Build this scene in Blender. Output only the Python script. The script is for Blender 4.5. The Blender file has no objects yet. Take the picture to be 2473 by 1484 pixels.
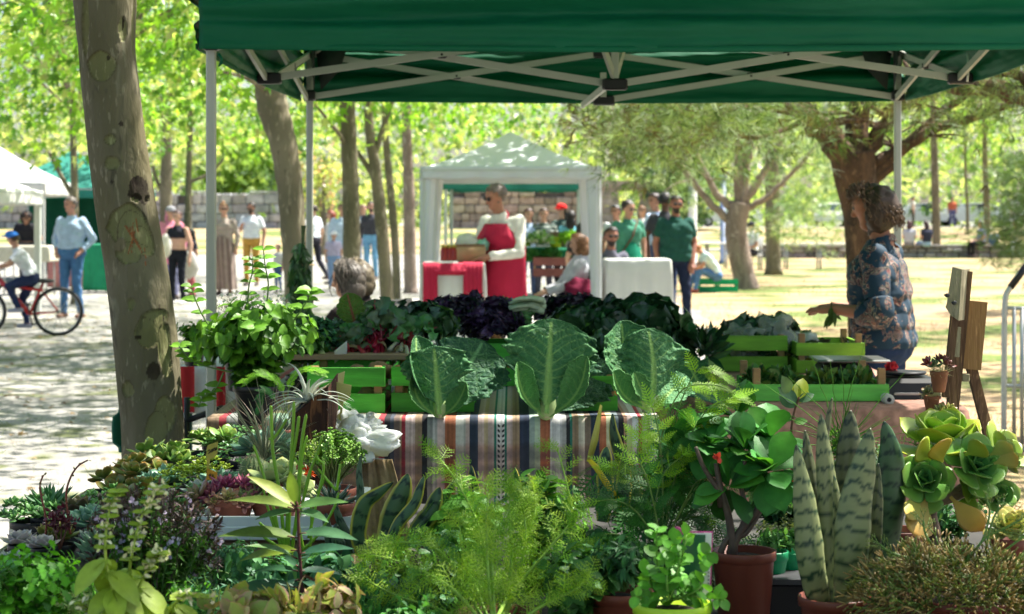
import bpy, math, random
import numpy as np
from mathutils import Vector, Matrix, noise
random.seed(7); R = np.random.default_rng(7)
sc = bpy.context.scene
# ---------------------------------------------------------------- camera, world, sun, exposure
F, CX, HY, EH = 4744.0, 1236.5, 528.0, 1.45
cd = bpy.data.cameras.new('camera'); cam = bpy.data.objects.new('camera', cd); sc.collection.objects.link(cam)
cam.location = (0, 0, EH); cam.rotation_euler = (math.radians(90), 0, 0)
cd.sensor_width = 36; cd.lens = 36*F/2473; cd.shift_y = -(742-HY)/2473; cd.clip_end = 900; cd.clip_start = .1
cd.dof.use_dof = True; cd.dof.focus_distance = 4.9; cd.dof.aperture_fstop = 7.5
sc.camera = cam
SUN_EL, SUN_AZ = math.radians(61), math.radians(62)      # azimuth clockwise from +Y
w = bpy.data.worlds.new('World'); sc.world = w; w.use_nodes = True
sky = w.node_tree.nodes.new('ShaderNodeTexSky'); sky.sky_type = 'NISHITA'; sky.sun_disc = False
sky.sun_elevation = SUN_EL; sky.sun_rotation = SUN_AZ; sky.dust_density = 2.5; sky.air_density = 1.0; sky.ozone_density=1.0
w.node_tree.links.new(sky.outputs[0], w.node_tree.nodes['Background'].inputs[0])
w.node_tree.nodes['Background'].inputs[1].default_value = .08
sl = bpy.data.lights.new('sun', 'SUN'); sl.energy = 5.0; sl.angle = math.radians(.55); sl.color = (1, .95, .86)
so = bpy.data.objects.new('sun', sl); sc.collection.objects.link(so); so.location = (20, 10, 40)
sdir = Vector((math.sin(SUN_AZ)*math.cos(SUN_EL), math.cos(SUN_AZ)*math.cos(SUN_EL), math.sin(SUN_EL)))
so.rotation_euler = sdir.to_track_quat('Z', 'Y').to_euler()
sc.view_settings.view_transform = 'Standard'; sc.view_settings.look = 'None'; sc.view_settings.gamma = 1
sc.view_settings.exposure = 1.6
cy = sc.cycles; cy.use_denoising = True; cy.max_bounces = 7; cy.diffuse_bounces = 4; cy.glossy_bounces = 2
cy.transmission_bounces = 5; cy.transparent_max_bounces = 6; cy.sample_clamp_indirect = 6; cy.caustics_reflective = False
cy.caustics_refractive = False; cy.use_adaptive_sampling = True; cy.adaptive_threshold = .02

# ---------------------------------------------------------------- helpers
def P(x, y, d): return np.array([(x-CX)*d/F, d, EH-(y-HY)*d/F])
def PZ(x, d, z): return np.array([(x-CX)*d/F, d, z])
def S(px, d): return px*d/F
def nrm(a):
    a = np.asarray(a, float); return a/np.maximum(np.linalg.norm(a, axis=-1, keepdims=True), 1e-9)
def A(*a): return np.array(a, float)
class MB:
    def __init__(s): s.V = []; s.L = []; s.T = []; s.C = []; s.n = 0
    def add(s, V, Fc, col=(1, 1, 1)):
        V = np.asarray(V, float).reshape(-1, 3)
        s.L.append(np.array([i for f in Fc for i in f], int)+s.n); s.T.append(np.array([len(f) for f in Fc], int))
        c = np.asarray(col, float)
        if c.ndim == 1: c = np.tile(c, (len(V), 1))
        s.V.append(V); s.C.append(c); s.n += len(V); return s
    def inst(s, tpl, Ms, Ts, cols):
        tv, tf, tc = tpl; k = len(Ts); n = len(tv)
        if k == 0: return s
        V = np.einsum('kij,nj->kni', Ms, tv)+np.asarray(Ts)[:, None, :]
        L = np.array([i for f in tf for i in f], int); T = np.array([len(f) for f in tf], int)
        s.L.append((L[None, :]+(np.arange(k)*n)[:, None]+s.n).ravel()); s.T.append(np.tile(T, k))
        C = np.asarray(cols)[:, None, :]*tc[None]
        s.V.append(V.reshape(-1, 3)); s.C.append(C.reshape(-1, 3)); s.n += k*n; return s
    def box(s, c, size, col=(1, 1, 1), rz=0, rx=0, ry=0, taper=1, bev=0):
        hx, hy, hz = np.array(size)/2.; m = np.array((Matrix.Rotation(rz, 3, 'Z')@Matrix.Rotation(ry, 3, 'Y')@Matrix.Rotation(rx, 3, 'X')))
        b = bev if bev else min(hx, hy, hz)*.12
        V = []
        for zz, ins in ((-hz, b), (-hz+b, 0), (hz-b, 0), (hz, b)):
            t = taper if zz > 0 else 1
            X, Y = (hx-ins)*t, (hy-ins)*t
            for q in ((-X+b, -Y), (X-b, -Y), (X, -Y+b), (X, Y-b), (X-b, Y), (-X+b, Y), (-X, Y-b), (-X, -Y+b)): V.append((q[0], q[1], zz))
        Fc = [tuple(range(7, -1, -1)), tuple(range(24, 32))]
        for r in range(3):
            for i in range(8): Fc.append((r*8+i, r*8+(i+1) % 8, r*8+8+(i+1) % 8, r*8+8+i))
        return s.add(np.array(V)@m.T+np.asarray(c), Fc, col)
    def beam(s, p, q, w, h, col=(1, 1, 1), up=(0, 0, 1)):
        p, q = np.asarray(p, float), np.asarray(q, float); a = nrm(q-p); x = nrm(np.cross(a, up)); z = np.cross(x, a)
        V = []
        for e in (p, q):
            for i, j in ((-1, -1), (1, -1), (1, 1), (-1, 1)): V.append(e+x*i*w/2+z*j*h/2)
        return s.add(V, [(3, 2, 1, 0), (4, 5, 6, 7), (0, 1, 5, 4), (1, 2, 6, 5), (2, 3, 7, 6), (3, 0, 4, 7)], col)
    def tube(s, pts, rad, n=8, col=(1, 1, 1), cap=True, flat=1.):
        pts = np.asarray(pts, float); k = len(pts); rad = np.broadcast_to(rad, (k,)); t = nrm(np.gradient(pts, axis=0))
        u = np.cross(t[0], (0, 0, 1) if abs(t[0][2]) < .9 else (0, 1, 0)); V = []
        an = np.arange(n)*2*math.pi/n
        for i in range(k):
            u = nrm(u-t[i]*np.dot(u, t[i])); v = np.cross(t[i], u)
            V.append(pts[i]+rad[i]*(np.cos(an)[:, None]*u+np.sin(an)[:, None]*v*flat))
        Fc = [(i*n+j, i*n+(j+1) % n, (i+1)*n+(j+1) % n, (i+1)*n+j) for i in range(k-1) for j in range(n)]
        if cap: Fc += [tuple(range(n-1, -1, -1)), tuple(range((k-1)*n, k*n))]
        c = np.asarray(col, float)
        if c.ndim == 2: c = np.repeat(c, n, axis=0)
        return s.add(np.concatenate(V), Fc, c)
    def lathe(s, prof, c=(0, 0, 0), n=28, col=(1, 1, 1), sx=1, sy=1, wob=0):
        an = np.arange(n)*2*math.pi/n; V = []
        for r, z in prof: 
            rr = r*(1+wob*np.sin(an*3+z*20)); V.append(np.stack([rr*np.cos(an)*sx, rr*np.sin(an)*sy, np.full(n, z)], 1))
        k = len(prof); Fc = [(i*n+j, i*n+(j+1) % n, (i+1)*n+(j+1) % n, (i+1)*n+j) for i in range(k-1) for j in range(n)]
        return s.add(np.concatenate(V)+np.asarray(c), Fc, col)
    def ell(s, c, r, n=12, m=8, col=(1, 1, 1), M=None, jit=0):
        V = []; 
        for i in range(m+1):
            ph = math.pi*i/m
            for j in range(n):
                th = 2*math.pi*j/n; V.append((math.sin(ph)*math.cos(th), math.sin(ph)*math.sin(th), -math.cos(ph)))
        V = np.array(V)
        if jit: V = V*(1+jit*np.array([noise.noise(Vector(v*2.3)+Vector(c)*17) for v in V])[:, None])
        V = V*np.asarray(r)
        if M is not None: V = V@np.asarray(M).T
        Fc = [(i*n+j, i*n+(j+1) % n, (i+1)*n+(j+1) % n, (i+1)*n+j) for i in range(m) for j in range(n)]
        return s.add(V+np.asarray(c), Fc, col)
    def grid(s, G, col=(1, 1, 1), flip=False):
        G = np.asarray(G); a, b = G.shape[:2]
        Fc = [((i)*b+j, i*b+j+1, (i+1)*b+j+1, (i+1)*b+j) for i in range(a-1) for j in range(b-1)]
        if flip: Fc = [f[::-1] for f in Fc]
        c = np.asarray(col, float)
        if c.ndim == 3: c = c.reshape(-1, 3)
        return s.add(G.reshape(-1, 3), Fc, c)
    def merge(s, o): 
        for i in range(len(o.V)): s.L.append(o.L[i]+s.n)
        s.V += o.V; s.T += o.T; s.C += o.C; s.n += o.n; return s
    def mesh(s, name, off=(0, 0, 0), smooth=True):
        me = bpy.data.meshes.new(name)
        V = (np.concatenate(s.V)-np.asarray(off)).astype(np.float32); L = np.concatenate(s.L).astype(np.int32); T = np.concatenate(s.T)
        me.vertices.add(len(V)); me.vertices.foreach_set('co', V.ravel()); me.loops.add(len(L)); me.loops.foreach_set('vertex_index', L)
        me.polygons.add(len(T)); st = np.concatenate([[0], np.cumsum(T)[:-1]]).astype(np.int32); me.polygons.foreach_set('loop_start', st)
        me.polygons.foreach_set('use_smooth', np.full(len(T), smooth))
        me.update(calc_edges=True)
        C = np.concatenate(s.C); at = me.attributes.new('Col', 'FLOAT_COLOR', 'POINT')
        at.data.foreach_set('color', np.concatenate([C, np.ones((len(C), 1))], 1).astype(np.float32).ravel()); return me
    def build(s, name, mt, parent=None, smooth=True, local=False, loc=None, solid=0, sub=0):
        off = (0, 0, 0)
        if parent is not None and not local:
            r = parent
            while r.parent: r = r.parent
            off = tuple(r.location)
        if parent is None and loc is not None: off = tuple(loc)
        o = bpy.data.objects.new(name, s.mesh(name, off, smooth)); sc.collection.objects.link(o)
        if parent is not None: o.parent = parent
        elif loc is not None: o.location = tuple(loc)
        o.data.materials.append(mt)
        if solid: md = o.modifiers.new('s', 'SOLIDIFY'); md.thickness = solid; md.offset = 0
        if sub: md = o.modifiers.new('u', 'SUBSURF'); md.levels = sub; md.render_levels = sub
        return o
def tag(o, label=None, cat=None, group=None, kind=None):
    if label: o['label'] = label
    if cat: o['category'] = cat
    if group: o['group'] = group
    if kind: o['kind'] = kind
    return o
def thing(name, label, cat, loc=(0, 0, 0), group=None, rz=0, sc_=1):
    o = bpy.data.objects.new(name, None); sc.collection.objects.link(o); o.location = tuple(loc); o.rotation_euler = (0, 0, rz)
    o.scale = (sc_,)*3; o.empty_display_size = .1; return tag(o, label, cat, group)
def copy_tree(o, parent=None):
    c = o.copy(); sc.collection.objects.link(c)
    if parent is not None: c.parent = parent
    for ch in [x for x in o.children]: copy_tree(ch, c)
    return c
def dup(o, loc, rz=0, s=1, label=None, group=None):
    c = copy_tree(o); c.location = tuple(loc); c.rotation_euler = (0, 0, rz); c.scale = (s,)*3
    if label: c['label'] = label
    if group: c['group'] = group
    return c
def frames(a, n, sc_=1.):
    a = nrm(a); n = np.asarray(n, float); n = n-a*np.sum(n*a, -1, keepdims=True); n = nrm(n); x = np.cross(a, n)
    return np.stack([x, a, n], -1)*np.asarray(sc_, float).reshape(-1, 1, 1)
def rdir(k, zb=0, zs=1): 
    v = R.normal(size=(k, 3)); v[:, 2] = v[:, 2]*zs+zb; return nrm(v)
def vary(col, k, v=.18, h=.08):
    c = np.asarray(col, float)*(1+R.uniform(-v, v, (k, 1))); return np.clip(c*(1+R.uniform(-h, h, (k, 3))), 0, 1)
# leaf templates (x side, y along, z normal)
def blade(prof, fold=.15, curl=.2, ncol=3, wave=0, tip=None, waven=5):
    rows = len(prof); V = []; cc = []
    for i, (t, wd) in enumerate(prof):
        for j in range(ncol):
            u = -1+2*j/(ncol-1); x = u*wd; z = fold*abs(u)*wd*2-curl*t*t+wave*abs(u)*math.sin(t*waven*3.1+u*2)
            V.append((x, t-curl*.3*t*t, z)); cc.append((1, 1, 1) if abs(u) > .01 else (1.25, 1.2, 1.1))
    Fc = [(i*ncol+j, i*ncol+j+1, (i+1)*ncol+j+1, (i+1)*ncol+j) for i in range(rows-1) for j in range(ncol-1)]
    cc = np.array(cc)
    if tip is not None: cc[-ncol:] = tip
    return np.array(V, float), Fc, cc
def shape(f, n): return [(i/(n-1), max(f(i/(n-1)), .001)) for i in range(n)]
OVAL = blade(shape(lambda t: .26*math.sin(math.pi*t**.85)**.8, 7), .12, .18)
HEART = blade(shape(lambda t: .36*math.sin(math.pi*min(1, t**.62))**.7 if t > 0 else .05, 9), .15, .2, 5, .02)
LANCE = blade(shape(lambda t: .13*math.sin(math.pi*t**.8), 6), .15, .2)
ROUND = blade(shape(lambda t: .4*math.sin(math.pi*t**.9)**.6, 7), .1, .12)
OBO = blade(shape(lambda t: .24*math.sin(math.pi*t**1.5)**.7+.03*(1-t), 8), .12, .22)
NEED = blade([(0, .03), (.5, .025), (1, .004)], .0, .12, 2)
def mk_maple():
    pts = []; lob = [(-100, .45), (-75, .22), (-52, .8), (-25, .38), (0, 1.0), (25, .38), (52, .8), (75, .22), (100, .45)]
    V = [(0, .25, .03)]; 
    for a, r in lob: V.append((math.sin(math.radians(a))*r*.62, .25+math.cos(math.radians(a))*r*.75, -.1*r))
    V.append((0, .12, 0)); n = len(V)
    return np.array(V, float), [(0, i, i+1) for i in range(1, n-1)]+[(0, n-1, 1)], np.ones((n, 3))
MAPLE = mk_maple()
def mk_succ(w=.3, th=.16, rows=6, tip=(1, 1, 1), pw=1.3, n=8, base=.12, curl=-.12):
    V = []; C = []
    for i in range(rows+1):
        t = i/rows; r = max(w*math.sin(math.pi*min(t, .999)**pw)**.75, base*w*(1-t)+.004)
        for j in range(n):
            a = 2*math.pi*j/n; V.append((r*math.cos(a), t, th*(.35+.65*math.sin(math.pi*t))*math.sin(a)*(1 if math.sin(a) < 0 else .35)*(r/w)-curl*t*t)); C.append(np.array((1, 1, 1))*(1-t**4)+np.array(tip)*t**4)
    Fc = [(i*n+j, i*n+(j+1) % n, (i+1)*n+(j+1) % n, (i+1)*n+j) for i in range(rows) for j in range(n)]+[tuple(range(rows*n, rows*n+n))]
    return np.array(V), Fc, np.array(C)
SUCC = mk_succ(); SUCCP = mk_succ(.2, .16, 5, (1.1, .7, .7), 1.1); SPOON = mk_succ(.33, .1, 7, (1.3, .75, .5), 1.7)
# ---------------------------------------------------------------- materials
MATS = {}
def M(name, col=(1, 1, 1), rough=.6, attr=False, var=.12, vs=8., bump=0., bs=40., trans=0., metal=0., spec=.4, det=3., coat=0, sss=0, stretch=None, shadowvar=None):
    if name in MATS: return MATS[name]
    m = bpy.data.materials.new(name); m.use_nodes = True; nt = m.node_tree; N = nt.nodes; Lk = nt.links.new; N.clear()
    out = N.new('ShaderNodeOutputMaterial'); b = N.new('ShaderNodeBsdfPrincipled')
    b.inputs['Roughness'].default_value = rough; b.inputs['Metallic'].default_value = metal; b.inputs['Specular IOR Level'].default_value = spec
    if coat: b.inputs['Coat Weight'].default_value = coat
    tc = N.new('ShaderNodeTexCoord'); vec = tc.outputs['Object']
    if stretch:
        mp = N.new('ShaderNodeMapping'); mp.inputs['Scale'].default_value = stretch; Lk(vec, mp.inputs[0]); vec = mp.outputs[0]
    if attr: a = N.new('ShaderNodeAttribute'); a.attribute_name = 'Col'; c0 = a.outputs['Color']
    else: a = N.new('ShaderNodeRGB'); a.outputs[0].default_value = (*col, 1); c0 = a.outputs[0]
    nz = N.new('ShaderNodeTexNoise'); nz.inputs['Scale'].default_value = vs; nz.inputs['Detail'].default_value = det; Lk(vec, nz.inputs['Vector'])
    mr = N.new('ShaderNodeMapRange'); mr.inputs['From Min'].default_value = .3; mr.inputs['From Max'].default_value = .7
    mr.inputs['To Min'].default_value = 1-var; mr.inputs['To Max'].default_value = 1+var; Lk(nz.outputs['Fac'], mr.inputs['Value'])
    vm = N.new('ShaderNodeVectorMath'); vm.operation = 'SCALE'; Lk(c0, vm.inputs[0]); Lk(mr.outputs[0], vm.inputs['Scale'])
    Lk(vm.outputs[0], b.inputs['Base Color'])
    if bump:
        n2 = N.new('ShaderNodeTexNoise'); n2.inputs['Scale'].default_value = bs; n2.inputs['Detail'].default_value = 4; Lk(vec, n2.inputs['Vector'])
        bp = N.new('ShaderNodeBump'); bp.inputs['Strength'].default_value = bump; bp.inputs['Distance'].default_value = .3/bs; Lk(n2.outputs['Fac'], bp.inputs['Height']); Lk(bp.outputs[0], b.inputs['Normal'])
    o = b.outputs[0]
    if trans:
        tr = N.new('ShaderNodeBsdfTranslucent'); s2 = N.new('ShaderNodeVectorMath'); s2.operation = 'MULTIPLY'; s2.inputs[1].default_value = (1.35, 1.25, .6)
        Lk(vm.outputs[0], s2.inputs[0]); Lk(s2.outputs[0], tr.inputs[0]); mx = N.new('ShaderNodeMixShader'); mx.inputs[0].default_value = trans
        Lk(o, mx.inputs[1]); Lk(tr.outputs[0], mx.inputs[2]); o = mx.outputs[0]
    Lk(o, out.inputs[0]); MATS[name] = m; return m
tree_leaf = M('tree_leaf', attr=True, rough=.36, var=.12, trans=.5, spec=.6)
herb_leaf = M('herb_leaf', attr=True, rough=.5, var=.18, vs=40, trans=.28, spec=.35, bump=.2, bs=120)
wax_leaf = M('wax_leaf', attr=True, rough=.38, var=.1, vs=30, trans=.12, spec=.45)
stem_mat = M('stem', attr=True, rough=.6, var=.2, vs=60, bump=.3, bs=90)
terracotta = M('terracotta_plastic', (.18, .045, .026), .45, var=.12, vs=6, bump=.05)
terracotta2 = M('dusty_terracotta', (.26, .075, .045), .65, var=.25, vs=14, bump=.15)
clay = M('old_clay', (.23, .085, .035), .85, var=.35, vs=22, bump=.4, bs=60)
blackp = M('black_plastic', (.012, .012, .014), .42, var=.2)
limep = M('lime_plastic', (.42, .66, .03), .4, var=.06)
greenp = M('green_plastic', (.01, .32, .12), .4, var=.1)
soil = M('potting_soil', (.03, .02, .014), .95, var=.5, vs=60, bump=.8, bs=120)
whitep = M('white_plastic', (.62, .66, .68), .4, var=.05)
white_metal = M('white_metal', (.52, .55, .52), .42, var=.06, vs=4, metal=.1)
steel = M('galvanised_steel', (.45, .47, .47), .4, var=.15, metal=.6)
white_cloth = M('white_cloth', (.72, .73, .72), .85, var=.06, vs=3, bump=.2, bs=12, trans=.15)
attr_cloth = M('woven_cloth', attr=True, rough=.9, var=.14, vs=90, bump=.5, bs=260)
attr_hard = M('painted_surface', attr=True, rough=.55, var=.1, vs=20, bump=.1)
# ---------------------------------------------------------------- ground
def hgt(x, y): 
    t = np.clip((y-80)/18., 0, 1); return .93*t*t*(3-2*t)
def ground_mat(name, c1, c2, c3, s1, s2, th1=.5, th2=.6, bs=60, bump=.5, streak=1):
    m = bpy.data.materials.new(name); m.use_nodes = True; nt = m.node_tree; N = nt.nodes; Lk = nt.links.new; b = N['Principled BSDF']
    b.inputs['Roughness'].default_value = .95; b.inputs['Specular IOR Level'].default_value = .15
    tc = N.new('ShaderNodeTexCoord')
    def nz(s, det=5, dist=0):
        n = N.new('ShaderNodeTexNoise'); n.inputs['Scale'].default_value = s; n.inputs['Detail'].default_value = det; n.inputs['Distortion'].default_value = dist; Lk(tc.outputs['Object'], n.inputs[0]); return n.outputs['Fac']
    def step(v, a, bb):
        r = N.new('ShaderNodeMapRange'); r.inputs['From Min'].default_value = a; r.inputs['From Max'].default_value = bb; Lk(v, r.inputs[0]); return r.outputs[0]
    def mix(f, a, bb):
        x = N.new('ShaderNodeMix'); x.data_type = 'RGBA'; Lk(f, x.inputs[0])
        for s, i in ((a, 6), (bb, 7)):
            if isinstance(s, tuple): x.inputs[i].default_value = (*s, 1)
            else: Lk(s, x.inputs[i])
        return x.outputs[2]
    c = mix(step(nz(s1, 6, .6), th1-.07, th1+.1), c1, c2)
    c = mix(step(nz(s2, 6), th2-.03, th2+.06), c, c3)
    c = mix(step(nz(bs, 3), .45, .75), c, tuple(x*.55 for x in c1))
    Lk(c, b.inputs['Base Color'])
    bp = N.new('ShaderNodeBump'); bp.inputs['Strength'].default_value = bump; bp.inputs['Distance'].default_value = .02; Lk(nz(bs, 4), bp.inputs['Height']); Lk(bp.outputs[0], b.inputs['Normal'])
    return m
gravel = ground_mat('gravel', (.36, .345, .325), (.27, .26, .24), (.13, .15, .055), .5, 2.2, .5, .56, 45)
lawn_m = ground_mat('dry_lawn', (.47, .33, .20), (.36, .27, .14), (.10, .17, .035), 1.1, .5, .5, .51, 30)
pave = ground_mat('paving', (.30, .29, .28), (.22, .21, .2), (.16, .13, .1), 1.5, 2.5, .5, .62, 40)
xs = np.concatenate([np.linspace(-400, -45, 8), np.linspace(-40, 40, 41), np.linspace(45, 400, 8)]); ys = np.concatenate([np.linspace(-60, 70, 27), np.linspace(75, 110, 29), np.linspace(130, 800, 12)])
G = np.array([[(x, y, hgt(x, y)) for x in xs] for y in ys])
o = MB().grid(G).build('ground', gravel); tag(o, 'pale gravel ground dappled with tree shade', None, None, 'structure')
def sheet(name, mt, fx0, fx1, y0, y1, dz, ny=60, nx=30):
    yy = np.linspace(y0, y1, ny); G = np.array([[(fx0(y)+(fx1(y)-fx0(y))*j/(nx-1), y, 0) for j in range(nx)] for y in yy]); G[..., 2] = hgt(G[..., 0], G[..., 1])+dz
    o = MB().grid(G).build(name, mt); return tag(o, None, None, None, 'structure')
wob = lambda y, s: .35*math.sin(y*.9+s)+.25*math.sin(y*2.3+s)
sheet('lawn', lawn_m, lambda y: 1.9+.03*y+wob(y, 0)*.4, lambda y: 60, 6, 112, .008, 150, 80)
sheet('meadow_bank', lawn_m, lambda y: -60, lambda y: 5+wob(y, 1), 79, 140, .008, 60, 40)
sheet('path', pave, lambda y: .9+wob(y, 2)*.15, lambda y: 2.35+.022*y+wob(y, 3)*.3, 7, 34, .004)
def strip(name, mt, a, b, w, dz):
    a, b = A(*a), A(*b); t = nrm(b-a); n = A(-t[1], t[0], 0)
    G = np.array([[a+(b-a)*i/20+n*w*(j-.5) for j in range(3)] for i in range(21)]); G[..., 2] = hgt(G[..., 0], G[..., 1])+dz
    return tag(MB().grid(G).build(name, mt), None, None, None, 'structure')
strip('road', pave, (60, 122, 0), (8, 122, 0), 26, .03)
# grass: short blades on the lawn and moss tufts in the gravel (nobody could count them)
gb = MB(); k = 42000
gy = 9+R.random(k)**1.6*55; gx = 1.9+.03*gy+R.random(k)**1.1*(3.5+gy*.22); keep = (np.sin(gx*1.1+gy*.35)+np.sin(gy*1.7-gx*.8)+R.normal(size=k)*.7) > .35
gx, gy = gx[keep], gy[keep]; kk = len(gx); a = rdir(kk, 1.2)
dry = (R.random(kk) < .55)[:, None]
gb.inst(NEED, frames(a, rdir(kk), .035+R.random(kk)*.07), np.stack([gx, gy, np.full(kk, .005)], 1), np.where(dry, vary((.44, .32, .16), kk), vary((.12, .22, .035), kk)))
tag(gb.build('grass', stem_mat), 'short dry and green grass blades on the lawn', 'grass', None, 'stuff')
gb = MB(); k = 9000; cx_ = R.uniform(-6, -.6, 90); cy_ = R.uniform(8, 24, 90)
i = R.integers(0, 90, k); p = np.stack([cx_[i]+R.normal(size=k)*.5, cy_[i]+R.normal(size=k)*.35, np.full(k, .004)], 1)
gb.inst(NEED, frames(rdir(k, .8), rdir(k), .02+R.random(k)*.035), p, vary((.15, .2, .05), k))
tag(gb.build('moss_tufts', stem_mat), 'sparse moss and weed tufts growing in the gravel', 'weeds', None, 'stuff')
fl = MB(); k = 1500; p = np.stack([R.uniform(-7, 0, k), 8+R.random(k)*22, np.full(k, .012)], 1)
fl.inst(MAPLE, frames(rdir(k, 0, .15), rdir(k, 3), .03+R.random(k)*.05), p, vary((.32, .2, .08), k, .4))
tag(fl.build('leaf_litter', herb_leaf), 'scattered dry fallen leaves on the gravel', 'leaves', None, 'stuff')

# ---------------------------------------------------------------- trees
def bark(name, c1, c2, c3, s=6, st=(1, 1, .35), bump=.5, th=(.5, .62)):
    m = bpy.data.materials.new(name); m.use_nodes = True; nt = m.node_tree; N = nt.nodes; Lk = nt.links.new; b = N['Principled BSDF']; b.inputs['Roughness'].default_value = .85; b.inputs['Specular IOR Level'].default_value = .2
    tc = N.new('ShaderNodeTexCoord'); mp = N.new('ShaderNodeMapping'); mp.inputs['Scale'].default_value = st; Lk(tc.outputs['Object'], mp.inputs[0])
    at = N.new('ShaderNodeAttribute'); at.attribute_name = 'Col'
    def nz(sc_, det=5, dis=.5):
        n = N.new('ShaderNodeTexNoise'); n.inputs['Scale'].default_value = sc_; n.inputs['Detail'].default_value = det; n.inputs['Distortion'].default_value = dis; Lk(mp.outputs[0], n.inputs[0]); return n.outputs['Fac']
    def mix(f, lo, hi, a, c):
        r = N.new('ShaderNodeMapRange'); r.inputs[1].default_value = lo; r.inputs[2].default_value = hi; Lk(f, r.inputs[0])
        x = N.new('ShaderNodeMix'); x.data_type = 'RGBA'; Lk(r.outputs[0], x.inputs[0])
        if isinstance(a, tuple): x.inputs[6].default_value = (*a, 1)
        else: Lk(a, x.inputs[6])
        x.inputs[7].default_value = (*c, 1); return x.outputs[2]
    c = mix(nz(s), th[0]-.12, th[0]+.12, c1, c2); c = mix(nz(s*2.3, 6), th[1]-.02, th[1]+.05, c, c3); c = mix(nz(s*9, 3, 0), .6, .68, c, tuple(min(1, x*1.35) for x in c1)); c = mix(nz(s*5, 3, .3), .62, .72, c, tuple(x*.5 for x in c1))
    mu = N.new('ShaderNodeMix'); mu.data_type = 'RGBA'; mu.blend_type = 'MULTIPLY'; mu.inputs[0].default_value = 1; Lk(c, mu.inputs[6]); Lk(at.outputs[0], mu.inputs[7])
    Lk(mu.outputs[2], b.inputs['Base Color']); bp = N.new('ShaderNodeBump'); bp.inputs['Strength'].default_value = bump; bp.inputs['Distance'].default_value = .02; Lk(nz(s*5, 6), bp.inputs['Height']); Lk(bp.outputs[0], b.inputs['Normal']); return m
bark_plane = bark('plane_bark', (.165, .145, .095), (.115, .10, .055), (.20, .19, .13), th=(.5, .66))
bark_far = bark('grey_bark', (.21, .18, .12), (.13, .115, .075), (.30, .27, .19), 4)
bark_pine = bark('pine_bark', (.125, .072, .042), (.06, .04, .026), (.22, .135, .075), 9, (1, 1, .3), .9)
bark_pale = bark('pale_pine_bark', (.30, .235, .19), (.2, .15, .12), (.40, .33, .28), 5, (1, 1, .4))
def curve(p, q, sag=0, n=7, jit=.05):
    p, q = A(*p), A(*q); L = np.linalg.norm(q-p); t = np.linspace(0, 1, n)[:, None]
    c = p+(q-p)*t+np.sin(t*math.pi)*A(0, 0, sag*L)+np.sin(t*math.pi)*R.normal(size=(n, 3))*jit*L*.4; c[0] = p; c[-1] = q; return c
def smooth_path(pts, n=6):
    pts = np.asarray(pts, float); out = []
    for i in range(len(pts)-1):
        p0, p1, p2, p3 = pts[max(i-1, 0)], pts[i], pts[i+1], pts[min(i+2, len(pts)-1)]
        for k in range(n):
            t = k/n; out.append(.5*((2*p1)+(-p0+p2)*t+(2*p0-5*p1+4*p2-p3)*t*t+(-p0+3*p1-3*p2+p3)*t**3))
    out.append(pts[-1]); return np.array(out)
def limbs(mb, start, r0, cen, rad, n=6, sub=3):
    tips = []
    for i in range(n):
        v = rdir(1)[0]; v[2] = abs(v[2])*.8-.15; e = A(*cen)+v*A(*rad)*R.uniform(.6, .95); c = curve(start, e, .06, 8); mb.tube(c, np.linspace(r0*.55, .012, 8), 6)
        for k in range(sub):
            s = c[R.integers(2, 7)]; e2 = s+(e-s)*.5+rdir(1)[0]*A(*rad)*.35; c2 = curve(s, e2, .04, 6); mb.tube(c2, np.linspace(.022, .005, 6), 5); tips.append(e2)
        tips.append(e)
    return tips
def crown_leaves(mb, tpl, cen, rad, n, size, col, clump=.35, zmin=None, droop=.5, k=None, hole=0, nz_=.9):
    k = k or max(20, n//30); c = rdir(k)*(R.random((k, 1))**.4)*np.asarray(rad)+np.asarray(cen); tint = 1+R.uniform(-.3, .3, (k, 1)); 
    i = R.integers(0, k, n); p = c[i]+R.normal(size=(n, 3))*clump*A(1, 1, .6)
    if zmin is not None:
        m = p[:, 2] > zmin+.2*np.sin(p[:, 0]*2.1+p[:, 1]); p, i = p[m], i[m]
    n = len(p); out = nrm((p-np.asarray(cen))*A(1, 1, .3)); a = nrm(out*.6+rdir(n)*.8+A(0, 0, -droop)); cc = np.asarray(col, float)
    cc = (cc[R.integers(0, len(cc), n)] if cc.ndim == 2 else np.tile(cc, (n, 1)))*tint[i]*(1+R.uniform(-.2, .2, (n, 1)))
    mb.inst(tpl, frames(a, rdir(n)*.55+A(0, 0, nz_), size*(.65+R.random(n)*.6)), p, np.clip(cc, 0, 1)); return mb
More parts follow.
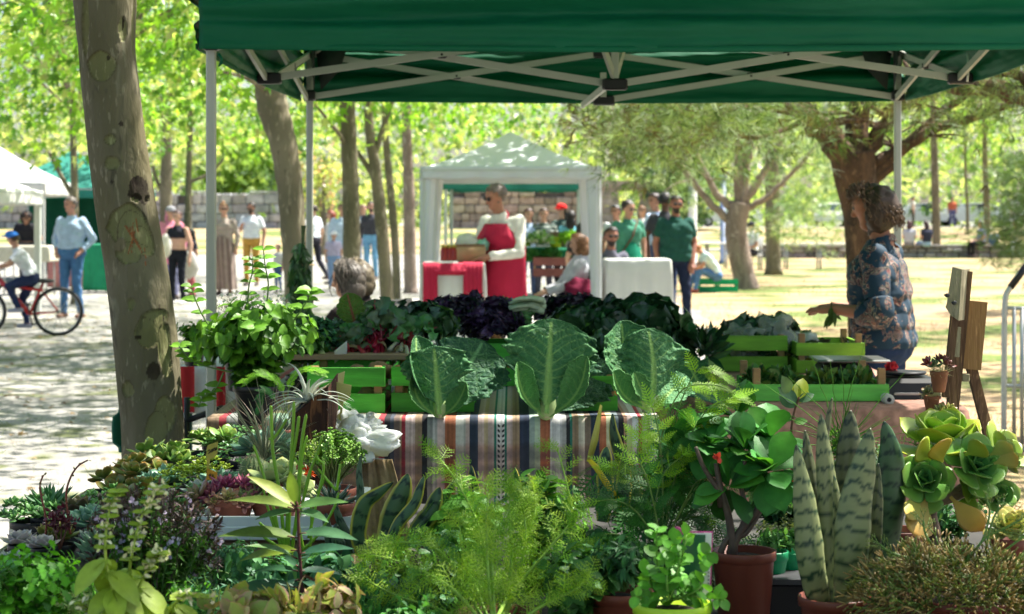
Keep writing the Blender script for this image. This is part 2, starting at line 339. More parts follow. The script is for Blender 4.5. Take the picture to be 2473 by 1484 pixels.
def tree(name, label, path, rr, bk, crowns=(), tpl=MAPLE, extra=(), nl=6, sides=12, group=None, col=(.16, .27, .035), cat='tree', leafmat=None):
    pts = smooth_path([P(*p) if p[1] is not None else PZ(p[0], p[2], 0) for p in path]); base = pts[0].copy(); base[2] = 0
    t = thing(name, label, cat, base, group); mb = MB(); rad = np.interp(np.linspace(0, 1, len(pts)), np.linspace(0, 1, len(rr)), rr); rad = rad*(1+.04*np.sin(np.arange(len(pts))*1.7)); rad[0] *= 1.25
    if pts[0][2] > .02: pts = np.concatenate([[A(pts[0][0]-(pts[1][0]-pts[0][0])*.2, pts[0][1], -.02)], pts]); rad = np.concatenate([[rad[0]*1.1], rad])
    mb.tube(pts, rad, sides)
    for e in extra:
        q = smooth_path([P(*p) for p in e[0]], 5); mb.tube(q, np.linspace(e[1], e[2], len(q)), 8)
    cm = MB()
    for (cen, ra, n, sz, cl, kw) in crowns:
        if nl: limbs(mb, pts[-1], rr[-1], cen, ra, nl)
        crown_leaves(cm, tpl, cen, ra, n, sz, cl, **kw)
    mb.build('trunk', bk, t)
    if crowns: cm.build('crown', leafmat or tree_leaf, t, smooth=False)
    return t
LG = [(.20, .42, .03), (.30, .52, .06), (.10, .26, .025), (.50, .58, .22), (.16, .36, .03)]
PG = 'plane trees of the market avenue'
tree('plane_tree', 'slender plane tree leaning left just behind the back left canopy post', [(722, None, 15), (716, 690, 15), (708, 560, 15), (700, 450, 15), (682, 340, 15), (660, 265, 15), (652, 205, 15), (640, 90, 15)], [.10, .095, .095, .1, .105, .12, .12, .11], bark_far,
     [((-1.9, 15.4, 4.1), (3.0, 2.6, 1.9), 3000, .17, LG, dict(zmin=2.55)), ((-4.6, 14.5, 5.4), (2.8, 3, .9), 2300, .2, LG, dict(zmin=4.0)), ((-2.4, 11, 5.3), (2.8, 2.6, .9), 2200, .2, LG, dict(zmin=4.0))], extra=[(((652, 230, 15), (600, 190, 14.6), (540, 175, 14)), .03, .008)], group=PG)  # second and third crown parts added above the view to shade the path
tree('plane_tree', 'straight plane trunk behind the seated grey-haired woman', [(852, None, 24), (850, 650, 24), (848, 500, 24), (845, 400, 24), (840, 300, 24), (838, 200, 24)], [.115, .11, .105, .1, .1, .09], bark_far,
     [((-2.0, 24.5, 4.7), (3.4, 3, 2.3), 3000, .17, LG, dict(zmin=2.6)), ((-4.5, 21, 5.9), (3, 3, .8), 1900, .2, LG, dict(zmin=4.9)), ((-2.2, 18, 5.6), (3.2, 3, .9), 1900, .2, LG, dict(zmin=4.6))], extra=[(((835, 350, 24), (800, 300, 23.5), (762, 255, 23)), .035, .012)], group=PG)  # the two high crown parts are added out of view for path shade
tree('plane_tree', 'forked plane tree right of the straight trunk, leaning left of the white gazebo', [(937, None, 28), (934, 720, 28), (926, 600, 28), (917, 500, 28), (905, 400, 28), (893, 320, 28), (888, 230, 28)], [.1, .095, .09, .09, .08, .07, .06], bark_far,
     [((-1.9, 28.5, 4.9), (3.2, 3, 2.2), 2800, .17, LG, dict(zmin=2.6)), ((1.0, 21.2, 5.2), (2.6, 2.6, .7), 4200, .22, LG, dict(zmin=4.45))], extra=[(((903, 385, 28), (925, 310, 28), (950, 240, 28)), .045, .03), (((912, 440, 28), (885, 400, 28), (862, 365, 28)), .05, .03)], group=PG)  # second crown part added above the gazebo to shade its roof
tree('plane_tree', 'thinnest grey trunk standing beside the forked plane tree', [(960, None, 30), (958, 720, 30), (955, 600, 30), (945, 480, 30), (937, 400, 30), (930, 300, 30), (928, 200, 30)], [.07, .065, .06, .06, .055, .05, .045], bark_far,
     [((-.2, 31.5, 5.0), (3, 3, 2.2), 3000, .17, LG, dict(zmin=2.9))], group=PG)
tree('plane_tree', 'sunlit pale trunk close to the left leg of the white gazebo', [(992, None, 38), (990, 640, 38), (988, 480, 38), (985, 400, 38), (980, 250, 38)], [.13, .12, .115, .1, .09], bark_pale,
     [((-1.2, 39, 5.2), (4, 3, 2.5), 3600, .18, LG, dict(zmin=2.9))], group=PG)
tree('plane_tree', 'plane tree whose grey trunk shows just right of the big foreground trunk', [(402, None, 45), (402, 600, 45), (401, 480, 45), (402, 380, 45), (402, 250, 45)], [.16, .15, .14, .13, .12], bark_far,
     [((-8.2, 46, 5.4), (4.2, 3, 2.7), 3600, .19, LG, dict(zmin=3.0))], extra=[(((400, 480, 45), (380, 440, 45), (368, 400, 45)), .05, .04)], group=PG)
tree('plane_tree', 'plane tree in front of the stone wall with a limb reaching right', [(455, None, 48), (455, 560, 48), (455, 450, 48), (458, 350, 48), (460, 250, 48)], [.1, .085, .08, .075, .07], bark_far,
     [((-7, 49, 5.4), (4, 3, 2.7), 3400, .19, LG, dict(zmin=3.1))], extra=[(((458, 440, 48), (505, 420, 48), (540, 385, 48)), .05, .03)], group=PG)
tree('plane_tree', 'slim forked plane tree beside the left white market tent', [(182, None, 33), (182, 640, 33), (180, 480, 33), (178, 380, 33), (176, 280, 33)], [.075, .07, .065, .06, .05], bark_far,
     [((-7.6, 33.5, 4.7), (3.6, 3, 2.3), 4000, .17, LG, dict(zmin=2.35)), ((-5.6, 27, 6.6), (3.5, 3.4, .9), 1700, .22, LG, dict(zmin=5.4))], extra=[(((180, 480, 33), (150, 430, 33), (118, 365, 33)), .045, .03)], group=PG)  # second crown part, above the view, added to dapple the path
tree('plane_tree', 'leafy plane tree largely hidden behind the big foreground trunk', [(345, None, 21), (335, 500, 21), (300, 250, 21), (295, 100, 21)], [.1, .1, .1, .09], bark_far,
     [((-3.6, 21.5, 3.9), (3.3, 2.6, 1.9), 4600, .17, LG, dict(zmin=2.25)), ((-6.2, 27, 4.4), (2.6, 2, 2), 2600, .17, LG, dict(zmin=2.4))], group=PG)
# big foreground plane trunk with flaking patches
def front_tree():
    ctr = [(376, 1511+60, 6.2), (372, 1095, 6.2), (362, 950, 6.2), (347, 800, 6.2), (328, 650, 6.2), (310, 540, 6.2), (293, 420, 6.2), (278, 300, 6.2), (266, 200, 6.2), (257, 110, 6.2), (252, 0, 6.2), (245, -150, 6.2), (225, -420, 6.2)]
    wd = [165, 146, 148, 152, 149, 147, 145, 143, 141, 140, 156, 175, 150]
    pts = smooth_path([P(*c) for c in ctr], 34); rad = np.interp(np.linspace(0, 1, len(pts)), np.linspace(0, 1, len(wd)), wd)*6.2/F/2
    n = 150; mb = MB(); k = len(pts); an = np.arange(n)*2*math.pi/n; V = np.zeros((k, n, 3))
    for i in range(k):
        rr = rad[i]*(1+.03*np.sin(an*2+pts[i][2]*2)+.02*np.sin(an*5+pts[i][2]*6))
        V[i] = pts[i]+np.stack([rr*np.cos(an), rr*np.sin(an), np.zeros(n)], 1)
    px = CX+V[..., 0]*F/V[..., 1]; py = HY-(V[..., 2]-EH)*F/V[..., 1]; front = V[..., 1] < pts[:, None, 1]
    C = np.ones((k, n, 3)); nz = np.array([[noise.noise(Vector(V[i, j]*9))*.5+noise.noise(Vector(V[i, j]*30))*.22 for j in range(n)] for i in range(k)])
    big = np.array([[noise.noise(Vector((V[i, j, 0]*6, V[i, j, 1]*6, V[i, j, 2]*2.2))) for j in range(n)] for i in range(k)])
    C *= (1+.35*big)[..., None]*(A(1, 1, .98)+big[..., None]*A(.05, 0, -.1))
    D = np.zeros((k, n))
    pale = [(247, 155, 26, 27), (298, 75, 6, 22), (266, 340, 13, 11), (268, 395, 15, 15), (300, 545, 50, 42), (320, 570, 38, 45), (345, 590, 20, 30), (312, 610, 36, 22), (316, 735, 8, 12), (375, 765, 30, 18), (358, 800, 26, 30), (398, 830, 11, 40), (405, 880, 9, 24), (330, 480, 8, 6), (356, 482, 6, 8), (358, 605, 6, 5), (190, 170, 5, 30), (400, 1000, 16, 30), (375, 1060, 22, 40), (325, 70, 5, 60), (310, 940, 14, 20), (206, 60, 6, 60)]
    for (x, y, a, b) in pale:
        q = ((px-x)/a)**2+((py-y)/b)**2+nz*3.2+big*1.6; m = front & (q < 1); e = front & (q >= 1) & (q < 1.18)
        C[m] = A(1.16, 1.3, .98)*(1+.25*nz[m])[:, None]; C[e] = A(.72, .7, .58); D[m] = -.007
    for (x, y, a, b) in [(292, 590, 12, 18), (285, 600, 10, 10)]:
        q = ((px-x)/a)**2+((py-y)/b)**2+nz*1.5; m = front & (q < 1); C[m] = A(1, .95, .9); D[m] = 0
    for (x, y, a, b) in [(336, 455, 22, 24), (350, 478, 13, 18), (322, 470, 12, 8), (385, 745, 4, 9), (332, 815, 7, 5), (370, 900, 16, 26), (262, 140, 4, 8), (292, 300, 5, 6), (270, 440, 4, 5), (300, 55, 2, 14), (398, 770, 3, 8)]:
        q = ((px-x)/a)**2+((py-y)/b)**2+nz*2.2; m = front & (q < 1); C[m] = A(.28, .25, .25)+nz[m][:, None]*.5
    for (x0, y0, x1, y1) in [(300, 545, 345, 610), (305, 548, 342, 600), (322, 538, 318, 612), (326, 560, 308, 615), (313, 550, 335, 590), (325, 560, 318, 600), (352, 600, 352, 640), (330, 530, 334, 560)]:
        t = np.clip(((px-x0)*(x1-x0)+(py-y0)*(y1-y0))/((x1-x0)**2+(y1-y0)**2), 0, 1); dd = np.hypot(px-x0-(x1-x0)*t, py-y0-(y1-y0)*t)+nz*1.2
        m = front & (dd < 1.1); C[m] = A(1.5, .62, .4); D[m] -= .002
    V += (nrm(V-pts[:, None, :]))*(D+nz*.003)[..., None]
    t = thing('plane_tree', 'big leaning foreground plane trunk with flaking pale patches and a scratched cross', 'tree', (pts[0][0], 6.2, 0), PG)
    Fc = [(i*n+j, i*n+(j+1) % n, (i+1)*n+(j+1) % n, (i+1)*n+j) for i in range(k-1) for j in range(n)]; mb.add(V.reshape(-1, 3), Fc, np.clip(C, 0, 2.4).reshape(-1, 3))
    cm = MB(); top = pts[-1]
    for cen, ra, n_ in (((-1.2, 5.6, 5.4), (2.6, 3.4, 1.5), 5600), ((.9, 4.2, 5.2), (2.6, 3.2, 1.5), 5200), ((.7, 1.0, 5.0), (3.2, 2.8, 1.4), 5200)):  # unseen crown lobes, extended over the tables to shade the front plants
        limbs(mb, top, .07, cen, ra, 8); crown_leaves(cm, MAPLE, cen, ra, n_, .19, LG, zmin=3.3)
    mb.build('trunk', bark_plane, t); cm.build('crown', tree_leaf, t, smooth=False)
front_tree()
# pine needles
def mk_tuft(n=12):
    V, Fc = [], []
    for i in range(n):
        a = 2*math.pi*i/n*2.4; u = A(math.cos(a)*.5, 1-.4*(i % 3)*.5, math.sin(a)*.5); s = nrm(np.cross(u, (0, .3, 1)))*.016; b = len(V)
        V += [-s, s, u]; Fc.append((b, b+1, b+2))
    return np.array(V), Fc, np.ones((len(V), 3))
TUFT = mk_tuft()
OG = [(.065, .12, .03), (.11, .18, .05), (.09, .08, .03), (.20, .28, .10)]
PN = [(.20, .34, .13), (.28, .42, .18), (.12, .22, .09), (.38, .48, .25)]
nm = M('pine_needle', attr=True, rough=.6, var=.1, trans=.35)
def spray(mb, boxes, size, cols, clump=.12):
    for (x0, x1, y0, y1, d0, d1, n) in boxes:
        k = max(6, n//14); d = R.uniform(d0, d1, k); c = np.stack([(R.uniform(x0, x1, k)-CX)*d/F, d, EH-(R.uniform(y0, y1, k)-HY)*d/F], 1); i = R.integers(0, k, n)
        u = rdir(k, -.2, .4); p = c[i]+u[i]*R.uniform(-1.4, 1.4, (n, 1))*clump*2.4+R.normal(size=(n, 3))*clump*.45
        cc = np.asarray(cols)[R.integers(0, len(cols), k)][i]*(1+R.uniform(-.25, .25, (n, 1)))
        mb.inst(TUFT, frames(nrm(u[i]+rdir(n)*.5+A(0, 0, -.15)), rdir(n), size*(.7+R.random(n)*.6)), p, cc)
def pine(label, path, rr, bk, ext, boxes, size, cols, clump=.14, name='pine_tree'):
    pts = smooth_path([P(*p) if p[1] is not None else PZ(p[0], p[2], -.02) for p in path]); t = thing(name, label, 'tree', (pts[0][0], pts[0][1], 0)); mb = MB()
    mb.tube(pts, np.interp(np.linspace(0, 1, len(pts)), np.linspace(0, 1, len(rr)), rr), 16)
    for e in ext:
        q = smooth_path([P(*p) for p in e[0]], 6); q[1:-1] += R.normal(size=(len(q)-2, 3))*e[1]*.12; mb.tube(q, np.linspace(e[1], e[2], len(q)), 9)
        for k in range(e[3] if len(e) > 3 else 0):
            s = q[R.integers(len(q)//3, len(q))]; e2 = s+A(R.uniform(-.8, .8), R.uniform(-1, 1), R.uniform(-.25, .35))*size*5; mb.tube(curve(s, e2, .08, 6), np.linspace(e[2]*.6, .005, 6), 5)
    mb.build('trunk', bk, t); cm = MB(); spray(cm, boxes, size, cols, clump); cm.build('crown', nm, t, smooth=False); return t
pine('large pine with dark reddish trunk forking behind the curly-haired woman', [(2098, None, 17), (2092, 800, 17), (2086, 640, 17), (2082, 520, 17), (2066, 430, 17), (2058, 370, 17)], [.2, .16, .15, .165, .185, .2], bark_pine,
     [(((2050, 395, 17), (1990, 320, 16.8), (1930, 262, 16.6), (1850, 200, 16.4)), .13, .05, 5), (((2062, 390, 17), (2072, 280, 17), (2085, 160, 17)), .12, .08, 4), (((2052, 360, 16.8), (2010, 320, 16.7), (1960, 270, 16.4), (1900, 258, 16)), .04, .02, 4),
      (((2085, 390, 17), (2125, 320, 17), (2180, 255, 17), (2330, 170, 17)), .085, .04, 5), (((2095, 435, 17), (2150, 385, 17), (2250, 315, 16.8), (2340, 290, 16.6), (2480, 235, 16.4)), .06, .03, 5), (((2095, 400, 17), (2150, 372, 17), (2200, 340, 17), (2290, 260, 17), (2400, 190, 17)), .055, .03, 5),
      (((2090, 480, 17), (2110, 440, 17), (2160, 395, 17)), .05, .04, 0), (((2066, 320, 17), (2100, 250, 17.3), (2180, 180, 17.6)), .05, .03, 3), (((1950, 285, 16.7), (1850, 330, 16.2), (1760, 320, 16), (1640, 270, 15.6), (1560, 265, 15)), .022, .01, 6), (((1950, 285, 16.7), (1800, 260, 16.6), (1700, 300, 16)), .02, .01, 5)],
     [(1440, 1760, 250, 330, 13, 18, 1500), (1700, 1990, 250, 310, 13, 18, 420), (1460, 1640, 300, 375, 14, 18, 520), (2130, 2480, 200, 290, 14, 19, 220), (1650, 2480, 120, 250, 12, 20, 1500), (2200, 2480, 270, 330, 15, 19, 130), (1700, 1950, 320, 380, 15, 19, 130)], .13, OG)
pine('thick dark pine limb with hanging twigs reaching in from the right edge', [(2620, None, 13), (2600, 640, 13), (2580, 330, 13), (2560, 255, 13)], [.2, .17, .15, .12], bark_pine,
     [(((2560, 270, 13), (2480, 238, 13), (2400, 215, 13), (2290, 208, 13), (2200, 190, 13)), .075, .04, 4), (((2560, 255, 13), (2480, 195, 13), (2440, 175, 13)), .05, .03, 2)],
     [(2300, 2560, 120, 240, 12, 14, 500)], .12, OG)
pine('pale-barked pine with many rising limbs beside the crouching girl', [(1806, None, 40), (1795, 660, 40), (1783, 600, 40), (1777, 550, 40), (1788, 490, 40)], [.26, .22, .23, .22, .22], bark_pale,
     [(((1785, 500, 40), (1778, 430, 40), (1782, 350, 40), (1775, 290, 40)), .09, .04, 2), (((1792, 500, 40), (1800, 420, 40), (1812, 340, 40), (1808, 270, 40)), .11, .05, 2), (((1795, 500, 40), (1830, 440, 40), (1862, 390, 40), (1890, 330, 40)), .1, .05, 3), (((1800, 505, 40), (1860, 470, 40), (1920, 410, 40), (1990, 330, 40)), .075, .03, 3), (((1780, 510, 40), (1730, 468, 40), (1700, 410, 40), (1670, 350, 40)), .09, .04, 3), (((1775, 550, 40), (1730, 505, 40), (1680, 450, 40), (1640, 395, 40), (1600, 350, 40)), .09, .035, 3), (((1790, 480, 40), (1788, 400, 40), (1830, 300, 40)), .07, .04, 2)],
     [(1560, 2040, 250, 370, 37, 44, 1100), (1600, 1740, 380, 520, 41, 46, 300), (1880, 2060, 400, 560, 41, 48, 500), (1800, 2000, 540, 590, 41, 44, 130)], .26, PN, .3)
pine('shaggy conifer bough hanging low at the right edge of the lawn', [(2520, None, 30), (2515, 500, 30), (2510, 300, 30)], [.14, .12, .1], bark_pine, [(((2515, 480, 30), (2470, 540, 30), (2425, 560, 30)), .03, .01, 3), (((2515, 420, 30), (2480, 450, 30), (2440, 500, 30)), .03, .01, 3)],
     [(2400, 2500, 500, 580, 29, 31, 500), (2420, 2520, 380, 500, 29, 31, 500), (2440, 2500, 580, 635, 29, 31, 160)], .2, [(.07, .13, .05), (.1, .18, .06)], .16, 'conifer')
# thin far trees on the right, and unseen trees added to shade the lawn
for (x, d, r, y1, lab) in [(1868, 50, .2, 330, 'grey trunk left of the big pine, behind the long picnic table'), (2262, 76, .17, 365, 'straight grey trunk right of the back right canopy post'), (2385, 80, .14, 400, 'slim grey trunk behind the low wall near the parked cars'), (2338, 92, .08, 420, 'thinnest far trunk between the two grey trunks on the right')]:
    tree('park_tree', lab, [(x, None, d), (x-2, 500, d), (x-6, y1, d), (x-8, y1-120, d)], [r, r*.95, r*.85, r*.7], bark_far, [((PZ(x, d, 0)[0], d+1, 7.2), (4.5, 4, 3.2), 2300, .24, LG, dict(zmin=3.9))], group='park trees beyond the lawn')
for (x, y, z, rx, n) in [(6.6, 12.5, 6.2, 2.6, 1500), (8.2, 18.5, 7.0, 3.2, 2000), (11.5, 27, 8.5, 4.2, 2400)]:
    tree('park_tree', 'unseen tree added right of the view to shade the lawn', [(CX+(x+1.2)*F/y, None, y), (CX+(x+1.2)*F/y, HY-(z-1-EH)*F/y, y)], [.12, .09], bark_far, [((x, y, z), (rx, rx*.8, 1.3), n, .24, LG, {})], group='added shade trees right of the lawn')
# far wood
WG = [(.28, .42, .12), (.36, .50, .16), (.17, .30, .09), (.48, .56, .26), (.08, .16, .06)]
big = MB()
for (x0, x1, y0, y1, z0, z1, n, cols) in [(-32, 34, 112, 128, .5, 9.5, 8000, WG), (-34, -12, 98, 112, 1.5, 8, 2600, WG), (-12, 12, 100, 112, .8, 6, 2200, WG), (10, 36, 142, 152, 1, 11, 4500, WG)]:
    k = n//26; c = np.stack([R.uniform(x0, x1, k), R.uniform(y0, y1, k), z0+(z1-z0)*R.random(k)], 1); i = R.integers(0, k, n); tint = (np.asarray(cols)[R.integers(0, len(cols), k)])[i]*(1+R.uniform(-.2, .2, (n, 1)))
    big.inst(MAPLE, frames(rdir(n, -.5), rdir(n, .5), .45+R.random(n)*.45), c[i]+R.normal(size=(n, 3))*A(1.1, 1, .9), tint)
tag(big.build('woodland', tree_leaf, smooth=False), 'bright green woodland closing off the far end of the park', 'woodland', None, 'stuff')
# willow and blossom shrub
def bush(name, label, cen, rad, n, size, cols, tpl=OVAL, droop=.3, trunk=True, clump=.3):
    t = thing(name, label, 'bush' if 'willow' not in name else 'tree', (cen[0], cen[1], hgt(cen[0], cen[1]))); cm = MB(); crown_leaves(cm, tpl, cen, rad, n, size, cols, clump=clump, droop=droop, zmin=hgt(cen[0], cen[1])); cm.build('crown', tree_leaf, t, smooth=False)
    m = MB(); m.tube([A(cen[0], cen[1], hgt(cen[0], cen[1])), A(*cen)], [.12, .05], 7)
    for k in range(5): m.tube(curve((cen[0], cen[1], hgt(cen[0], cen[1])+.4), A(*cen)+rdir(1)[0]*A(*rad)*.7, .1), np.linspace(.05, .01, 7), 5)
    m.build('trunk', bark_far, t); return t
bush('willow_tree', 'drooping light green willow above the pale stone wall', P(590, 400, 106), (2.6, 2, 2.2), 3200, .5, [(.14, .27, .04), (.18, .33, .05)], LANCE, 2.2)
bush('blossom_shrub', 'pinkish flowering shrub glowing behind the back left canopy post', P(782, 420, 78), (.9, .7, 1.8), 600, .22, [(.5, .36, .26), (.3, .38, .12), (.3, .40, .12)])
bush('dark_shrub', 'dark rounded evergreen right of the ruined stone gate', P(1660, 440, 96), (2.0, 1.5, 2.0), 2600, .3, [(.04, .10, .05), (.07, .14, .06)])
# ---------------------------------------------------------------- walls
def block_wall(name, label, x0, x1, y, z0, z1, bh, bw, th, col, seed, gaps=0, top_jit=.3):
    rr = np.random.default_rng(seed); t = MB(); z = z0; row = 0
    while z < z1-.02:
        h = bh*rr.uniform(.8, 1.2); h = min(h, z1-z); x = x0+(row % 2)*bw*.4
        while x < x1:
            wd = bw*rr.uniform(.6, 1.4)
            if not (z+h > z1-bh*.7 and rr.random() < top_jit) and rr.random() > gaps:
                c = np.clip(np.asarray(col)*rr.uniform(.7, 1.2)*(1+rr.uniform(-.05, .05, 3)), 0, 1); t.box((x+wd/2, y+rr.uniform(-.06, .06), z+h/2), (wd-.03, th, h-.025), c, bev=min(.04, h*.15))
            x += wd
        z += h; row += 1
    t.box(((x0+x1)/2, y+.02, (z0+z1)/2-bh*.2), (x1-x0-.1, th*.7, z1-z0-bh*.5), A(.08, .075, .07))
    o = t.build(name, stone_m, loc=((x0+x1)/2, y, z0), smooth=False); return tag(o, label, 'wall')
stone_m = M('rough_stone', attr=True, rough=.9, var=.3, vs=3, bump=.6, bs=8)
block_wall('stone_wall', 'pale grey wall of big dry-laid blocks behind the walkers on the left', -30, -11.6, 100, .85, 2.85, .5, .8, .7, (.42, .42, .44), 3, top_jit=.25)
block_wall('stone_wall', 'brownish old block wall seen through the white gazebo', -3.2, 4.0, 99, .85, 2.95, .4, .6, .7, (.36, .30, .25), 4)
block_wall('low_wall', 'low rough stone wall with people sitting on it across the lawn', 9.0, 24, 72, 0, .5, .17, .4, .5, (.26, .24, .22), 5, top_jit=0)
t = thing('stone_gate', 'ruined stone gateway with a heavy lintel between the gazebo and the green-shirted man', 'gateway', (5.8, 97, .85))
for x in (4.85, 6.75):
    m = MB()
    for i in range(5): m.box((x+R.uniform(-.03, .03), 97, 1.05+i*.4), (.85+R.uniform(-.1, .1), .8, .385), A(.36, .33, .29)*R.uniform(.8, 1.15))
    m.build('pillar', stone_m, t, smooth=False)
m = MB(); m.box((5.8, 97, 3.0), (3.1, .9, .34), (.30, .25, .21)); m.build('lintel', stone_m, t, smooth=False)
m = MB(); m.box((5.75, 97, 3.24), (2.5, .8, .14), (.33, .29, .22)); m.build('coping', stone_m, t, smooth=False)
# ---------------------------------------------------------------- canopies (distant)
white_roof = M('white_canopy', (.64, .67, .72), .8, var=.05, vs=2, bump=.15, bs=6, trans=.12)
green_cloth = M('dark_green_cloth', (.012, .13, .075), .85, var=.15, vs=3, bump=.2, bs=9, trans=.1)
teal_roof = M('teal_canopy', (.02, .22, .17), .7, var=.2, vs=2, trans=.15)
def gazebo(name, label, x0, x1, y0, y1, ze, zp, val, roof, frame_m, leg=.05, curtains=False, sides=(), group='market gazebos', sag=.12, legs=4):
    t = thing(name, label, 'gazebo', ((x0+x1)/2, (y0+y1)/2, 0), group); cx, cyy = (x0+x1)/2, (y0+y1)/2; n = 12; mb = MB()
    cs = [(x0, y0), (x1, y0), (x1, y1), (x0, y1)]
    for k in range(4):
        a, b = A(*cs[k]), A(*cs[(k+1) % 4]); G = np.zeros((n+1, n+1, 3))
        for i in range(n+1):
            s = i/n
            for j in range(n+1):
                u = j/n; e = a+(b-a)*u; q = e+(A(cx, cyy)-e)*s; z = ze+(zp-ze)*(s**1.25)-sag*math.sin(math.pi*u)*(1-s)*.5*math.sin(math.pi*min(1, s*2+.15)); G[i, j] = (*q, z)
        mb.grid(G)
    mb.build('roof', roof, t)
    for k in range(4):
        a, b = A(*cs[k]), A(*cs[(k+1) % 4]); nrm_ = nrm(A(b[1]-a[1], -(b[0]-a[0]))); m = MB(); G = np.zeros((6, 40, 3))
        for i in range(6):
            for j in range(40):
                q = a+(b-a)*j/39+nrm_*(.006+.012*math.sin(j*.9+k)*i/5); G[i, j] = (*q, ze+.01-val*i/5+.006*math.sin(j*.7)*i/5)
        m.grid(G); m.build('valance', roof, t, solid=.004)
    for k, (x, y) in enumerate(cs[:legs]):
        sx, sy = (1 if x < cx else -1), (1 if y < cyy else -1); m = MB(); m.box((x+sx*leg*.7, y+sy*leg*.7, (ze-.02)/2), (leg, leg, ze-.02)); m.build('leg', frame_m, t, smooth=False)
        if curtains and k < 4:
            m = MB(); prof = []
            G = np.zeros((14, 17, 3))
            for i in range(14):
                s = i/13; wv = .04*(1-s)**2+.05
                for j in range(17):
                    an = 2*math.pi*j/16; rr = wv*(1+.14*math.sin(an*4+s*3)); G[i, j] = (x+sx*(wv*.75)+rr*math.cos(an)*.9, y+sy*wv*.6+rr*math.sin(an)*.55, ze-val*.6-s*(ze-val*.6-.05))
            m.grid(G); m.build('curtain', roof, t)
    for (a, b, mt_, nm_) in sides:
        m = MB(); a, b = A(*a), A(*b); G = np.array([[(*(a+(b-a)*j/30+A(0, .03*math.sin(j))), .05+(ze-.1)*i/8) for j in range(31)] for i in range(9)]); m.grid(G); m.build(nm_, mt_, t, solid=.005)
    m = MB()
    for k in range(4): m.beam((*cs[k], ze-.03), (*cs[(k+1) % 4], ze-.03), .025, .025)
    m.build('eave_bar', frame_m, t, smooth=False); return t
w0 = (1017-CX)*20/F; w1 = (1450-CX)*20/F
gazebo('white_gazebo', 'white pyramid gazebo in the middle with fabric wrapped around its legs', w0, w1, 20, 22.2, 1.97, 2.38, .13, white_roof, white_metal, .04, True)
gazebo('green_gazebo', 'green gazebo whose valance shows through the middle of the white gazebo', -1.05, 1.15, 30, 33, 2.02, 2.6, .14, teal_roof, white_metal, .05)
gazebo('white_gazebo', 'bright white gazebo at the left edge with two slim legs', -12.9, -9.75, 41, 44, 2.2, 3.15, .28, white_cloth, white_metal, .07)
gazebo('green_gazebo', 'teal gazebo with dark side walls beyond the man in the light blue shirt', -12.1, -8.9, 45, 49, 2.15, 3.1, .25, teal_roof, white_metal, .07, sides=(((-12, 48.8), (-9.0, 48.8), green_cloth, 'back_wall'), ((-9.0, 45.2), (-9.0, 48.8), green_cloth, 'side_wall')))
gazebo('white_gazebo', 'nearest white gazebo on the far left, only its right leg and corner in view', -9.6, -7.02, 26.8, 29.4, 1.85, 2.6, .22, white_cloth, white_metal, .09)
# poles
def pole(name, label, x, d, y0, r, mt, head=None):
    b = PZ(x, d, 0); t = thing(name, label, 'post', b); m = MB(); z1 = P(x, y0, d)[2]; m.lathe([(r*1.6, 0), (r*1.6, .12), (r, .14), (r, z1), (0, z1+.01)], b, 12); m.build('shaft', mt, t)
    m = MB(); m.lathe([(r*1.5, z1-.02), (r*1.7, z1+.05), (0, z1+.09)], b, 12); m.build('cap', mt, t)
pole('pale_post', 'pale grey concrete post behind the men in dark shirts', 1673, 60, 440, .13, stone_m and M('concrete', (.38, .38, .36), .9, var=.2))
pole('blue_post', 'thin slate blue post left of the pale-barked pine', 1746, 62, 430, .09, M('blue_metal', (.12, .17, .28), .5))
# ---------------------------------------------------------------- tables and stall gear far away
def cloth_table(name, label, x0, x1, d, depth, ztop, mt, drop=None, legs=True, group=None, hem=.05, fold=.012, cat='table'):
    X0, X1 = (x0-CX)*d/F, (x1-CX)*d/F; c = ((X0+X1)/2, d+depth/2, 0); t = thing(name, label, cat, c, group); drop = drop if drop is not None else ztop-hem
    m = MB(); n = 96; per = []
    w_, h_ = (X1-X0)/2, depth/2
    for i in range(n):
        u = i/n*4; s = int(u); f = u-s; p = [(-w_+2*w_*f, -h_), (w_, -h_+2*h_*f), (w_-2*w_*f, h_), (-w_, h_-2*h_*f)][s]; per.append(p)
    per = np.array(per); nr = nrm(per*A(1/w_, 1/h_)**3+1e-6); G = []
    rows = [(.0, 0, 0)]+[(1, 0.0, 0)]+[(1, .012, -.012)]+[(1, .018+fold*2*s, -.015-(drop-.015)*s) for s in np.linspace(.15, 1, 8)]
    for k, (sc_, off, dz) in enumerate(rows):
        wv = (fold*min(1, max(0, -dz/drop*1.6)))*(np.sin(np.arange(n)*2*math.pi*13/n)+.6*np.sin(np.arange(n)*2*math.pi*29/n+1))
        q = per*sc_*(1-.0001)+nr*(off+wv)[:, None] if k else per*0
        G.append(np.concatenate([np.concatenate([q, q[:1]]), np.full((n+1, 1), ztop+dz)], 1))
    m.grid(np.array(G)+A(c[0], c[1], 0)); m.build('cloth', mt, t, solid=.003)
    m = MB(); m.box((c[0], c[1], ztop-.02), (2*w_-.03, depth-.03, .025)); m.build('tabletop', whitep, t)
    if legs:
        for sx in (-1, 1):
            for sy in (-1, 1): mm = MB(); mm.tube([(c[0]+sx*(w_-.06), c[1]+sy*(h_-.06), 0), (c[0]+sx*(w_-.08), c[1]+sy*(h_-.08), ztop-.03)], .014, 7); mm.build('leg', steel, t)
    return t
green_tc = M('green_tablecloth', (.01, .22, .11), .85, var=.1, bump=.2, bs=8)
cloth_table('stall_table', 'square white cloth table in front of the green-shirted man', 1466, 1620, 21, .7, 1.01, white_cloth)
cloth_table('stall_table', 'green draped table right of the man in the light blue shirt', 205, 262, 38, .8, .95, green_tc)
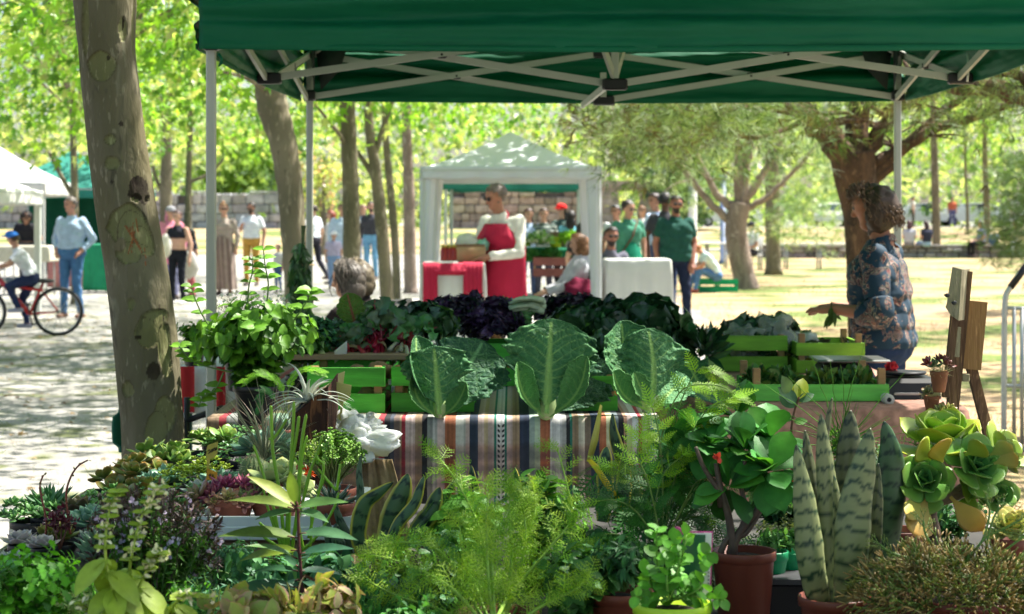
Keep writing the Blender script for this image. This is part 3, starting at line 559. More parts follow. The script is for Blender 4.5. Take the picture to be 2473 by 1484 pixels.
cloth_table('stall_table', 'long green clothed stall table seen through the white gazebo', 1095, 1450, 31, .9, .98, green_tc, drop=.22)
pinkc = M('pink_cloth', (.48, .2, .19), .85); brownc = M('brown_board', (.16, .05, .045), .7)
cloth_table('stall_table', 'table with a dusty pink cloth behind the man in the light blue shirt', 118, 222, 40, .7, .86, pinkc)
cloth_table('stall_table', 'pale stall table behind the boy on the bicycle', 0, 118, 37, .8, .93, M('cream_cloth', (.5, .47, .38), .85), drop=.3)
# red and white table of the apron man
tb = cloth_table('stall_table', 'white clothed table with a crimson runner in front of the aproned man', 1020, 1168, 18, .8, 1.04, white_cloth)
redc = M('crimson_cloth', (.42, .008, .045), .8, var=.1, vs=4, bump=.2, bs=14)
def drape(x0, x1, y, ztop, zlow, depth, name, mt, parent, d):
    X0, X1 = (x0-CX)*d/F, (x1-CX)*d/F; G = []
    path = [(y+depth*.8, ztop+.008), (y+.02, ztop+.008), (y-.045, ztop-.004), (y-.06, ztop-.05)]+[(y-.06-.02*math.sin(s*5), ztop-.05-(ztop-.05-zlow)*s) for s in np.linspace(.2, 1, 7)]
    for (yy, zz) in path: G.append([(X0+(X1-X0)*j/16+.004*math.sin(j+zz*9), yy+.006*math.sin(j*1.9)*(zz < ztop-.04), zz) for j in range(17)])
    m = MB(); m.grid(G); return m.build(name, mt, parent, solid=.003)
drape(1021, 1058, 18, 1.04, .56, .5, 'runner', redc, tb, 17.95); drape(1118, 1166, 18, 1.04, .63, .5, 'runner', redc, tb, 17.95); drape(1050, 1125, 18, 1.035, .93, .5, 'runner', redc, tb, 17.96)
burlap = M('burlap', (.38, .27, .14), .95, var=.15, vs=60, bump=.6, bs=150)
kraft = M('kraft_paper', (.36, .24, .13), .85, var=.08)
m = MB(); c = P(1137, 615, 18.25); m.box(c, (.28, .18, .17), bev=.02); t = thing('paper_bag', 'tan cardboard box standing on the crimson-runner table', 'box', c-A(0, 0, .08)); m.build('box_body', kraft, t); m = MB(); m.box(c+A(0, 0, .088), (.27, .17, .012)); m.build('lid', M('kraft_dark', (.2, .13, .07), .9), t)
m = MB(); c = P(1065, 636, 18.1); m.box(c, (.33, .2, .035), bev=.015); tag(m.build('folded_towel', white_cloth, loc=c), 'folded white towel lying on the crimson-runner table', 'towel')
jar = M('jar_glass', (.25, .02, .015), .2, var=.2)
for i, (x, lab) in enumerate(((1073, 'left jar of red preserve on the crimson-runner table'), (1087, 'middle jar of red preserve on the crimson-runner table'), (1098, 'right jar of red preserve beside the cardboard box'))):
    c = PZ(x, 18.2, 1.05); t = thing('preserve_jar', lab, 'jar', c, 'jars on the crimson-runner table'); m = MB(); m.lathe([(0, 0), (.035, 0), (.038, .02), (.038, .1), (.026, .13)], c, 12); m.build('glass', jar, t); m = MB(); m.lathe([(.03, .13), (.03, .155), (0, .156)], c, 12); m.build('lid', M('jar_lid', (.35, .25, .05), .4, metal=.5), t)
m = MB(); c = P(1128, 588, 18.3); m.ell(c, (.11, .09, .09), 14, 9, (.62, .66, .64), jit=.35); m.ell(c+A(.14, 0, -.02), (.07, .07, .06), 12, 8, (.25, .55, .45), jit=.4); m.ell(c+A(-.02, -.07, -.03), (.04, .03, .03), 10, 6, (.6, .1, .1)); tag(m.build('plastic_bag', M('bag_plastic', attr=True, rough=.3, var=.1, trans=.3), loc=c), 'clear bag of goods on top of the cardboard box', 'bag')
# crates
slat_g = M('green_painted_wood', attr=True, rough=.6, var=.26, vs=14, bump=.25, bs=70, stretch=(.4, 1, 2.5))
def crate(name, label, c, w_, dp, h, col=(.09, .38, .05), rz=0, slats=2, post=(.35, .2, .08), group='painted slatted crates', tilt=0, over=0.0):
    t = thing(name, label, 'crate', c, group, rz); th = .008; sh = h/(slats+.45)
    if tilt: t.rotation_euler = (tilt, 0, rz)
    for (nm_, p, sz) in (('front_slat', (0, -dp/2), (w_, th)), ('back_slat', (0, dp/2), (w_, th)), ('side_slat', (-w_/2+th, 0), (th, dp-2*th)), ('side_slat', (w_/2-th, 0), (th, dp-2*th))):
        for k in range(slats):
            m = MB(); m.box((p[0], p[1], sh*.5+k*(sh*1.38)), (sz[0], sz[1], sh), np.asarray(col)*R.uniform(.85, 1.15), rx=R.uniform(-.01, .01)); m.build(nm_, slat_g, t, smooth=False, local=True)
    for sx in (-1, 1):
        for sy in (-1, 1): m = MB(); m.box((sx*(w_/2-.024), sy*(dp/2-.018), h/2+over/2), (.026, .026, h+over), post); m.build('corner_post', slat_g, t, smooth=False, local=True)
    m = MB(); m.box((0, 0, .012), (w_-.03, dp-.03, .008), A(.3, .2, .1)); m.build('bottom', slat_g, t, smooth=False, local=True); return t
def leafy(name, label, c, rad, n, size, cols, tpl=OVAL, cat='vegetables', mat=None, group=None, stem=None, up=.6, sh=.5):
    t = thing(name, label, cat, c, group); mb = MB(); v = rdir(n, .3); v[:, 2] = np.abs(v[:, 2])*.95; p = v*np.asarray(rad)*(sh+(1-sh)*R.random((n, 1))); a = nrm(v+rdir(n)*.7+A(0, 0, up*.5))
    cc = np.asarray(cols, float); cc = cc[R.integers(0, len(cc), n)]*(1+R.uniform(-.25, .25, (n, 1))); mb.inst(tpl, frames(a, v+rdir(n)*.5, size*(.7+R.random(n)*.6)), p+np.asarray(c), cc); mb.build('leaves', mat or herb_leaf, t)
    if stem is not None:
        m = MB()
        for k in range(10): e = rdir(1, .8)[0]*np.asarray(rad)*.8; m.tube(curve((c[0], c[1], c[2]), A(*c)+e, .05, 5), np.linspace(stem[0], stem[0]*.5, 5), 5, stem[1])
        m.build('stalks', stem_mat, t)
    return t
crate('crate', 'red-brown box standing on the ground under the far green table', (PZ(1345, 30.6, .0)[0], 30.5, .55), .75, .3, .3, (.2, .06, .05))
crate('crate', 'white-topped brown crate on the far green stall table', (PZ(1375, 31.2, 0)[0], 31.3, .99), .6, .4, .25, (.3, .16, .1))
for (x, y, r, col, lab) in [(1305, 588, .22, [(.55, .6, .5), (.2, .4, .1)], 'white-flowered bunches on the far green stall table'), (1375, 582, .16, [(.2, .42, .04)], 'bright green lettuce in front of the brown crate'), (1250, 592, .13, [(.2, .4, .05)], 'small green seedlings at the left of the far green table'), (1290, 628, .16, [(.06, .2, .05)], 'dark seedlings hanging low before the far stall table'), (1330, 620, .14, [(.07, .25, .06)], 'tall black-potted seedlings before the far stall table')]:
    leafy('seedlings', lab, P(x, y, 30.8), (r, r*.7, r*.7), 260, .09, col, OVAL, 'plants', stem=(.006, (.1, .2, .05)))
for (x, lab, mt) in ((1350, 'lime pot on the far green stall table', limep), (1385, 'white pot on the far green stall table', whitep)):
    c = PZ(x-8, 30.9, .99); m = MB(); m.lathe([(0, 0), (.08, 0), (.11, .15), (.12, .15), (.12, .17), (.1, .17), (.09, .14), (0, .14)], c, 16); tag(m.build('flower_pot', mt, loc=c), lab, 'pot')
# picnic tables on the lawn
tabm = M('pale_tabletop', (.6, .6, .56), .6)
for (x0, x1, d, lab) in [(1885, 2070, 56, 'long pale folding table to the right of the pale-barked pine'), (1650, 1765, 57, 'pale folding table left of the pale-barked pine'), (1790, 1880, 55, 'pale folding table where the man in a dark cap sits')]:
    X0, X1 = (x0-CX)*d/F, (x1-CX)*d/F; t = thing('folding_table', lab, 'table', ((X0+X1)/2, d, 0), 'folding tables on the lawn'); m = MB(); m.box(((X0+X1)/2, d, .72), (X1-X0, .75, .04)); m.build('tabletop', tabm, t)
    for x in np.linspace(X0+.15, X1-.15, 3):
        m = MB(); m.tube([(x, d-.3, 0), (x, d-.28, .7)], .028, 7); m.tube([(x, d+.3, 0), (x, d+.28, .7)], .028, 7); m.tube([(x, d-.3, .2), (x, d+.3, .2)], .02, 6); m.build('leg', steel, t)
crate('crate', 'emerald plastic crate the crouching girl sits on', (PZ(1712, 38.4, 0)[0], 38.4, .0), .42, .36, .28, (.0, .33, .13), post=(0, .3, .12)); crate('crate', 'emerald crate at the foot of the pale-barked pine', (PZ(1757, 38.6, 0)[0], 38.9, 0), .45, .36, .25, (.0, .36, .14), post=(0, .3, .12))
# cars
def car(name, label, x, d, body, L=4.2, rz=0):
    p = PZ(x, d, 0); p[2] = hgt(p[0], p[1])+.03; t = thing(name, label, 'car', p, 'cars parked beyond the lawn', rz); s = L/4.2
    prof = [(-2.1, .35), (-2.1, .7), (-1.95, .85), (-1.2, .93), (-.6, 1.38), (.7, 1.44), (1.45, 1.2), (1.9, .95), (2.1, .85), (2.1, .35)]
    G = []
    for (w_, k) in ((-.86, .0), (-.84, .05), (-.7, .1), (.7, .1), (.84, .05), (.86, .0)):
        G.append([(a*s*(1 if abs(w_) < .85 else .985), w_*(1 if z < .95 else .86), z*s-(.03 if abs(w_) > .85 else 0)) for a, z in prof])
    m = MB(); m.grid(np.array(G)); m.add(G[0], [tuple(range(10))]); m.add(G[-1], [tuple(range(9, -1, -1))]); m.build('body', M('car_paint_%s' % name, body, .25, coat=.6, var=.02), t, smooth=False, local=True)
    for sy in (-1, 1):
        m = MB(); m.add([(x_*s, sy*(.765 if z > 1.2 else .80), z*s) for x_, z in ((-1.0, .97), (-.5, 1.32), (.65, 1.37), (1.3, 1.15), (1.4, .97))], [(0, 1, 2, 3, 4)]); m.build('side_window', M('car_glass', (.03, .05, .06), .1), t, smooth=False, local=True)
    for (a, b, z0, z1) in ((-1.17, -.66, .96, 1.33), (1.42, .80, 1.22, 1.42)): m = MB(); m.add([(a*s-.02, -.6, z0*s), (a*s-.02, .6, z0*s), (b*s-.02, .55, z1*s+.01), (b*s-.02, -.55, z1*s+.01)], [(0, 1, 2, 3)]); m.build('windscreen', M('car_glass'), t, local=True)
    for sx in (-1.3, 1.3):
        for sy in (-1, 1):
            m = MB(); v = [(0, -.09), (.30, -.09), (.33, -.05), (.33, .05), (.30, .09), (0, .09)]; q = MB(); q.lathe(v, (0, 0, 0), 18); V = q.V[0][:, [0, 2, 1]]; m.add(V+A(sx*s, sy*.78, .33), [tuple(int(i) for i in f) for f in q.L[0].reshape(-1, 4)], (.02, .02, .02)); w_ = m.build('wheel', attr_hard, t, local=True)
            h_ = MB(); h_.ell((sx*s, sy*.87, .33), (.19, .02, .19), 12, 6, (.4, .4, .42)); h_.build('hubcap', attr_hard, w_, local=True)
    return t
car('parked_car', 'white car parked right of the slim straight trunk, side on', 2345, 118, (.75, .76, .78)); car('parked_car', 'white car half hidden by the right-edge conifer', 2448, 120, (.7, .72, .75))
car('parked_car', 'white car seen just left of the big pine trunk', 2012, 116, (.74, .75, .78), rz=1.3); car('parked_car', 'silver-blue car behind the slim grey trunks on the right', 2215, 121, (.35, .42, .5)); car('parked_car', 'dark blue car behind the pale-barked pine', 1750, 119, (.03, .05, .14), rz=.2)
# ---------------------------------------------------------------- people
skin_m = M('skin', attr=True, rough=.55, var=.06, vs=20, spec=.3, bump=.1, bs=200)
cloth_m = M('fabric', attr=True, rough=.9, var=.12, vs=14, bump=.35, bs=18, spec=.2)
hair_m = M('hair', attr=True, rough=.5, var=.3, vs=40, bump=.8, bs=90, spec=.35)
denim_m = M('denim', attr=True, rough=.9, var=.2, vs=10, bump=.3, bs=160, spec=.2)
def capsule(mb, p, q, r1, r2, n=12):
    p, q = A(*p), A(*q); d = q-p; L = np.linalg.norm(d); a = d/L if L > 1e-6 else A(0, 0, 1); u = nrm(np.cross(a, (0, 1, 0) if abs(a[1]) < .9 else (1, 0, 0))); v = np.cross(a, u); V = []
    rows = [(-math.cos(t)*r1, math.sin(t)*r1) for t in np.linspace(0, math.pi/2, 5)]+[(L+math.sin(t)*r2, math.cos(t)*r2) for t in np.linspace(0, math.pi/2, 5)]
    an = np.arange(n)*2*math.pi/n
    for h_, r in rows: V.append(p+a*h_+(np.cos(an)[:, None]*u+np.sin(an)[:, None]*v)*r)
    k = len(rows); mb.add(np.concatenate(V), [(i*n+j, i*n+(j+1) % n, (i+1)*n+(j+1) % n, (i+1)*n+j) for i in range(k-1) for j in range(n)]+[tuple(range(n-1, -1, -1)), tuple(range((k-1)*n, k*n))])
def remesh(mb, vox, smooth=3):
    me = mb.mesh('tmp'); o = bpy.data.objects.new('tmp', me); sc.collection.objects.link(o)
    md = o.modifiers.new('r', 'REMESH'); md.mode = 'VOXEL'; md.voxel_size = vox; md.use_smooth_shade = True
    if smooth: s = o.modifiers.new('s', 'SMOOTH'); s.iterations = smooth; s.factor = .5
    dg = bpy.context.evaluated_depsgraph_get(); m2 = o.evaluated_get(dg).to_mesh(); V = np.zeros(len(m2.vertices)*3, np.float32); m2.vertices.foreach_get('co', V)
    N_ = np.zeros(len(m2.vertices)*3, np.float32); m2.vertices.foreach_get('normal', N_); Fc = [tuple(p.vertices) for p in m2.polygons]
    o.evaluated_get(dg).to_mesh_clear(); bpy.data.objects.remove(o); bpy.data.meshes.remove(me); return V.reshape(-1, 3).astype(float), N_.reshape(-1, 3).astype(float), Fc
SITJ = dict(pelvis=(0, .02, .52), waist=(0, .05, .72), chest=(0, .04, .90), neck=(0, .0, 1.08), head=(0, -.03, 1.23), kneeL=(.13, -.42, .52), kneeR=(-.13, -.42, .52), ankL=(.13, -.40, .09), ankR=(-.13, -.40, .09))
def person(label, x, d, h, face, shirt, pants, pose=None, sit=False, sleeve='short', skin=(.50, .29, .20), hair='short', haircol=(.03, .02, .015), shoes=(.1, .08, .07), vox=.016, extra=None, z=0, glasses=False, lean=0, cat='person', bulk=1., fingers=False, hat=None, legs='trousers', group=None, beard=False, shirt_mat=None, pants_mat=None, hem=.0):
    p0 = PZ(x, d, z); t = thing('person', label, cat, p0, group, face); s = h/1.75
    J = dict(pelvis=(0, .01, .96), waist=(0, .0, 1.12), chest=(0, .0, 1.30), neck=(0, .01, 1.47), head=(0, -.012, 1.63), kneeL=(.10, -.02, .51), kneeR=(-.10, -.02, .51), ankL=(.11, .03, .09), ankR=(-.11, .03, .09))
    if sit: J.update(SITJ)
    c = A(*J['chest']); arms = {'shL': c+A(.175, .01, .1), 'shR': c+A(-.175, .01, .1), 'elL': c+A(.235, .03, -.17), 'elR': c+A(-.235, .03, -.17), 'wrL': c+A(.235, -.06, -.41), 'wrR': c+A(-.235, -.06, -.41)}; J.update(arms)
    if sit: J.update(elL=c+A(.22, -.03, -.17), elR=c+A(-.22, -.03, -.17), wrL=c+A(.12, -.27, -.26), wrR=c+A(-.12, -.27, -.26))
    if pose: J.update(pose)
    J = {k: A(*v)*s for k, v in J.items()}
    fwd = A(*(pose or {}).get('gaze', (0, -1, 0))) if pose else A(0, -1, 0); J.pop('gaze', None); fwd = nrm(fwd)
    mb = MB(); segs = []
    def cap(a, b, r1, r2, tg, b_=1.): 
        r1, r2 = r1*s*b_, r2*s*b_; capsule(mb, a, b, r1, r2); segs.append((A(*a), A(*b), r1, r2, tg))
    pv, wa, ch, ne, he = J['pelvis'], J['waist'], J['chest'], J['neck'], J['head']; X = nrm(J['shL']-J['shR']); U = nrm(he-ne); rt = np.cross(fwd, U)
    cap(pv-X*.075*s, pv+X*.075*s, .112, .112, 'pelvis', bulk); cap(wa-X*.06*s, wa+X*.06*s, .105, .105, 'torso', bulk); cap((wa+ch)/2-X*.075*s, (wa+ch)/2+X*.075*s, .108, .108, 'torso', bulk)
    cap((pv+wa)/2-X*.07*s, (pv+wa)/2+X*.07*s, .108, .108, 'torso' , bulk); cap(ch-X*.085*s, ch+X*.085*s, .112, .112, 'torso', bulk**.5); cap(ch+X*.06*s+U*.02, J['shL'], .088, .052, 'torso'); cap(ch-X*.06*s+U*.02, J['shR'], .088, .052, 'torso')
    cap(ch+(ne-ch)*.6, ne, .085, .058, 'torso'); cap(ne-U*.03*s, he-U*.03*s, .056, .05, 'neck')
    cap(he+U*.035*s-fwd*.02*s, he+U*.03*s+fwd*.012*s, .088, .082, 'head'); cap(he-U*.02*s+fwd*.02*s, he-U*.07*s+fwd*.045*s, .07, .04, 'head'); cap(he+fwd*.088*s+U*.005, he+fwd*.098*s-U*.02*s, .009, .017, 'head')
    cap(he+rt*.083*s+U*.01, he+rt*.086*s-U*.03*s, .016, .01, 'head'); cap(he-rt*.083*s+U*.01, he-rt*.086*s-U*.03*s, .016, .01, 'head')
    for sd, sg in (('L', 1), ('R', -1)):
        sh, el, wr = J['sh'+sd], J['el'+sd], J['wr'+sd]; cap(sh, el, .056, .043, 'uarm'); cap(el, wr, .043, .029, 'farm'); a = nrm(wr-el); hd = nrm(a+A(0, 0, -.12)) if 'hand'+sd not in J else nrm(J['hand'+sd]); sdv = nrm(np.cross(hd, A(0, 0, 1) if abs(hd[2]) < .9 else A(0, 1, 0)))
        cap(wr+hd*.015*s-sdv*.012*s, wr+hd*.07*s-sdv*.018*s, .022, .02, 'hand'); cap(wr+hd*.015*s+sdv*.012*s, wr+hd*.07*s+sdv*.018*s, .022, .02, 'hand')
        nrmv = np.cross(sdv, hd)
        for k in range(4):
            b = wr+hd*.085*s+sdv*(-.03+.02*k)*s; m1 = b+hd*.035*s-nrmv*.008*sg*0; e = m1+nrm(hd+A(0, 0, -.7))*.03*s*(1 if k in (1, 2) else .8); cap(b-hd*.02*s, m1, .0095, .009, 'hand'); cap(m1, e, .009, .007, 'hand')
        th = wr+hd*.035*s+fwd*.02*s; cap(th, th+nrm(hd+fwd*.9)*.05*s, .011, .009, 'hand')
        kn, an = J['knee'+sd], J['ank'+sd]; hp = pv+X*.09*sg*s-U*0; cap(hp, kn, .088*bulk**.5, .056, 'thigh'); cap(kn, an, .056, .038, 'shin'); cap(kn+(an-kn)*.25+A(0, .012, 0)*s, kn+(an-kn)*.45, .05, .046, 'shin')
        fd = nrm(A(*(pose or {}).get('foot'+sd, (0.1*sg, -1, -.0)))) if pose else nrm(A(.1*sg, -1, 0)); cap(an-A(0, 0, .04)*s-fd*.045*s, an-A(0, 0, .048)*s+fd*.14*s, .042, .034, 'foot')
    V, N_, Fc = remesh(mb, vox, 2); best = np.full(len(V), 9.); who = np.zeros(len(V), int)
    for k, (a, b, r1, r2, tg) in enumerate(segs):
        ab = b-a; tt = np.clip(((V-a)@ab)/max(ab@ab, 1e-9), 0, 1); dd = np.linalg.norm(V-a-tt[:, None]*ab, axis=1)-(r1+(r2-r1)*tt); mm = dd < best; best[mm] = dd[mm]; who[mm] = k
    tg = np.array([q[4] for q in segs])[who]; sk = np.asarray(skin); C = np.tile(sk, (len(V), 1)); foot = tg == 'foot'; C[foot] = shoes
    for sd, sg in (('L', 1), ('R', -1)):
        e = he+fwd*.085*s+U*.012*s+rt*.032*sg*s; m = np.linalg.norm((V-e)*A(1, 1, 1.5), axis=1) < .016*s; C[m] = (.06, .04, .03); m = np.linalg.norm((V-e-U*.022*s)*A(.6, .6, 2.5), axis=1) < .016*s; C[m & (tg == 'head')] = sk*.45
    m = np.linalg.norm((V-(he+fwd*.09*s-U*.052*s))*A(.55, .55, 2), axis=1) < .014*s; C[m] = sk*A(.85, .5, .5)
    if beard: m = (tg == 'head') & ((V-he)@U < -.03*s) & ((V-he)@fwd > .0); C[m] = np.asarray(haircol)*1.3
    b_ = MB(); b_.add(V, Fc, C); b_.build('body', skin_m, t, local=True)
    def garment(sel, off, name, mt, col, colf=None):
        idx = -np.ones(len(V), int); fs = [f for f in Fc if sum(sel[list(f)]) >= 3]
        if not fs: return
        used = sorted({i for f in fs for i in f}); idx[used] = np.arange(len(used)); Vn = V[used]+N_[used]*off; Vn = Vn+N_[used]*(.0032*np.sin(Vn[:, 2:3]*52+Vn[:, 0:1]*35+3*np.sin(Vn[:, 1:2]*17))+.0018*np.sin(Vn[:, 0:1]*80-Vn[:, 2:3]*31)); cc = np.tile(np.asarray(col, float), (len(Vn), 1)) if colf is None else colf(Vn)
        g = MB(); g.add(Vn, [tuple(idx[list(f)]) for f in fs], cc); return g.build(name, mt, t, local=True)
    armw = {'none': [], 'short': ['uarm'], 'long': ['uarm', 'farm']}[sleeve]
    tors = np.isin(tg, ['torso']+armw); low = (V-(pv))@nrm(ne-pv); 
    if sleeve == 'short': tors &= ~((tg == 'uarm') & (np.minimum(np.linalg.norm(V-J['elL'], axis=1), np.linalg.norm(V-J['elR'], axis=1)) < .09*s))
    if sleeve == 'long': tors &= ~((tg == 'farm') & (np.minimum(np.linalg.norm(V-J['wrL'], axis=1), np.linalg.norm(V-J['wrR'], axis=1)) < .04*s))
    if hem: tors = tors | ((tg == 'pelvis') & (low > -hem*s)) | ((tg == 'thigh') & (low > -hem*s))
    if hair == 'midriff': tors &= low > .27*s
    if shirt is not None: garment(tors, .018*s if hem else (.011 if sleeve == 'long' else .012)*s, 'shirt', shirt_mat or cloth_m, shirt if not callable(shirt) else (1, 1, 1), shirt if callable(shirt) else None)
    leg = np.isin(tg, ['pelvis', 'thigh', 'shin']) | ((tg == 'torso') & (low < .07*s))
    if legs == 'shorts': leg &= tg != 'shin'
    if pants is not None: garment(leg, .010*s, 'trousers', pants_mat or denim_m, pants)
    # hair
    def blob(c_, r, cut=True, name='hair', col=haircol, n=26, jit=.12, frontcut=.03, lo=-.02, up=1.0):
        g = MB(); B = np.stack([rt, fwd, U], 1); g.ell((0, 0, 0), (1, 1, 1), n, 16, col); Vh = g.V[0]; Vh = Vh*(1+jit*np.array([noise.noise(Vector(v*3.1+x)) for v in Vh])[:, None]); Vh = Vh*np.asarray(r)*s; W = Vh@B.T+np.asarray(c_)
        fs = [tuple(int(i) for i in f) for f in g.L[0].reshape(-1, 4)]; loc = (W-he)
        if cut: fs = [f for f in fs if not ((loc[list(f)].mean(0)@fwd > frontcut*s and loc[list(f)].mean(0)@U < .045*s+.62*(loc[list(f)].mean(0)@fwd)) or loc[list(f)].mean(0)@U < lo*s)]
        q = MB(); q.add(W, fs, np.clip(np.asarray(col)*(1+.5*np.array([noise.noise(Vector(v*60)) for v in W])[:, None]), 0, 1)); return q.build(name, hair_m, t, local=True)
    hc = he+U*.03*s-fwd*.012*s
    if hair == 'short' or hair == 'midriff': blob(hc, (.094, .108, .1), frontcut=.02, lo=-.04)
    elif hair == 'long': blob(hc, (.1, .112, .105), lo=-.05); blob(he-fwd*.055*s-U*.10*s, (.1, .06, .15), False, 'back_hair')
    elif hair == 'bob': blob(hc-U*.02*s, (.115, .12, .12), lo=-.12, frontcut=.035); blob(he-fwd*.03*s-U*.05*s, (.118, .09, .1), True, 'back_hair', frontcut=.03, lo=-.16)
    elif hair == 'bun': blob(hc, (.096, .108, .103), lo=-.04); blob(he+U*.14*s-fwd*.05*s, (.035, .035, .035), False, 'hair_bun')
    elif hair == 'bald': blob(he+U*.0*s-fwd*.025*s, (.094, .1, .09), lo=-.05, frontcut=-.01)
    elif hair == 'curly':
        g = MB(); hc2 = he-fwd*.02*s+U*.02*s
        for k in range(1000):
            v = rdir(1)[0]; 
            if v@fwd > .35 and v@U < .45: continue
            if v@U < -.62: continue
            q = hc2+(rt*(v@rt)*.125+fwd*(v@fwd)*.125+U*(v@U)*(.13 if v@U > 0 else .145))*s*R.uniform(.85, 1.06); r = R.uniform(.006, .014)*s; L = R.integers(9, 16); tt = np.linspace(0, R.uniform(5, 9), L); e1 = nrm(np.cross(v, A(0, 0, 1)+rdir(1)[0]*.3)); pts = q+np.outer(np.cos(tt), e1)*r*.6+np.outer(np.sin(tt), v)*r*.6+np.outer(tt, A(0, 0, -1))*.006*s
            cc = np.asarray(haircol)*R.uniform(.5, 1.5)*(1.9 if (v@fwd > .0 and R.random() < .6) or R.random() < .12 else 1); g.tube(pts, np.linspace(.0028, .001, L)*s, 4, np.clip(cc, 0, 1), cap=False)
        g.ell(hc2-U*.02, (.118*s, .114*s, .13*s), 40, 26, np.asarray(haircol)*.55, jit=.2); V_ = g.V[-1]; loc = V_-he; bad = (loc@fwd > .03*s) & (loc@U < .06*s); V_[bad] -= fwd*.05*s; g.build('hair', hair_m, t, local=True)
    if d < 13 and hair == 'bob':
        g = MB()
        for k in range(420):
            v = rdir(1, .5)[0]
            if v@fwd > .45 or v@U < .1: continue
            q = [he+U*.02*s+(rt*(v@rt)*.125+fwd*(v@fwd)*.13+U*(v@U)*.125)*s*f_ for f_ in (1.0, 1.02)]; o_ = nrm(rt*(v@rt)+fwd*min(v@fwd, .1)); p2 = he+o_*.118*s+U*R.uniform(-.03, .02)*s; p3 = he+o_*.105*s-U*R.uniform(.03, .10)*s+R.normal(size=3)*.008; g.tube(smooth_path([he+U*.135*s+R.normal(size=3)*.01, q[1], p2, p3], 4), [.0022]*12+[.001], 4, np.clip(np.asarray(haircol)*R.choice([.5, .9, 1.5, 2.3]), 0, 1), cap=False)
        g.build('hair_strands', hair_m, t, local=True)
    if hat:
        g = MB(); B = np.stack([rt, fwd, U], 1); kind, hcx = hat
        g.ell(he+U*.055*s-fwd*.005, A(.1, .112, .085)*s, 20, 12, hcx, M=B); Vh = g.V[0]; lo = (Vh-he)@U < .035*s; Vh[lo] += np.outer(.035*s-(Vh[lo]-he)@U, U)
        if kind == 'cap': g.ell(he+fwd*.11*s+U*.045*s, A(.075, .075, .012)*s, 14, 6, np.asarray(hcx)*.8, M=B)
        if kind == 'sun': g.ell(he+U*.04*s, A(.17, .18, .015)*s, 18, 6, hcx, M=B)
        g.build('hat', cloth_m, t, local=True)
    if glasses:
        g = MB(); B = np.stack([rt, fwd, U], 1)
        for sg in (-1, 1): g.ell(he+fwd*.094*s+U*.012*s+rt*.034*sg*s, A(.026, .008, .019)*s, 10, 6, (.01, .01, .01), M=B)
        g.tube([he+fwd*.1*s+U*.016*s+rt*.08*sg*s*0+rt*q_*s for q_ in (-.06, 0, .06)], .004*s, 5, (.01, .01, .01)); g.build('sunglasses', attr_hard, t, local=True)
    t['_J'] = 0; del t['_J']; return t, {k: v for k, v in J.items()}, s
def cone_cloth(t, name, rings, col, mt=None, n=40, fold=.06, nf=9, colf=None):
    G = []
    for k, (c, rx, ry) in enumerate(rings):
        an = np.linspace(0, 2*math.pi, n+1); f = 1+fold*(k/len(rings))*np.sin(an*nf+k*.2); G.append(np.stack([c[0]+rx*f*np.cos(an), c[1]+ry*f*np.sin(an), np.full(n+1, c[2])], 1))
    m = MB(); m.grid(np.array(G), col); return m.build(name, mt or cloth_m, t, local=True)
PP = 3.14159/180
# man in red apron
def tgt(t0, x, y, d, rz, base):   # pixel point -> local coords of a person standing at base with rotation rz
    v = P(x, y, d)-base; c_, s_ = math.cos(-rz), math.sin(-rz); return A(v[0]*c_-v[1]*s_, v[0]*s_+v[1]*c_, v[2])
b = PZ(1213, 18.5, 0); fz = -35*PP; s_ = 1.80/1.75
pz = dict(chest=(0, -.05, 1.29), neck=(0, -.10, 1.45), head=(0, -.15, 1.60), shL=(.18, -.04, 1.38), shR=(-.18, -.04, 1.38), elR=(-.26, -.08, 1.12), wrR=(-.20, -.30, 1.10), elL=(.24, -.12, 1.10), wrL=(.04, -.36, 1.06), gaze=(-.5, -1, -.35))
t, J, s = person('man in a crimson apron over a white shirt leaning over the runner table', 1220, 18.5, 1.80, fz, (.68, .66, .6), (.16, .09, .04), pz, sleeve='long', skin=(.36, .17, .11), hair='short', haircol=(.13, .10, .085), glasses=True, vox=.011, bulk=1.0)
ap = MB(); G = []
for i in range(16):
    z = 1.36-i*.047*1.06; wd = .12+.14*min(1, i/4)+.02*i/16; G.append([(math.sin(u)*wd*1.05, -.05-.05*(z > 1.2)-math.cos(u)*(.125+.05*min(1, i/5))*1.06+.008*math.sin(u*9+i*.5), z*1.03) for u in np.linspace(-1.5, 1.5, 21)])
ap.grid(np.array(G)); ap.build('apron', redc, t, local=True, solid=.004)
m = MB(); m.tube([(-.1, -.13, 1.4), (-.07, -.05, 1.5), (0, .02, 1.52), (.07, -.05, 1.5), (.1, -.13, 1.4)], .01, 6); m.build('apron_strap', redc, t, local=True)
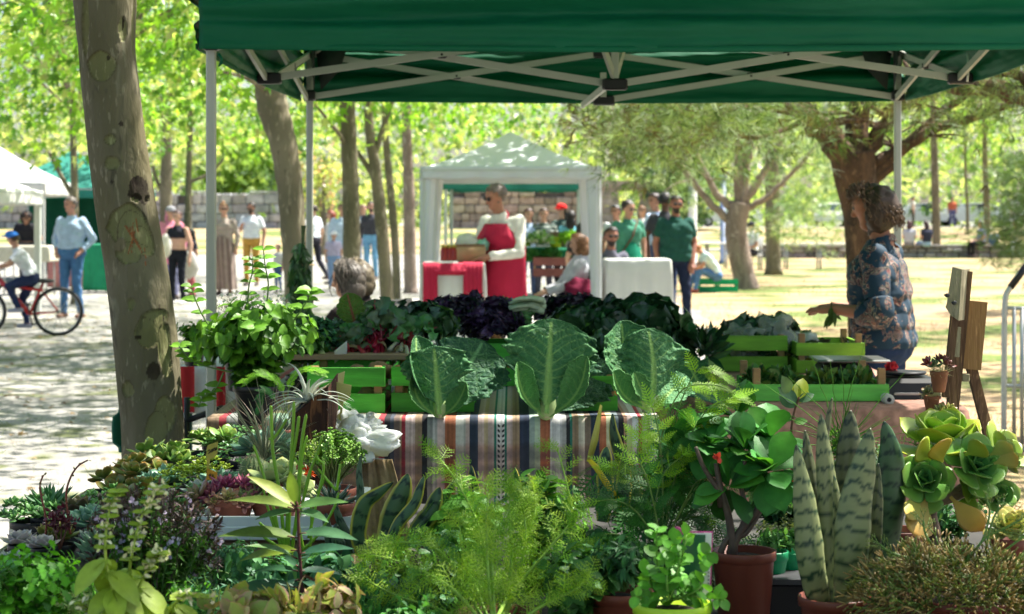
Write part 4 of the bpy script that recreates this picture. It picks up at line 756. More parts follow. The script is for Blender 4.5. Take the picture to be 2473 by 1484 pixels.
# seated woman in grey sweater
pz = dict(pelvis=(0, .0, .5), waist=(0, .08, .70), chest=(0, .14, .90), neck=(0, .17, 1.08), head=(0, .15, 1.22), kneeL=(.14, -.42, .55), kneeR=(-.1, -.40, .60), ankL=(.14, -.78, .25), ankR=(-.1, -.75, .18))
t, J, s = person('seated woman in a grey sweater and jeans leaning back by the right gazebo leg', 1366, 21.3, 1.68, -82*PP, (.42, .43, .47), (.04, .08, .14), {**pz, 'shL': (.17, .14, .99), 'shR': (-.17, .14, .99), 'elL': (.23, 0, .76), 'elR': (-.23, 0, .76), 'wrL': (.12, -.24, .68), 'wrR': (-.1, -.24, .68)}, sleeve='long', hair='bob', haircol=(.16, .075, .03), hem=.08, vox=.014, bulk=1.1)
def chair(label, x, d, rz, col=(.02, .02, .02), z=0, mt=None, seat=.45):
    t = thing('chair', label, 'chair', PZ(x, d, z), 'chairs of the stall holders', rz); mt = mt or attr_hard
    m = MB(); m.box((0, 0, seat), (.44, .42, .035), col); m.build('seat', mt, t, local=True); m = MB(); m.box((0, .22, seat+.33), (.44, .025, .3), col, rx=-.12); m.build('backrest', mt, t, local=True)
    for sx in (-1, 1):
        for sy in (-1, 1): m = MB(); m.tube([(sx*.21, sy*.2, 0), (sx*.2, sy*.19, seat if sy < 0 else seat+.45)], .014, 7, col); m.build('leg', mt, t, local=True)
chair('dark folding chair under the woman in the grey sweater', 1370, 21.35, -82*PP, (.03, .03, .035))
m = MB(); c = P(1398, 705, 21.0); m.ell(c, (.16, .12, .15), 20, 12, (.16, .012, .04), jit=.35); tag(m.build('jacket', cloth_m, loc=c), 'burgundy jacket hanging on the chair of the woman in grey', 'jacket')
t, J, s = person('bearded man sitting low behind the square white cloth table', 1474, 23, 1.75, 15*PP, (.12, .12, .16), (.05, .05, .08), sit=True, skin=(.3, .14, .1), beard=True, glasses=True, haircol=(.02, .015, .015), sleeve='long'); chair('folding chair under the bearded man behind the white table', 1474, 23.1, 15*PP)
# older seated woman in brown, blonde companion
pz = dict(gaze=(.5, -.87, -.1), elL=(.25, -.05, .72), elR=(-.25, -.05, .72), wrL=(.15, -.3, .62), wrR=(-.15, -.3, .62))
t, J, s = person('grey-haired seated woman in a dark brown top facing left behind the chard', 845, 11.6, 1.54, -128*PP, (.013, .008, .008), (.04, .04, .05), pz, sit=True, sleeve='long', skin=(.52, .27, .17), hair='bob', haircol=(.075, .062, .05), vox=.011, bulk=1.25); chair('chair under the grey-haired woman in brown', 851, 11.7, -98*PP)
t, J, s = person('blonde seated woman just behind the grey-haired woman in brown', 872, 12.6, 1.52, -120*PP, (.014, .01, .009), (.1, .1, .12), dict(gaze=(0, -1, -.1)), sit=True, sleeve='long', hair='bob', haircol=(.12, .095, .06)); chair('chair under the blonde seated woman', 878, 12.7, -110*PP)
# standing people centre right
dn = lambda dx=0: dict(elL=(.26, .05, 1.15), elR=(-.26, .05, 1.15), wrL=(.25, .0, .9), wrR=(-.25, .0, .9))
person('man in a dark green polo shirt and navy trousers walking towards the stall', 1632, 25.3, 1.74, 10*PP, (.015, .07, .055), (.012, .018, .045), {**dn(), 'kneeL': (.12, -.08, .5), 'ankL': (.14, -.05, .09), 'ankR': (-.1, .12, .12), 'wrL': (.2, -.08, .88)}, skin=(.30, .13, .09), haircol=(.02, .015, .01), glasses=True, beard=True, shoes=(.65, .65, .65), bulk=1.2, vox=.013, hem=.06)
t, J, s = person('woman in a green dress with a shoulder strap left of the polo-shirt man', 1517, 27, 1.70, 20*PP, (.06, .22, .15), None, {**dn(), 'gaze': (.4, -1, -.3)}, skin=(.46, .25, .18), hair='short', haircol=(.03, .02, .02), glasses=True)
cone_cloth(t, 'dress_skirt', [((0, 0, 1.12), .14, .12), ((0, 0, .95), .19, .16), ((0, 0, .7), .23, .19), ((0, 0, .45), .26, .22)], (.01, .2, .12))
m = MB(); m.tube([(.12, -.05, 1.42), (.0, -.15, 1.2), (-.16, -.1, .95)], .012, 5, (.1, .05, .03)); m.build('shoulder_strap', cloth_m, t, local=True)
person('man in a dark grey shirt standing directly behind the polo-shirt man', 1606, 28, 1.82, 150*PP, (.05, .05, .06), (.03, .05, .12), dn(), skin=(.12, .06, .04), haircol=(.01, .01, .01))
person('young man with a light blue shirt over his shoulders beside the dark grey shirt', 1583, 29.5, 1.83, -60*PP, (.42, .5, .66), (.05, .08, .16), dn(), skin=(.38, .2, .14), haircol=(.03, .02, .02))
person('man in a white shirt behind the woman in the green dress', 1488, 31, 1.66, -30*PP, (.62, .64, .66), (.3, .14, .1), dn(), skin=(.42, .22, .15), haircol=(.02, .02, .02))
person('person in white standing inside the stone gateway light', 1550, 44, 1.72, 0, (.7, .7, .68), (.6, .6, .6), dn(), hair='long', haircol=(.2, .1, .05), vox=.025)
# through gazebo
person('dark-haired woman in light blue left of the striped sweater at the far stall', 1276, 34, 1.62, 10*PP, (.35, .45, .62), (.05, .07, .14), dn(), hair='long', haircol=(.04, .015, .01))
strp = lambda V: np.where((np.sin(V[:, 2:3]*95) > 0), A(.05, .08, .07), A(.30, .33, .3))
person('man in a dark striped sweater at the far stall', 1313, 34, 1.63, 0, strp, (.05, .05, .07), dn(), sleeve='long', haircol=(.05, .025, .015))
person('person with a red cap at the far stall', 1357, 34.5, 1.70, -40*PP, (.05, .09, .08), (.03, .03, .04), dn(), hair='long', haircol=(.02, .015, .01), hat=('cap', (.65, .02, .02)))
person('woman in turquoise with her back turned at the far stall', 1379, 34.2, 1.58, 170*PP, (.15, .42, .5), (.03, .03, .04), dn(), hair='long', haircol=(.015, .012, .01))
person('dark-haired head peeking beside the right curtain of the gazebo', 1407, 27, 1.40, 180*PP, (.03, .03, .03), (.03, .03, .04), dn(), hair='bob', haircol=(.012, .01, .01))
# crouching girl
pz = dict(pelvis=(0, .05, .36), waist=(0, -.02, .55), chest=(0, -.14, .70), neck=(0, -.25, .84), head=(0, -.36, .93), kneeL=(.12, -.34, .5), kneeR=(-.1, -.36, .5), ankL=(.13, -.44, .09), ankR=(-.12, -.5, .09), shL=(.16, -.18, .78), shR=(-.16, -.18, .78), elL=(.18, -.3, .58), elR=(-.18, -.3, .58), wrL=(.1, -.5, .5), wrR=(-.08, -.5, .5), gaze=(0, -1, -.5))
person('girl in a mint shirt and jeans crouched on an emerald crate', 1724, 38.2, 1.62, -80*PP, (.55, .68, .62), (.09, .2, .38), pz, hair='bun', haircol=(.35, .14, .04), shoes=(.5, .1, .05), skin=(.5, .25, .15))
person('man in a white shirt and dark cap seated at the folding table behind the pine', 1815, 53.5, 1.75, -60*PP, (.68, .72, .72), (.03, .03, .04), dict(gaze=(0, -1, -.4)), sit=True, hat=('cap', (.03, .03, .04)), vox=.022)
chair('white garden chair under the man in the dark cap', 1815, 53.6, -60*PP, (.5, .5, .5))
# people sitting on the low wall
for (x, rz, sh, pa, hc, hr, lab) in [(2196, 170, (.42, .44, .5), (.2, .2, .22), (.07, .03, .03), 'long', 'long-haired person in grey sitting on the low wall, back turned, leftmost'), (2237, 200, (.03, .035, .06), (.3, .42, .6), (.04, .02, .02), 'long', 'person in a navy top and pale blue skirt sitting on the low wall'), (2368, -70, (.22, .26, .36), (.01, .01, .015), (.02, .01, .01), 'long', 'woman in a grey-blue vest and black trousers sitting sideways on the low wall'), (2452, -10, (.62, .5, .42), (.55, .6, .7), (.2, .12, .06), 'long', 'person in pale leggings sitting on the low wall at the right edge')]:
    person(lab, x, 71.6, 1.75, rz*PP, sh, pa, None, sit=True, hair=hr, haircol=hc, vox=.028, z=.02, group='people sitting on the low wall', skin=(.45, .25, .18))
m = MB(); c = PZ(2400, 71.6, .68); m.ell(c, (.2, .15, .22), 14, 9, (.05, .1, .25), jit=.2); tag(m.build('backpack', cloth_m, loc=c), 'blue backpack on the low wall beside the woman in black trousers', 'backpack')
for (x, d, h, rz, sh, pa, lab) in [(2300, 112, 1.75, 0, (.5, .12, .06), (.1, .1, .2), 'far walker in red by the parked cars'), (2258, 110, 1.7, 60, (.6, .62, .65), (.1, .12, .2), 'far walker in white behind the straight grey trunk'), (2452, 100, 1.7, 0, (.6, .6, .66), (.2, .2, .3), 'far walker in white beside the half hidden car'), (2205, 108, 1.72, 90, (.6, .55, .5), (.1, .1, .1), 'far walker in cream left of the straight grey trunk')]:
    person(lab, x, d, h, rz*PP, sh, pa, dn(), vox=.035, z=float(hgt(0, d)), group='far walkers')
# left group
person('man in a light blue shirt and jeans with both thumbs in his pockets', 172, 28.4, 1.76, -18*PP, (.40, .52, .72), (.06, .15, .32), dict(gaze=(-.5, -1, 0), elL=(.31, .08, 1.14), elR=(-.31, .08, 1.14), wrL=(.20, -.06, .98), wrR=(-.20, -.06, .98), ankL=(.17, -.02, .09), ankR=(-.14, .03, .09)), sleeve='long', skin=(.52, .26, .2), hair='short', haircol=(.12, .10, .09), shoes=(.14, .06, .035), vox=.013, bulk=1.2)
pk = person('woman in a black crop top holding a white bag, right of the big trunk', 428, 33, 1.58, -20*PP, (.02, .02, .03), (.012, .014, .022), dict(elL=(.27, .04, 1.12), elR=(-.27, -.02, 1.14), wrL=(.27, -.02, .86), wrR=(-.24, -.18, 1.0)), skin=(.6, .35, .26), hair='midriff', haircol=(.08, .04, .04), sleeve='none', shoes=(.7, .7, .7), vox=.015)
m = MB(); c = P(400, 595, 32.6); m.ell(c, (.1, .07, .2), 14, 10, (.66, .66, .68), jit=.2); tag(m.build('carrier_bag', M('bag_plastic'), loc=c), 'white bag held by the woman in the black crop top', 'bag')
m = MB(); c = P(458, 640, 33.8); m.ell(c, (.15, .1, .24), 14, 10, (.5, .5, .54), jit=.2); m.tube([c+A(-.05, 0, .22), c+A(0, 0, .36), c+A(.05, 0, .22)], .008, 5, (.5, .5, .5)); tag(m.build('carrier_bag', M('bag_plastic'), loc=c), 'pale grey shopping bag near the woman in the black crop top', 'bag')
person('person in a pink veil and grey cap behind the woman in the crop top', 412, 35, 1.66, 20*PP, (.62, .22, .32), (.3, .3, .5), dn(), sleeve='long', hair='long', haircol=(.6, .2, .3), hat=('cap', (.25, .25, .28)), hem=.3)
person('child with black hair carrying a pack behind the shopping bag', 462, 36, 1.25, -60*PP, (.03, .03, .05), (.45, .12, .12), dn(), hair='long', haircol=(.01, .01, .01))
def dress_col(V): return np.where((np.sin(V[:, :1]*70+V[:, 2:]*6) > .1), A(.16, .11, .10), A(.30, .23, .2))
t, J, s = person('woman in a long striped brown dress and sunglasses right of the front canopy post', 541, 36.8, 1.73, -15*PP, (.36, .3, .26), None, {**dn(), 'gaze': (.5, -1, 0)}, sleeve='long', hair='bun', haircol=(.3, .16, .07), glasses=True)
n_ = 49; G = []; 
cone = MB(); rings = [((0, 0, 1.12), .15, .13), ((0, 0, .95), .19, .17), ((0, 0, .6), .21, .18), ((0, 0, .3), .23, .2), ((0, 0, .12), .25, .21)]
for k, (c, rx, ry) in enumerate(rings): an = np.linspace(0, 2*math.pi, n_); G.append(np.stack([rx*np.cos(an)*(1+.06*np.sin(an*9)), ry*np.sin(an)*(1+.06*np.sin(an*9)), np.full(n_, c[2])], 1))
G = np.array(G); cone.grid(G, dress_col(G.reshape(-1, 3))); cone.build('dress_skirt', cloth_m, t, local=True)
person('man in a white t-shirt and mustard trousers looking at his phone', 607, 42, 1.79, -10*PP, (.66, .70, .74), (.42, .24, .05), dict(gaze=(-.2, -1, -.3), elR=(-.26, 0, 1.15), wrR=(-.12, -.25, 1.28), elL=(.27, .05, 1.15), wrL=(.25, 0, .9)), skin=(.35, .18, .12), haircol=(.02, .015, .01), beard=True, glasses=True)
person('young man in a white shirt and black trousers striding right of the back left post', 757, 44, 1.76, -120*PP, (.6, .66, .72), (.02, .02, .03), {**dn(), 'kneeL': (.1, -.2, .52), 'ankL': (.1, -.25, .1), 'kneeR': (-.1, .08, .5), 'ankR': (-.1, .32, .16)}, haircol=(.03, .02, .015), vox=.02)
person('red-haired woman in a pale top behind the child in a sun hat', 800, 43, 1.62, -60*PP, (.55, .54, .52), (.3, .33, .4), dn(), hair='bob', haircol=(.2, .04, .02), vox=.02)
person('child in a white sun hat and patterned shirt left of the straight trunk', 806, 40, 1.18, 20*PP, (.45, .4, .55), (.2, .3, .5), dn(), hat=('sun', (.68, .68, .68)), vox=.02)
person('person in light blue denim half hidden by the straight plane trunk', 826, 41, 1.75, 0, (.45, .56, .68), (.35, .5, .68), dn(), sleeve='long', vox=.022)
person('man in a dark grey shirt and blue jeans between two slim plane trunks', 896, 46, 1.84, -20*PP, (.05, .05, .06), (.14, .32, .5), {**dn(), 'gaze': (.7, -1, 0)}, sleeve='long', skin=(.5, .28, .2), haircol=(.03, .02, .02), beard=True, vox=.02)
person('person in a pale shirt and dark blue skirt beside the man in dark grey', 876, 48, 1.78, 30*PP, (.5, .55, .62), (.3, .4, .6), dn(), sleeve='long', hair='long', haircol=(.2, .12, .08), vox=.022)
person('toddler in white near the leaning plane trunk', 672, 38, .95, -40*PP, (.55, .55, .55), (.06, .12, .25), dn(), haircol=(.05, .03, .02), vox=.02, skin=(.5, .28, .2))
person('stall holder in a black t-shirt bending over the table under the green gazebo', 66, 39.5, 1.72, 10*PP, (.015, .015, .02), (.05, .05, .06), dict(chest=(0, -.08, 1.26), neck=(0, -.2, 1.38), head=(0, -.28, 1.48), elL=(.28, -.1, 1.05), elR=(-.28, -.1, 1.05), wrL=(.2, -.25, .95), wrR=(-.2, -.25, .95), shL=(.18, -.1, 1.33), shR=(-.18, -.1, 1.33), gaze=(0, -1, -.8)), skin=(.3, .16, .1), hair='curly', haircol=(.02, .015, .015), vox=.02)
# boy on a red bicycle
def bicycle():
    d = 24.2; cz = .30; B = PZ(60, d, 0); t = thing('bicycle', 'red mountain bicycle ridden by the boy in the blue cap', 'bicycle', B, None, 10*PP)
    fw, bw = A(-.52, 0, cz), A(.40, 0, cz); seat = A(.22, 0, .66); bb = A(.06, 0, .27); head = A(-.30, 0, .70)
    def wheel(c, nm_):
        m = MB(); an = np.linspace(0, 2*math.pi, 41)[:-1]; V = []
        for a in an:
            o_ = A(math.cos(a), 0, math.sin(a)); 
            for b_ in np.arange(8)*math.pi/4: V.append(c+o_*(.285+.02*math.cos(b_))+A(0, .02*math.sin(b_), 0))
        m.add(V, [(i*8+j, i*8+(j+1) % 8, ((i+1) % 40)*8+(j+1) % 8, ((i+1) % 40)*8+j) for i in range(40) for j in range(8)], (.015, .015, .017)); w_ = m.build('wheel', attr_hard, t, local=True)
        m = MB(); 
        for k in range(14): a = k*2*math.pi/14; m.tube([c+A(0, .03*(-1)**k, 0), c+A(math.cos(a), 0, math.sin(a))*.26], .003, 4, (.5, .5, .5))
        for k in range(40):
            a, b_ = an[k], an[(k+1) % 40]; m.tube([c+A(math.cos(a), 0, math.sin(a))*.262, c+A(math.cos(b_), 0, math.sin(b_))*.262], .008, 4, (.35, .35, .36), cap=False)
        m.tube([c-A(0, .05, 0), c+A(0, .05, 0)], .022, 8, (.2, .2, .2)); m.build('rim', attr_hard, w_, local=True)
    wheel(fw, 'f'); wheel(bw, 'b'); red = (.50, .012, .015)
    m = MB()
    for a, b_, r in ((head, bb, .028), (head-A(-.01, 0, .06), seat-A(0, 0, .1), .02), (seat, bb, .018), (bb, bw, .014), (seat-A(0, 0, .12), bw, .012)): m.tube([a, b_], r, 8, red)
    m.build('frame', M('bicycle_paint', attr=True, rough=.3, coat=.5, var=.02), t, local=True)
    m = MB(); m.tube([head+A(-.01, 0, .08), head+A(.02, 0, -.08), fw+A(.06, .05, .12), fw+A(0, .05, 0)], .016, 7, (.02, .02, .02)); m.tube([head+A(.02, 0, -.08), fw+A(.06, -.05, .12), fw+A(0, -.05, 0)], .016, 7, (.02, .02, .02)); m.build('fork', attr_hard, t, local=True)
    m = MB(); m.tube([head+A(.02, -.27, .12), head+A(-.03, -.1, .1), head+A(-.03, .1, .1), head+A(.02, .27, .12)], .012, 7, (.02, .02, .02)); m.build('handlebar', attr_hard, t, local=True)
    m = MB(); m.ell(seat+A(.02, 0, .02), (.12, .065, .03), 12, 7, (.02, .02, .02)); m.build('saddle', attr_hard, t, local=True)
    for sg in (-1, 1): m = MB(); m.tube([bb+A(0, sg*.05, 0), bb+A(.02*sg, sg*.06, -.13*sg)], .01, 6, (.05, .05, .05)); m.box(bb+A(.02*sg, sg*.11, -.13*sg), (.08, .08, .02), (.03, .03, .03)); m.build('pedal', attr_hard, t, local=True)
bicycle()
pz = dict(pelvis=(0, .02, .92), waist=(0, -.02, 1.06), chest=(0, -.13, 1.22), neck=(0, -.22, 1.38), head=(0, -.27, 1.54), kneeL=(.12, -.33, .80), kneeR=(-.12, -.14, .56), ankL=(.14, -.18, .46), ankR=(-.14, -.06, .20), shL=(.16, -.15, 1.32), shR=(-.16, -.15, 1.32), elL=(.25, -.33, 1.14), elR=(-.25, -.33, 1.14), wrL=(.22, -.56, 1.08), wrR=(-.22, -.56, 1.08), gaze=(-.3, -1, 0))
person('boy in a blue cap, white t-shirt and navy trousers riding the red bicycle', 74, 24.2, 1.36, (10-90)*PP, (.6, .62, .66), (.02, .03, .08), pz, skin=(.45, .24, .17), hat=('cap', (.03, .15, .50)), haircol=(.05, .03, .02), vox=.012, shoes=(.3, .3, .4))
# ---------------------------------------------------------------- the green canopy over the vegetable stall
can_m = M('canopy_green', (.0, .115, .052), .62, var=.08, vs=2, bump=.12, bs=240, trans=.16, spec=.3)
can_d = M('canopy_corner', (.01, .02, .015), .8)
bar_m = M('canopy_bar', (.40, .41, .36), .45, var=.05, metal=.15); joint_m = M('canopy_joint', (.01, .01, .012), .4)
def canopy():
    FL, FR, BR, BL = PZ(510, 7, 0), PZ(2537, 7, 0), PZ(2168, 10, 0), PZ(748, 10, 0); cs = [FL, FR, BR, BL]; cen = sum(cs)/4
    t = thing('pop_up_canopy', 'large dark green pop-up canopy with scissor bars over the vegetable tables', 'canopy', cen); zt, zb = 2.36, 2.05; pk = 3.25
    cc = [c+nrm(c-cen)*.05 for c in cs]; n = 26
    for k in range(4):
        a, b = cc[k], cc[(k+1) % 4]; m = MB(); G = np.zeros((n, n, 3))
        for i in range(n):
            for j in range(n):
                s, u = i/(n-1), j/(n-1); e = a+(b-a)*u; G[i, j] = e+(cen-e)*s; G[i, j, 2] = zt+(pk-zt)*s
        m.grid(G); m.build('roof', can_m, t)
        o_ = nrm(A((b-a)[1], -(b-a)[0], 0)); m = MB(); nz_, nx_ = 60, 160; G = np.zeros((nz_, nx_, 3))
        for i in range(nz_):
            s = i/(nz_-1)
            for j in range(nx_):
                u = j/(nx_-1); q = a+(b-a)*u; w_ = .045*math.sin(s*15+1.5*math.sin(u*3.1+k)+u*2.2)*(.4+.6*abs(math.sin(u*4+k*2)))*math.sin(math.pi*min(1, s*1.15+.05))+.012*noise.noise(Vector((u*4+k*9, s*9, 1)))+.004*noise.noise(Vector((u*30, s*14, k)))
                G[i, j] = q+o_*(.012+w_); G[i, j, 2] = zt-(zt-zb)*s-.012*math.sin(math.pi*u)*s
        m.grid(G); v = m.build('valance', can_m, t, solid=.0015)
        m = MB(); m.grid(np.array([[G[-1, j]+o_*.0025+A(0, 0, .022*e) for j in range(nx_)] for e in (0, 1)])); m.build('hem', can_m, v, solid=.001)
        # corner pocket
        m = MB(); p = cs[k]; d1, d2 = nrm(cs[(k+1) % 4]-p), nrm(cs[k-1]-p)
        for dd, L_ in ((d1, .17), (d2, .17)): m.add([p+d1*.03+d2*.03+A(0, 0, zt-.02), p+d1*.03+d2*.03+dd*L_+A(0, 0, zt-.02), p+d1*.03+d2*.03+dd*L_*.75+A(0, 0, 2.2), p+d1*.03+d2*.03+dd*.03+A(0, 0, 2.1)], [(0, 1, 2, 3)])
        m.build('corner_patch', can_d, t, solid=.002)
    for k, p in enumerate(cs):
        m = MB(); m.box(p+A(0, 0, 1.16), (.034, .034, 2.32), rz=.015, bev=.005); g = m.build('leg', bar_m, t, smooth=False)
        for z, q_ in ((2.075, .062), (2.3, .056), (.65, .06)): m = MB(); m.box(p+A(0, 0, z), (q_, q_, .055), bev=.008); m.build('slider', joint_m, g, smooth=False)
        for z in (2.16, 2.215): m = MB(); m.box(p+A(.0, -.02, z), (.03, .006, .022)); m.build('clip', bar_m, g, smooth=False)
    def bar(a, b): m = MB(); m.beam(a, b, .014, .030); m.build('truss_bar', bar_m, t, smooth=False)
    def joint(p, s=.045): 
        m = MB(); m.box(p, (s*1.3, s, s), bev=.006); m.tube([p-A(0, s*.6, 0), p-A(0, s*.45, 0)], .006, 8); m.build('joint', joint_m, t, smooth=False)
    def scissor(p, q, lo=2.068, hi=2.29, c_lo=2.05, jz=None):
        mid = (p+q)/2; off = nrm(np.cross(q-p, A(0, 0, 1)))*.012
        for a, b in ((p, mid), (mid, q)):
            s0, s1 = (a is p), (b is q); c_ = (a+b)/2
            bar(a+off+A(0, 0, lo if s0 else c_lo), b+off+A(0, 0, hi)); bar(a-off+A(0, 0, hi), b-off+A(0, 0, lo if s1 else c_lo)); joint(c_+A(0, 0, (lo+hi)/2-.005), .032)
        for z in (c_lo, hi): m = MB(); m.box(mid+A(0, 0, z), (.11, .05, .05), bev=.007); m.build('joint', joint_m, t, smooth=False)
    scissor(FL, FR, 2.09, 2.31, 2.09); scissor(BL, BR); scissor(FL, BL, 2.06, 2.29, 2.056); scissor(FR, BR, 2.06, 2.29, 2.056)
    ml, mr = (FL+BL)/2, (FR+BR)/2; mc = (ml+mr)/2; scissor(ml, mr, 2.056, 2.27, 2.03)
    m = MB(); m.box(mc+A(0, 0, 2.6), (.034, .034, 1.14), bev=.004); m.build('centre_pole', bar_m, t, smooth=False)
    for (a, b) in (((.0, 0, 2.05), (.12, .3, 2.45)), ((0, 0, 2.05), (-.1, -.15, 2.3)), ((-.03, .0, 2.03), (-.09, 1.4, 2.02))): bar(mc+A(*a), mc+A(*b))
    m = MB(); p = P(1457, 205, 9.7); m.box(p, (.03, .012, .12)); m.build('sleeve', bar_m, t, smooth=False)
    for p in cs: bar(p*.98+mc*.02+A(0, 0, 2.3), mc+A(0, 0, 3.0))
    m = MB(); q = P(528, 130, 6.98); m.tube([q, q+A(.012, 0, -.02), q+A(.002, 0, -.045), q+A(.016, 0, -.03)], .005, 5); m.build('tie_strap', can_m, t)
    m = MB(); q = P(2337, 130, 8.4); m.tube([q, q+A(0.003, 0, -.07), q+A(-.002, 0, -.12)], .005, 5); m.build('cord', white_metal, t)
    return FL, FR, BR, BL
FLp, FRp, BRp, BLp = canopy()
# ---------------------------------------------------------------- striped table
def rug(name, label, X0, X1, Y0, Y1, zt, drop, stripes, extra_left=0, cat='table'):
    cx, cyy = (X0+X1)/2, (Y0+Y1)/2; t = thing(name, label, cat, (cx, cyy, 0)); m = MB()
    # path across depth: back edge -> front edge -> hanging
    path = [(Y1, zt), *[(Y1+(Y0-Y1)*s, zt) for s in np.linspace(.05, 1, 24)], (Y0-.006, zt-.004), (Y0-.012, zt-.014)]+[(Y0-.014-.01*math.sin(s*4), zt-.014-(drop-.014)*s) for s in np.linspace(.02, 1, 46)]
    xs_, cs_ = [], []
    for (a, b, col, kind) in stripes:
        n = max(2, int((b-a)/.006)); 
        for j in range(n): x = a+(b-a)*(j+.02)/n; xs_ += [x, a+(b-a)*(j+.98)/n]; v = R.uniform(.78, 1.14); g_ = np.mean(col); cs_ += [(np.asarray(col)*.82+g_*.14)*v]*2
    xs_ = np.array(xs_); cs_ = np.array(cs_); G = []; C = []
    for i, (yy, zz) in enumerate(path):
        dr = max(0, zt-zz); wv = .012*np.sin(xs_*14+1)*min(1, dr*5)+.005*np.sin(xs_*43)*min(1, dr*5); s = -(path[i][0]-Y1)
        G.append(np.stack([xs_, np.full(len(xs_), yy)+wv-.003*np.sin(xs_*90)*min(1, dr*9), np.full(len(xs_), zz)+.002*np.sin(xs_*31+i)], 1)); c = cs_.copy()
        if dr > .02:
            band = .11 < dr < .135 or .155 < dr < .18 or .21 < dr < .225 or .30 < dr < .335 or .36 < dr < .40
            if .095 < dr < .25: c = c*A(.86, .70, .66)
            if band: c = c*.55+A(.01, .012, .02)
        C.append(c*R.uniform(.93, 1.05))
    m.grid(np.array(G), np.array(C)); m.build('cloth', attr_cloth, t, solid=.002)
    m = MB(); m.box((cx, cyy, zt-.022), (X1-X0-.02, Y1-Y0-.02, .03)); m.build('tabletop', M('plywood', (.3, .2, .11), .7, var=.15), t, smooth=False)
    for sx in (X0+.08, X1-.08):
        for sy in (Y0+.1, Y1-.1): m = MB(); m.tube([(sx, sy, 0), (sx, sy, zt-.03)], .016, 8); m.build('leg', steel, t)
    return t
TA = .80
cr, dk, nv, rd, orr, gy_, br, gn, pk_, wh = (.52, .46, .36), (.02, .02, .025), (.02, .035, .07), (.36, .02, .035), (.35, .10, .035), (.25, .26, .24), (.28, .19, .11), (.01, .17, .12), (.50, .37, .34), (.56, .55, .54)
px = [(500, 530, br), (530, 548, rd), (548, 575, gy_), (575, 610, dk), (610, 640, orr), (640, 690, cr), (690, 730, nv), (730, 770, pk_), (770, 830, gy_), (830, 880, br), (880, 905, gy_), (905, 915, (.45, .4, .2)), (915, 930, rd), (930, 945, dk), (945, 955, (.05, .06, .09)), (955, 970, (.18, .12, .1)), (970, 975, br), (975, 985, rd), (985, 1010, pk_), (1010, 1028, br), (1028, 1042, dk), (1042, 1056, gy_), (1056, 1068, (.4, .4, .38)), (1068, 1088, pk_), (1088, 1116, orr), (1116, 1142, (.42, .42, .38)), (1142, 1152, pk_), (1152, 1174, nv), (1174, 1190, pk_), (1190, 1200, (.48, .36, .2)), (1200, 1216, pk_), (1216, 1222, gn), (1222, 1243, wh), (1243, 1249, gn), (1249, 1264, pk_), (1264, 1282, br), (1282, 1308, nv), (1308, 1322, (.28, .36, .32)), (1322, 1336, (.4, .5, .34)), (1336, 1362, orr), (1362, 1388, wh), (1388, 1404, (.33, .33, .33)), (1404, 1414, dk), (1414, 1420, gn), (1420, 1436, br), (1436, 1452, cr), (1452, 1468, (.2, .14, .1)), (1468, 1490, nv), (1490, 1508, orr), (1508, 1524, (.5, .52, .3)), (1524, 1540, (.12, .16, .18)), (1540, 1554, dk), (1554, 1562, (.4, .2, .12)), (1562, 1576, pk_), (1576, 1592, wh), (1592, 1602, rd), (1602, 1614, cr), (1614, 1622, (.2, .14, .1)), (1622, 1632, (.07, .1, .3)), (1632, 1646, cr)]
# the photograph's stripes run from px 915 to 1595 at the front edge
def sx_(x): return (x-CX)*6.42/F
st = [(sx_(a if a < 915 else 915+(a-915)*.925), sx_(b if b < 915 else 915+(b-915)*.925), c, 0) for a, b, c in px]
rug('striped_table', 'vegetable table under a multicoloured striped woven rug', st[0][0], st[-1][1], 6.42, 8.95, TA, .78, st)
rt_ = bpy.data.objects['striped_table']
for x0 in (1210, 1505):
    lm = MB()
    for k in range(17):
        for sg in (-1, 1): c = A(sx_(x0)+sg*.004, 6.388, TA-.03-k*.0165); lm.inst(OVAL, frames(A([sg*.5, 0, .85]), A([0, -1, 0]), .014), [c], A([.02, .02, .025]))
    lm.build('woven_motif', attr_cloth, rt_, smooth=False)
# right-hand table with a dusty pink patterned cloth
pinkp = M('pink_pattern_cloth', (.30, .16, .12), .9, var=.35, vs=26, bump=.4, bs=200)
tb = cloth_table('vegetable_table', 'right-hand vegetable table under a faded pink cloth', 1690, 2330, 6.75, 2.1, TA, pinkp, fold=.02)
cloth_table('produce_table', 'table with a red and white checked cloth behind the big trunk', 432, 552, 8.6, .8, .80, white_cloth, drop=.2, legs=False)
m = MB()
for (a, b) in ((436, 470), (522, 545)): X0, X1 = (a-CX)*8.55/F, (b-CX)*8.55/F; m.grid(np.array([[(X0+(X1-X0)*j/6, 8.55-.005*math.sin(j)-.004, .806-.2*i/8) for j in range(7)] for i in range(9)]))
for k in range(3): pass
ck = m.build('red_panel', M('red_check', (.42, .02, .02), .85), bpy.data.objects['produce_table'])
m = MB()
for sx in (0, 1):
    X = (455-CX)*8.7/F if not sx else (548-CX)*8.7/F; m.tube([(X, 8.7, .0), (X, 8.7, .62)], .018, 8); m.tube([(X, 8.7, .6), ((500-CX)*8.7/F, 8.7, .6)], .014, 8)
m.build('frame', M('green_frame', (.02, .14, .09), .5), bpy.data.objects['produce_table'])
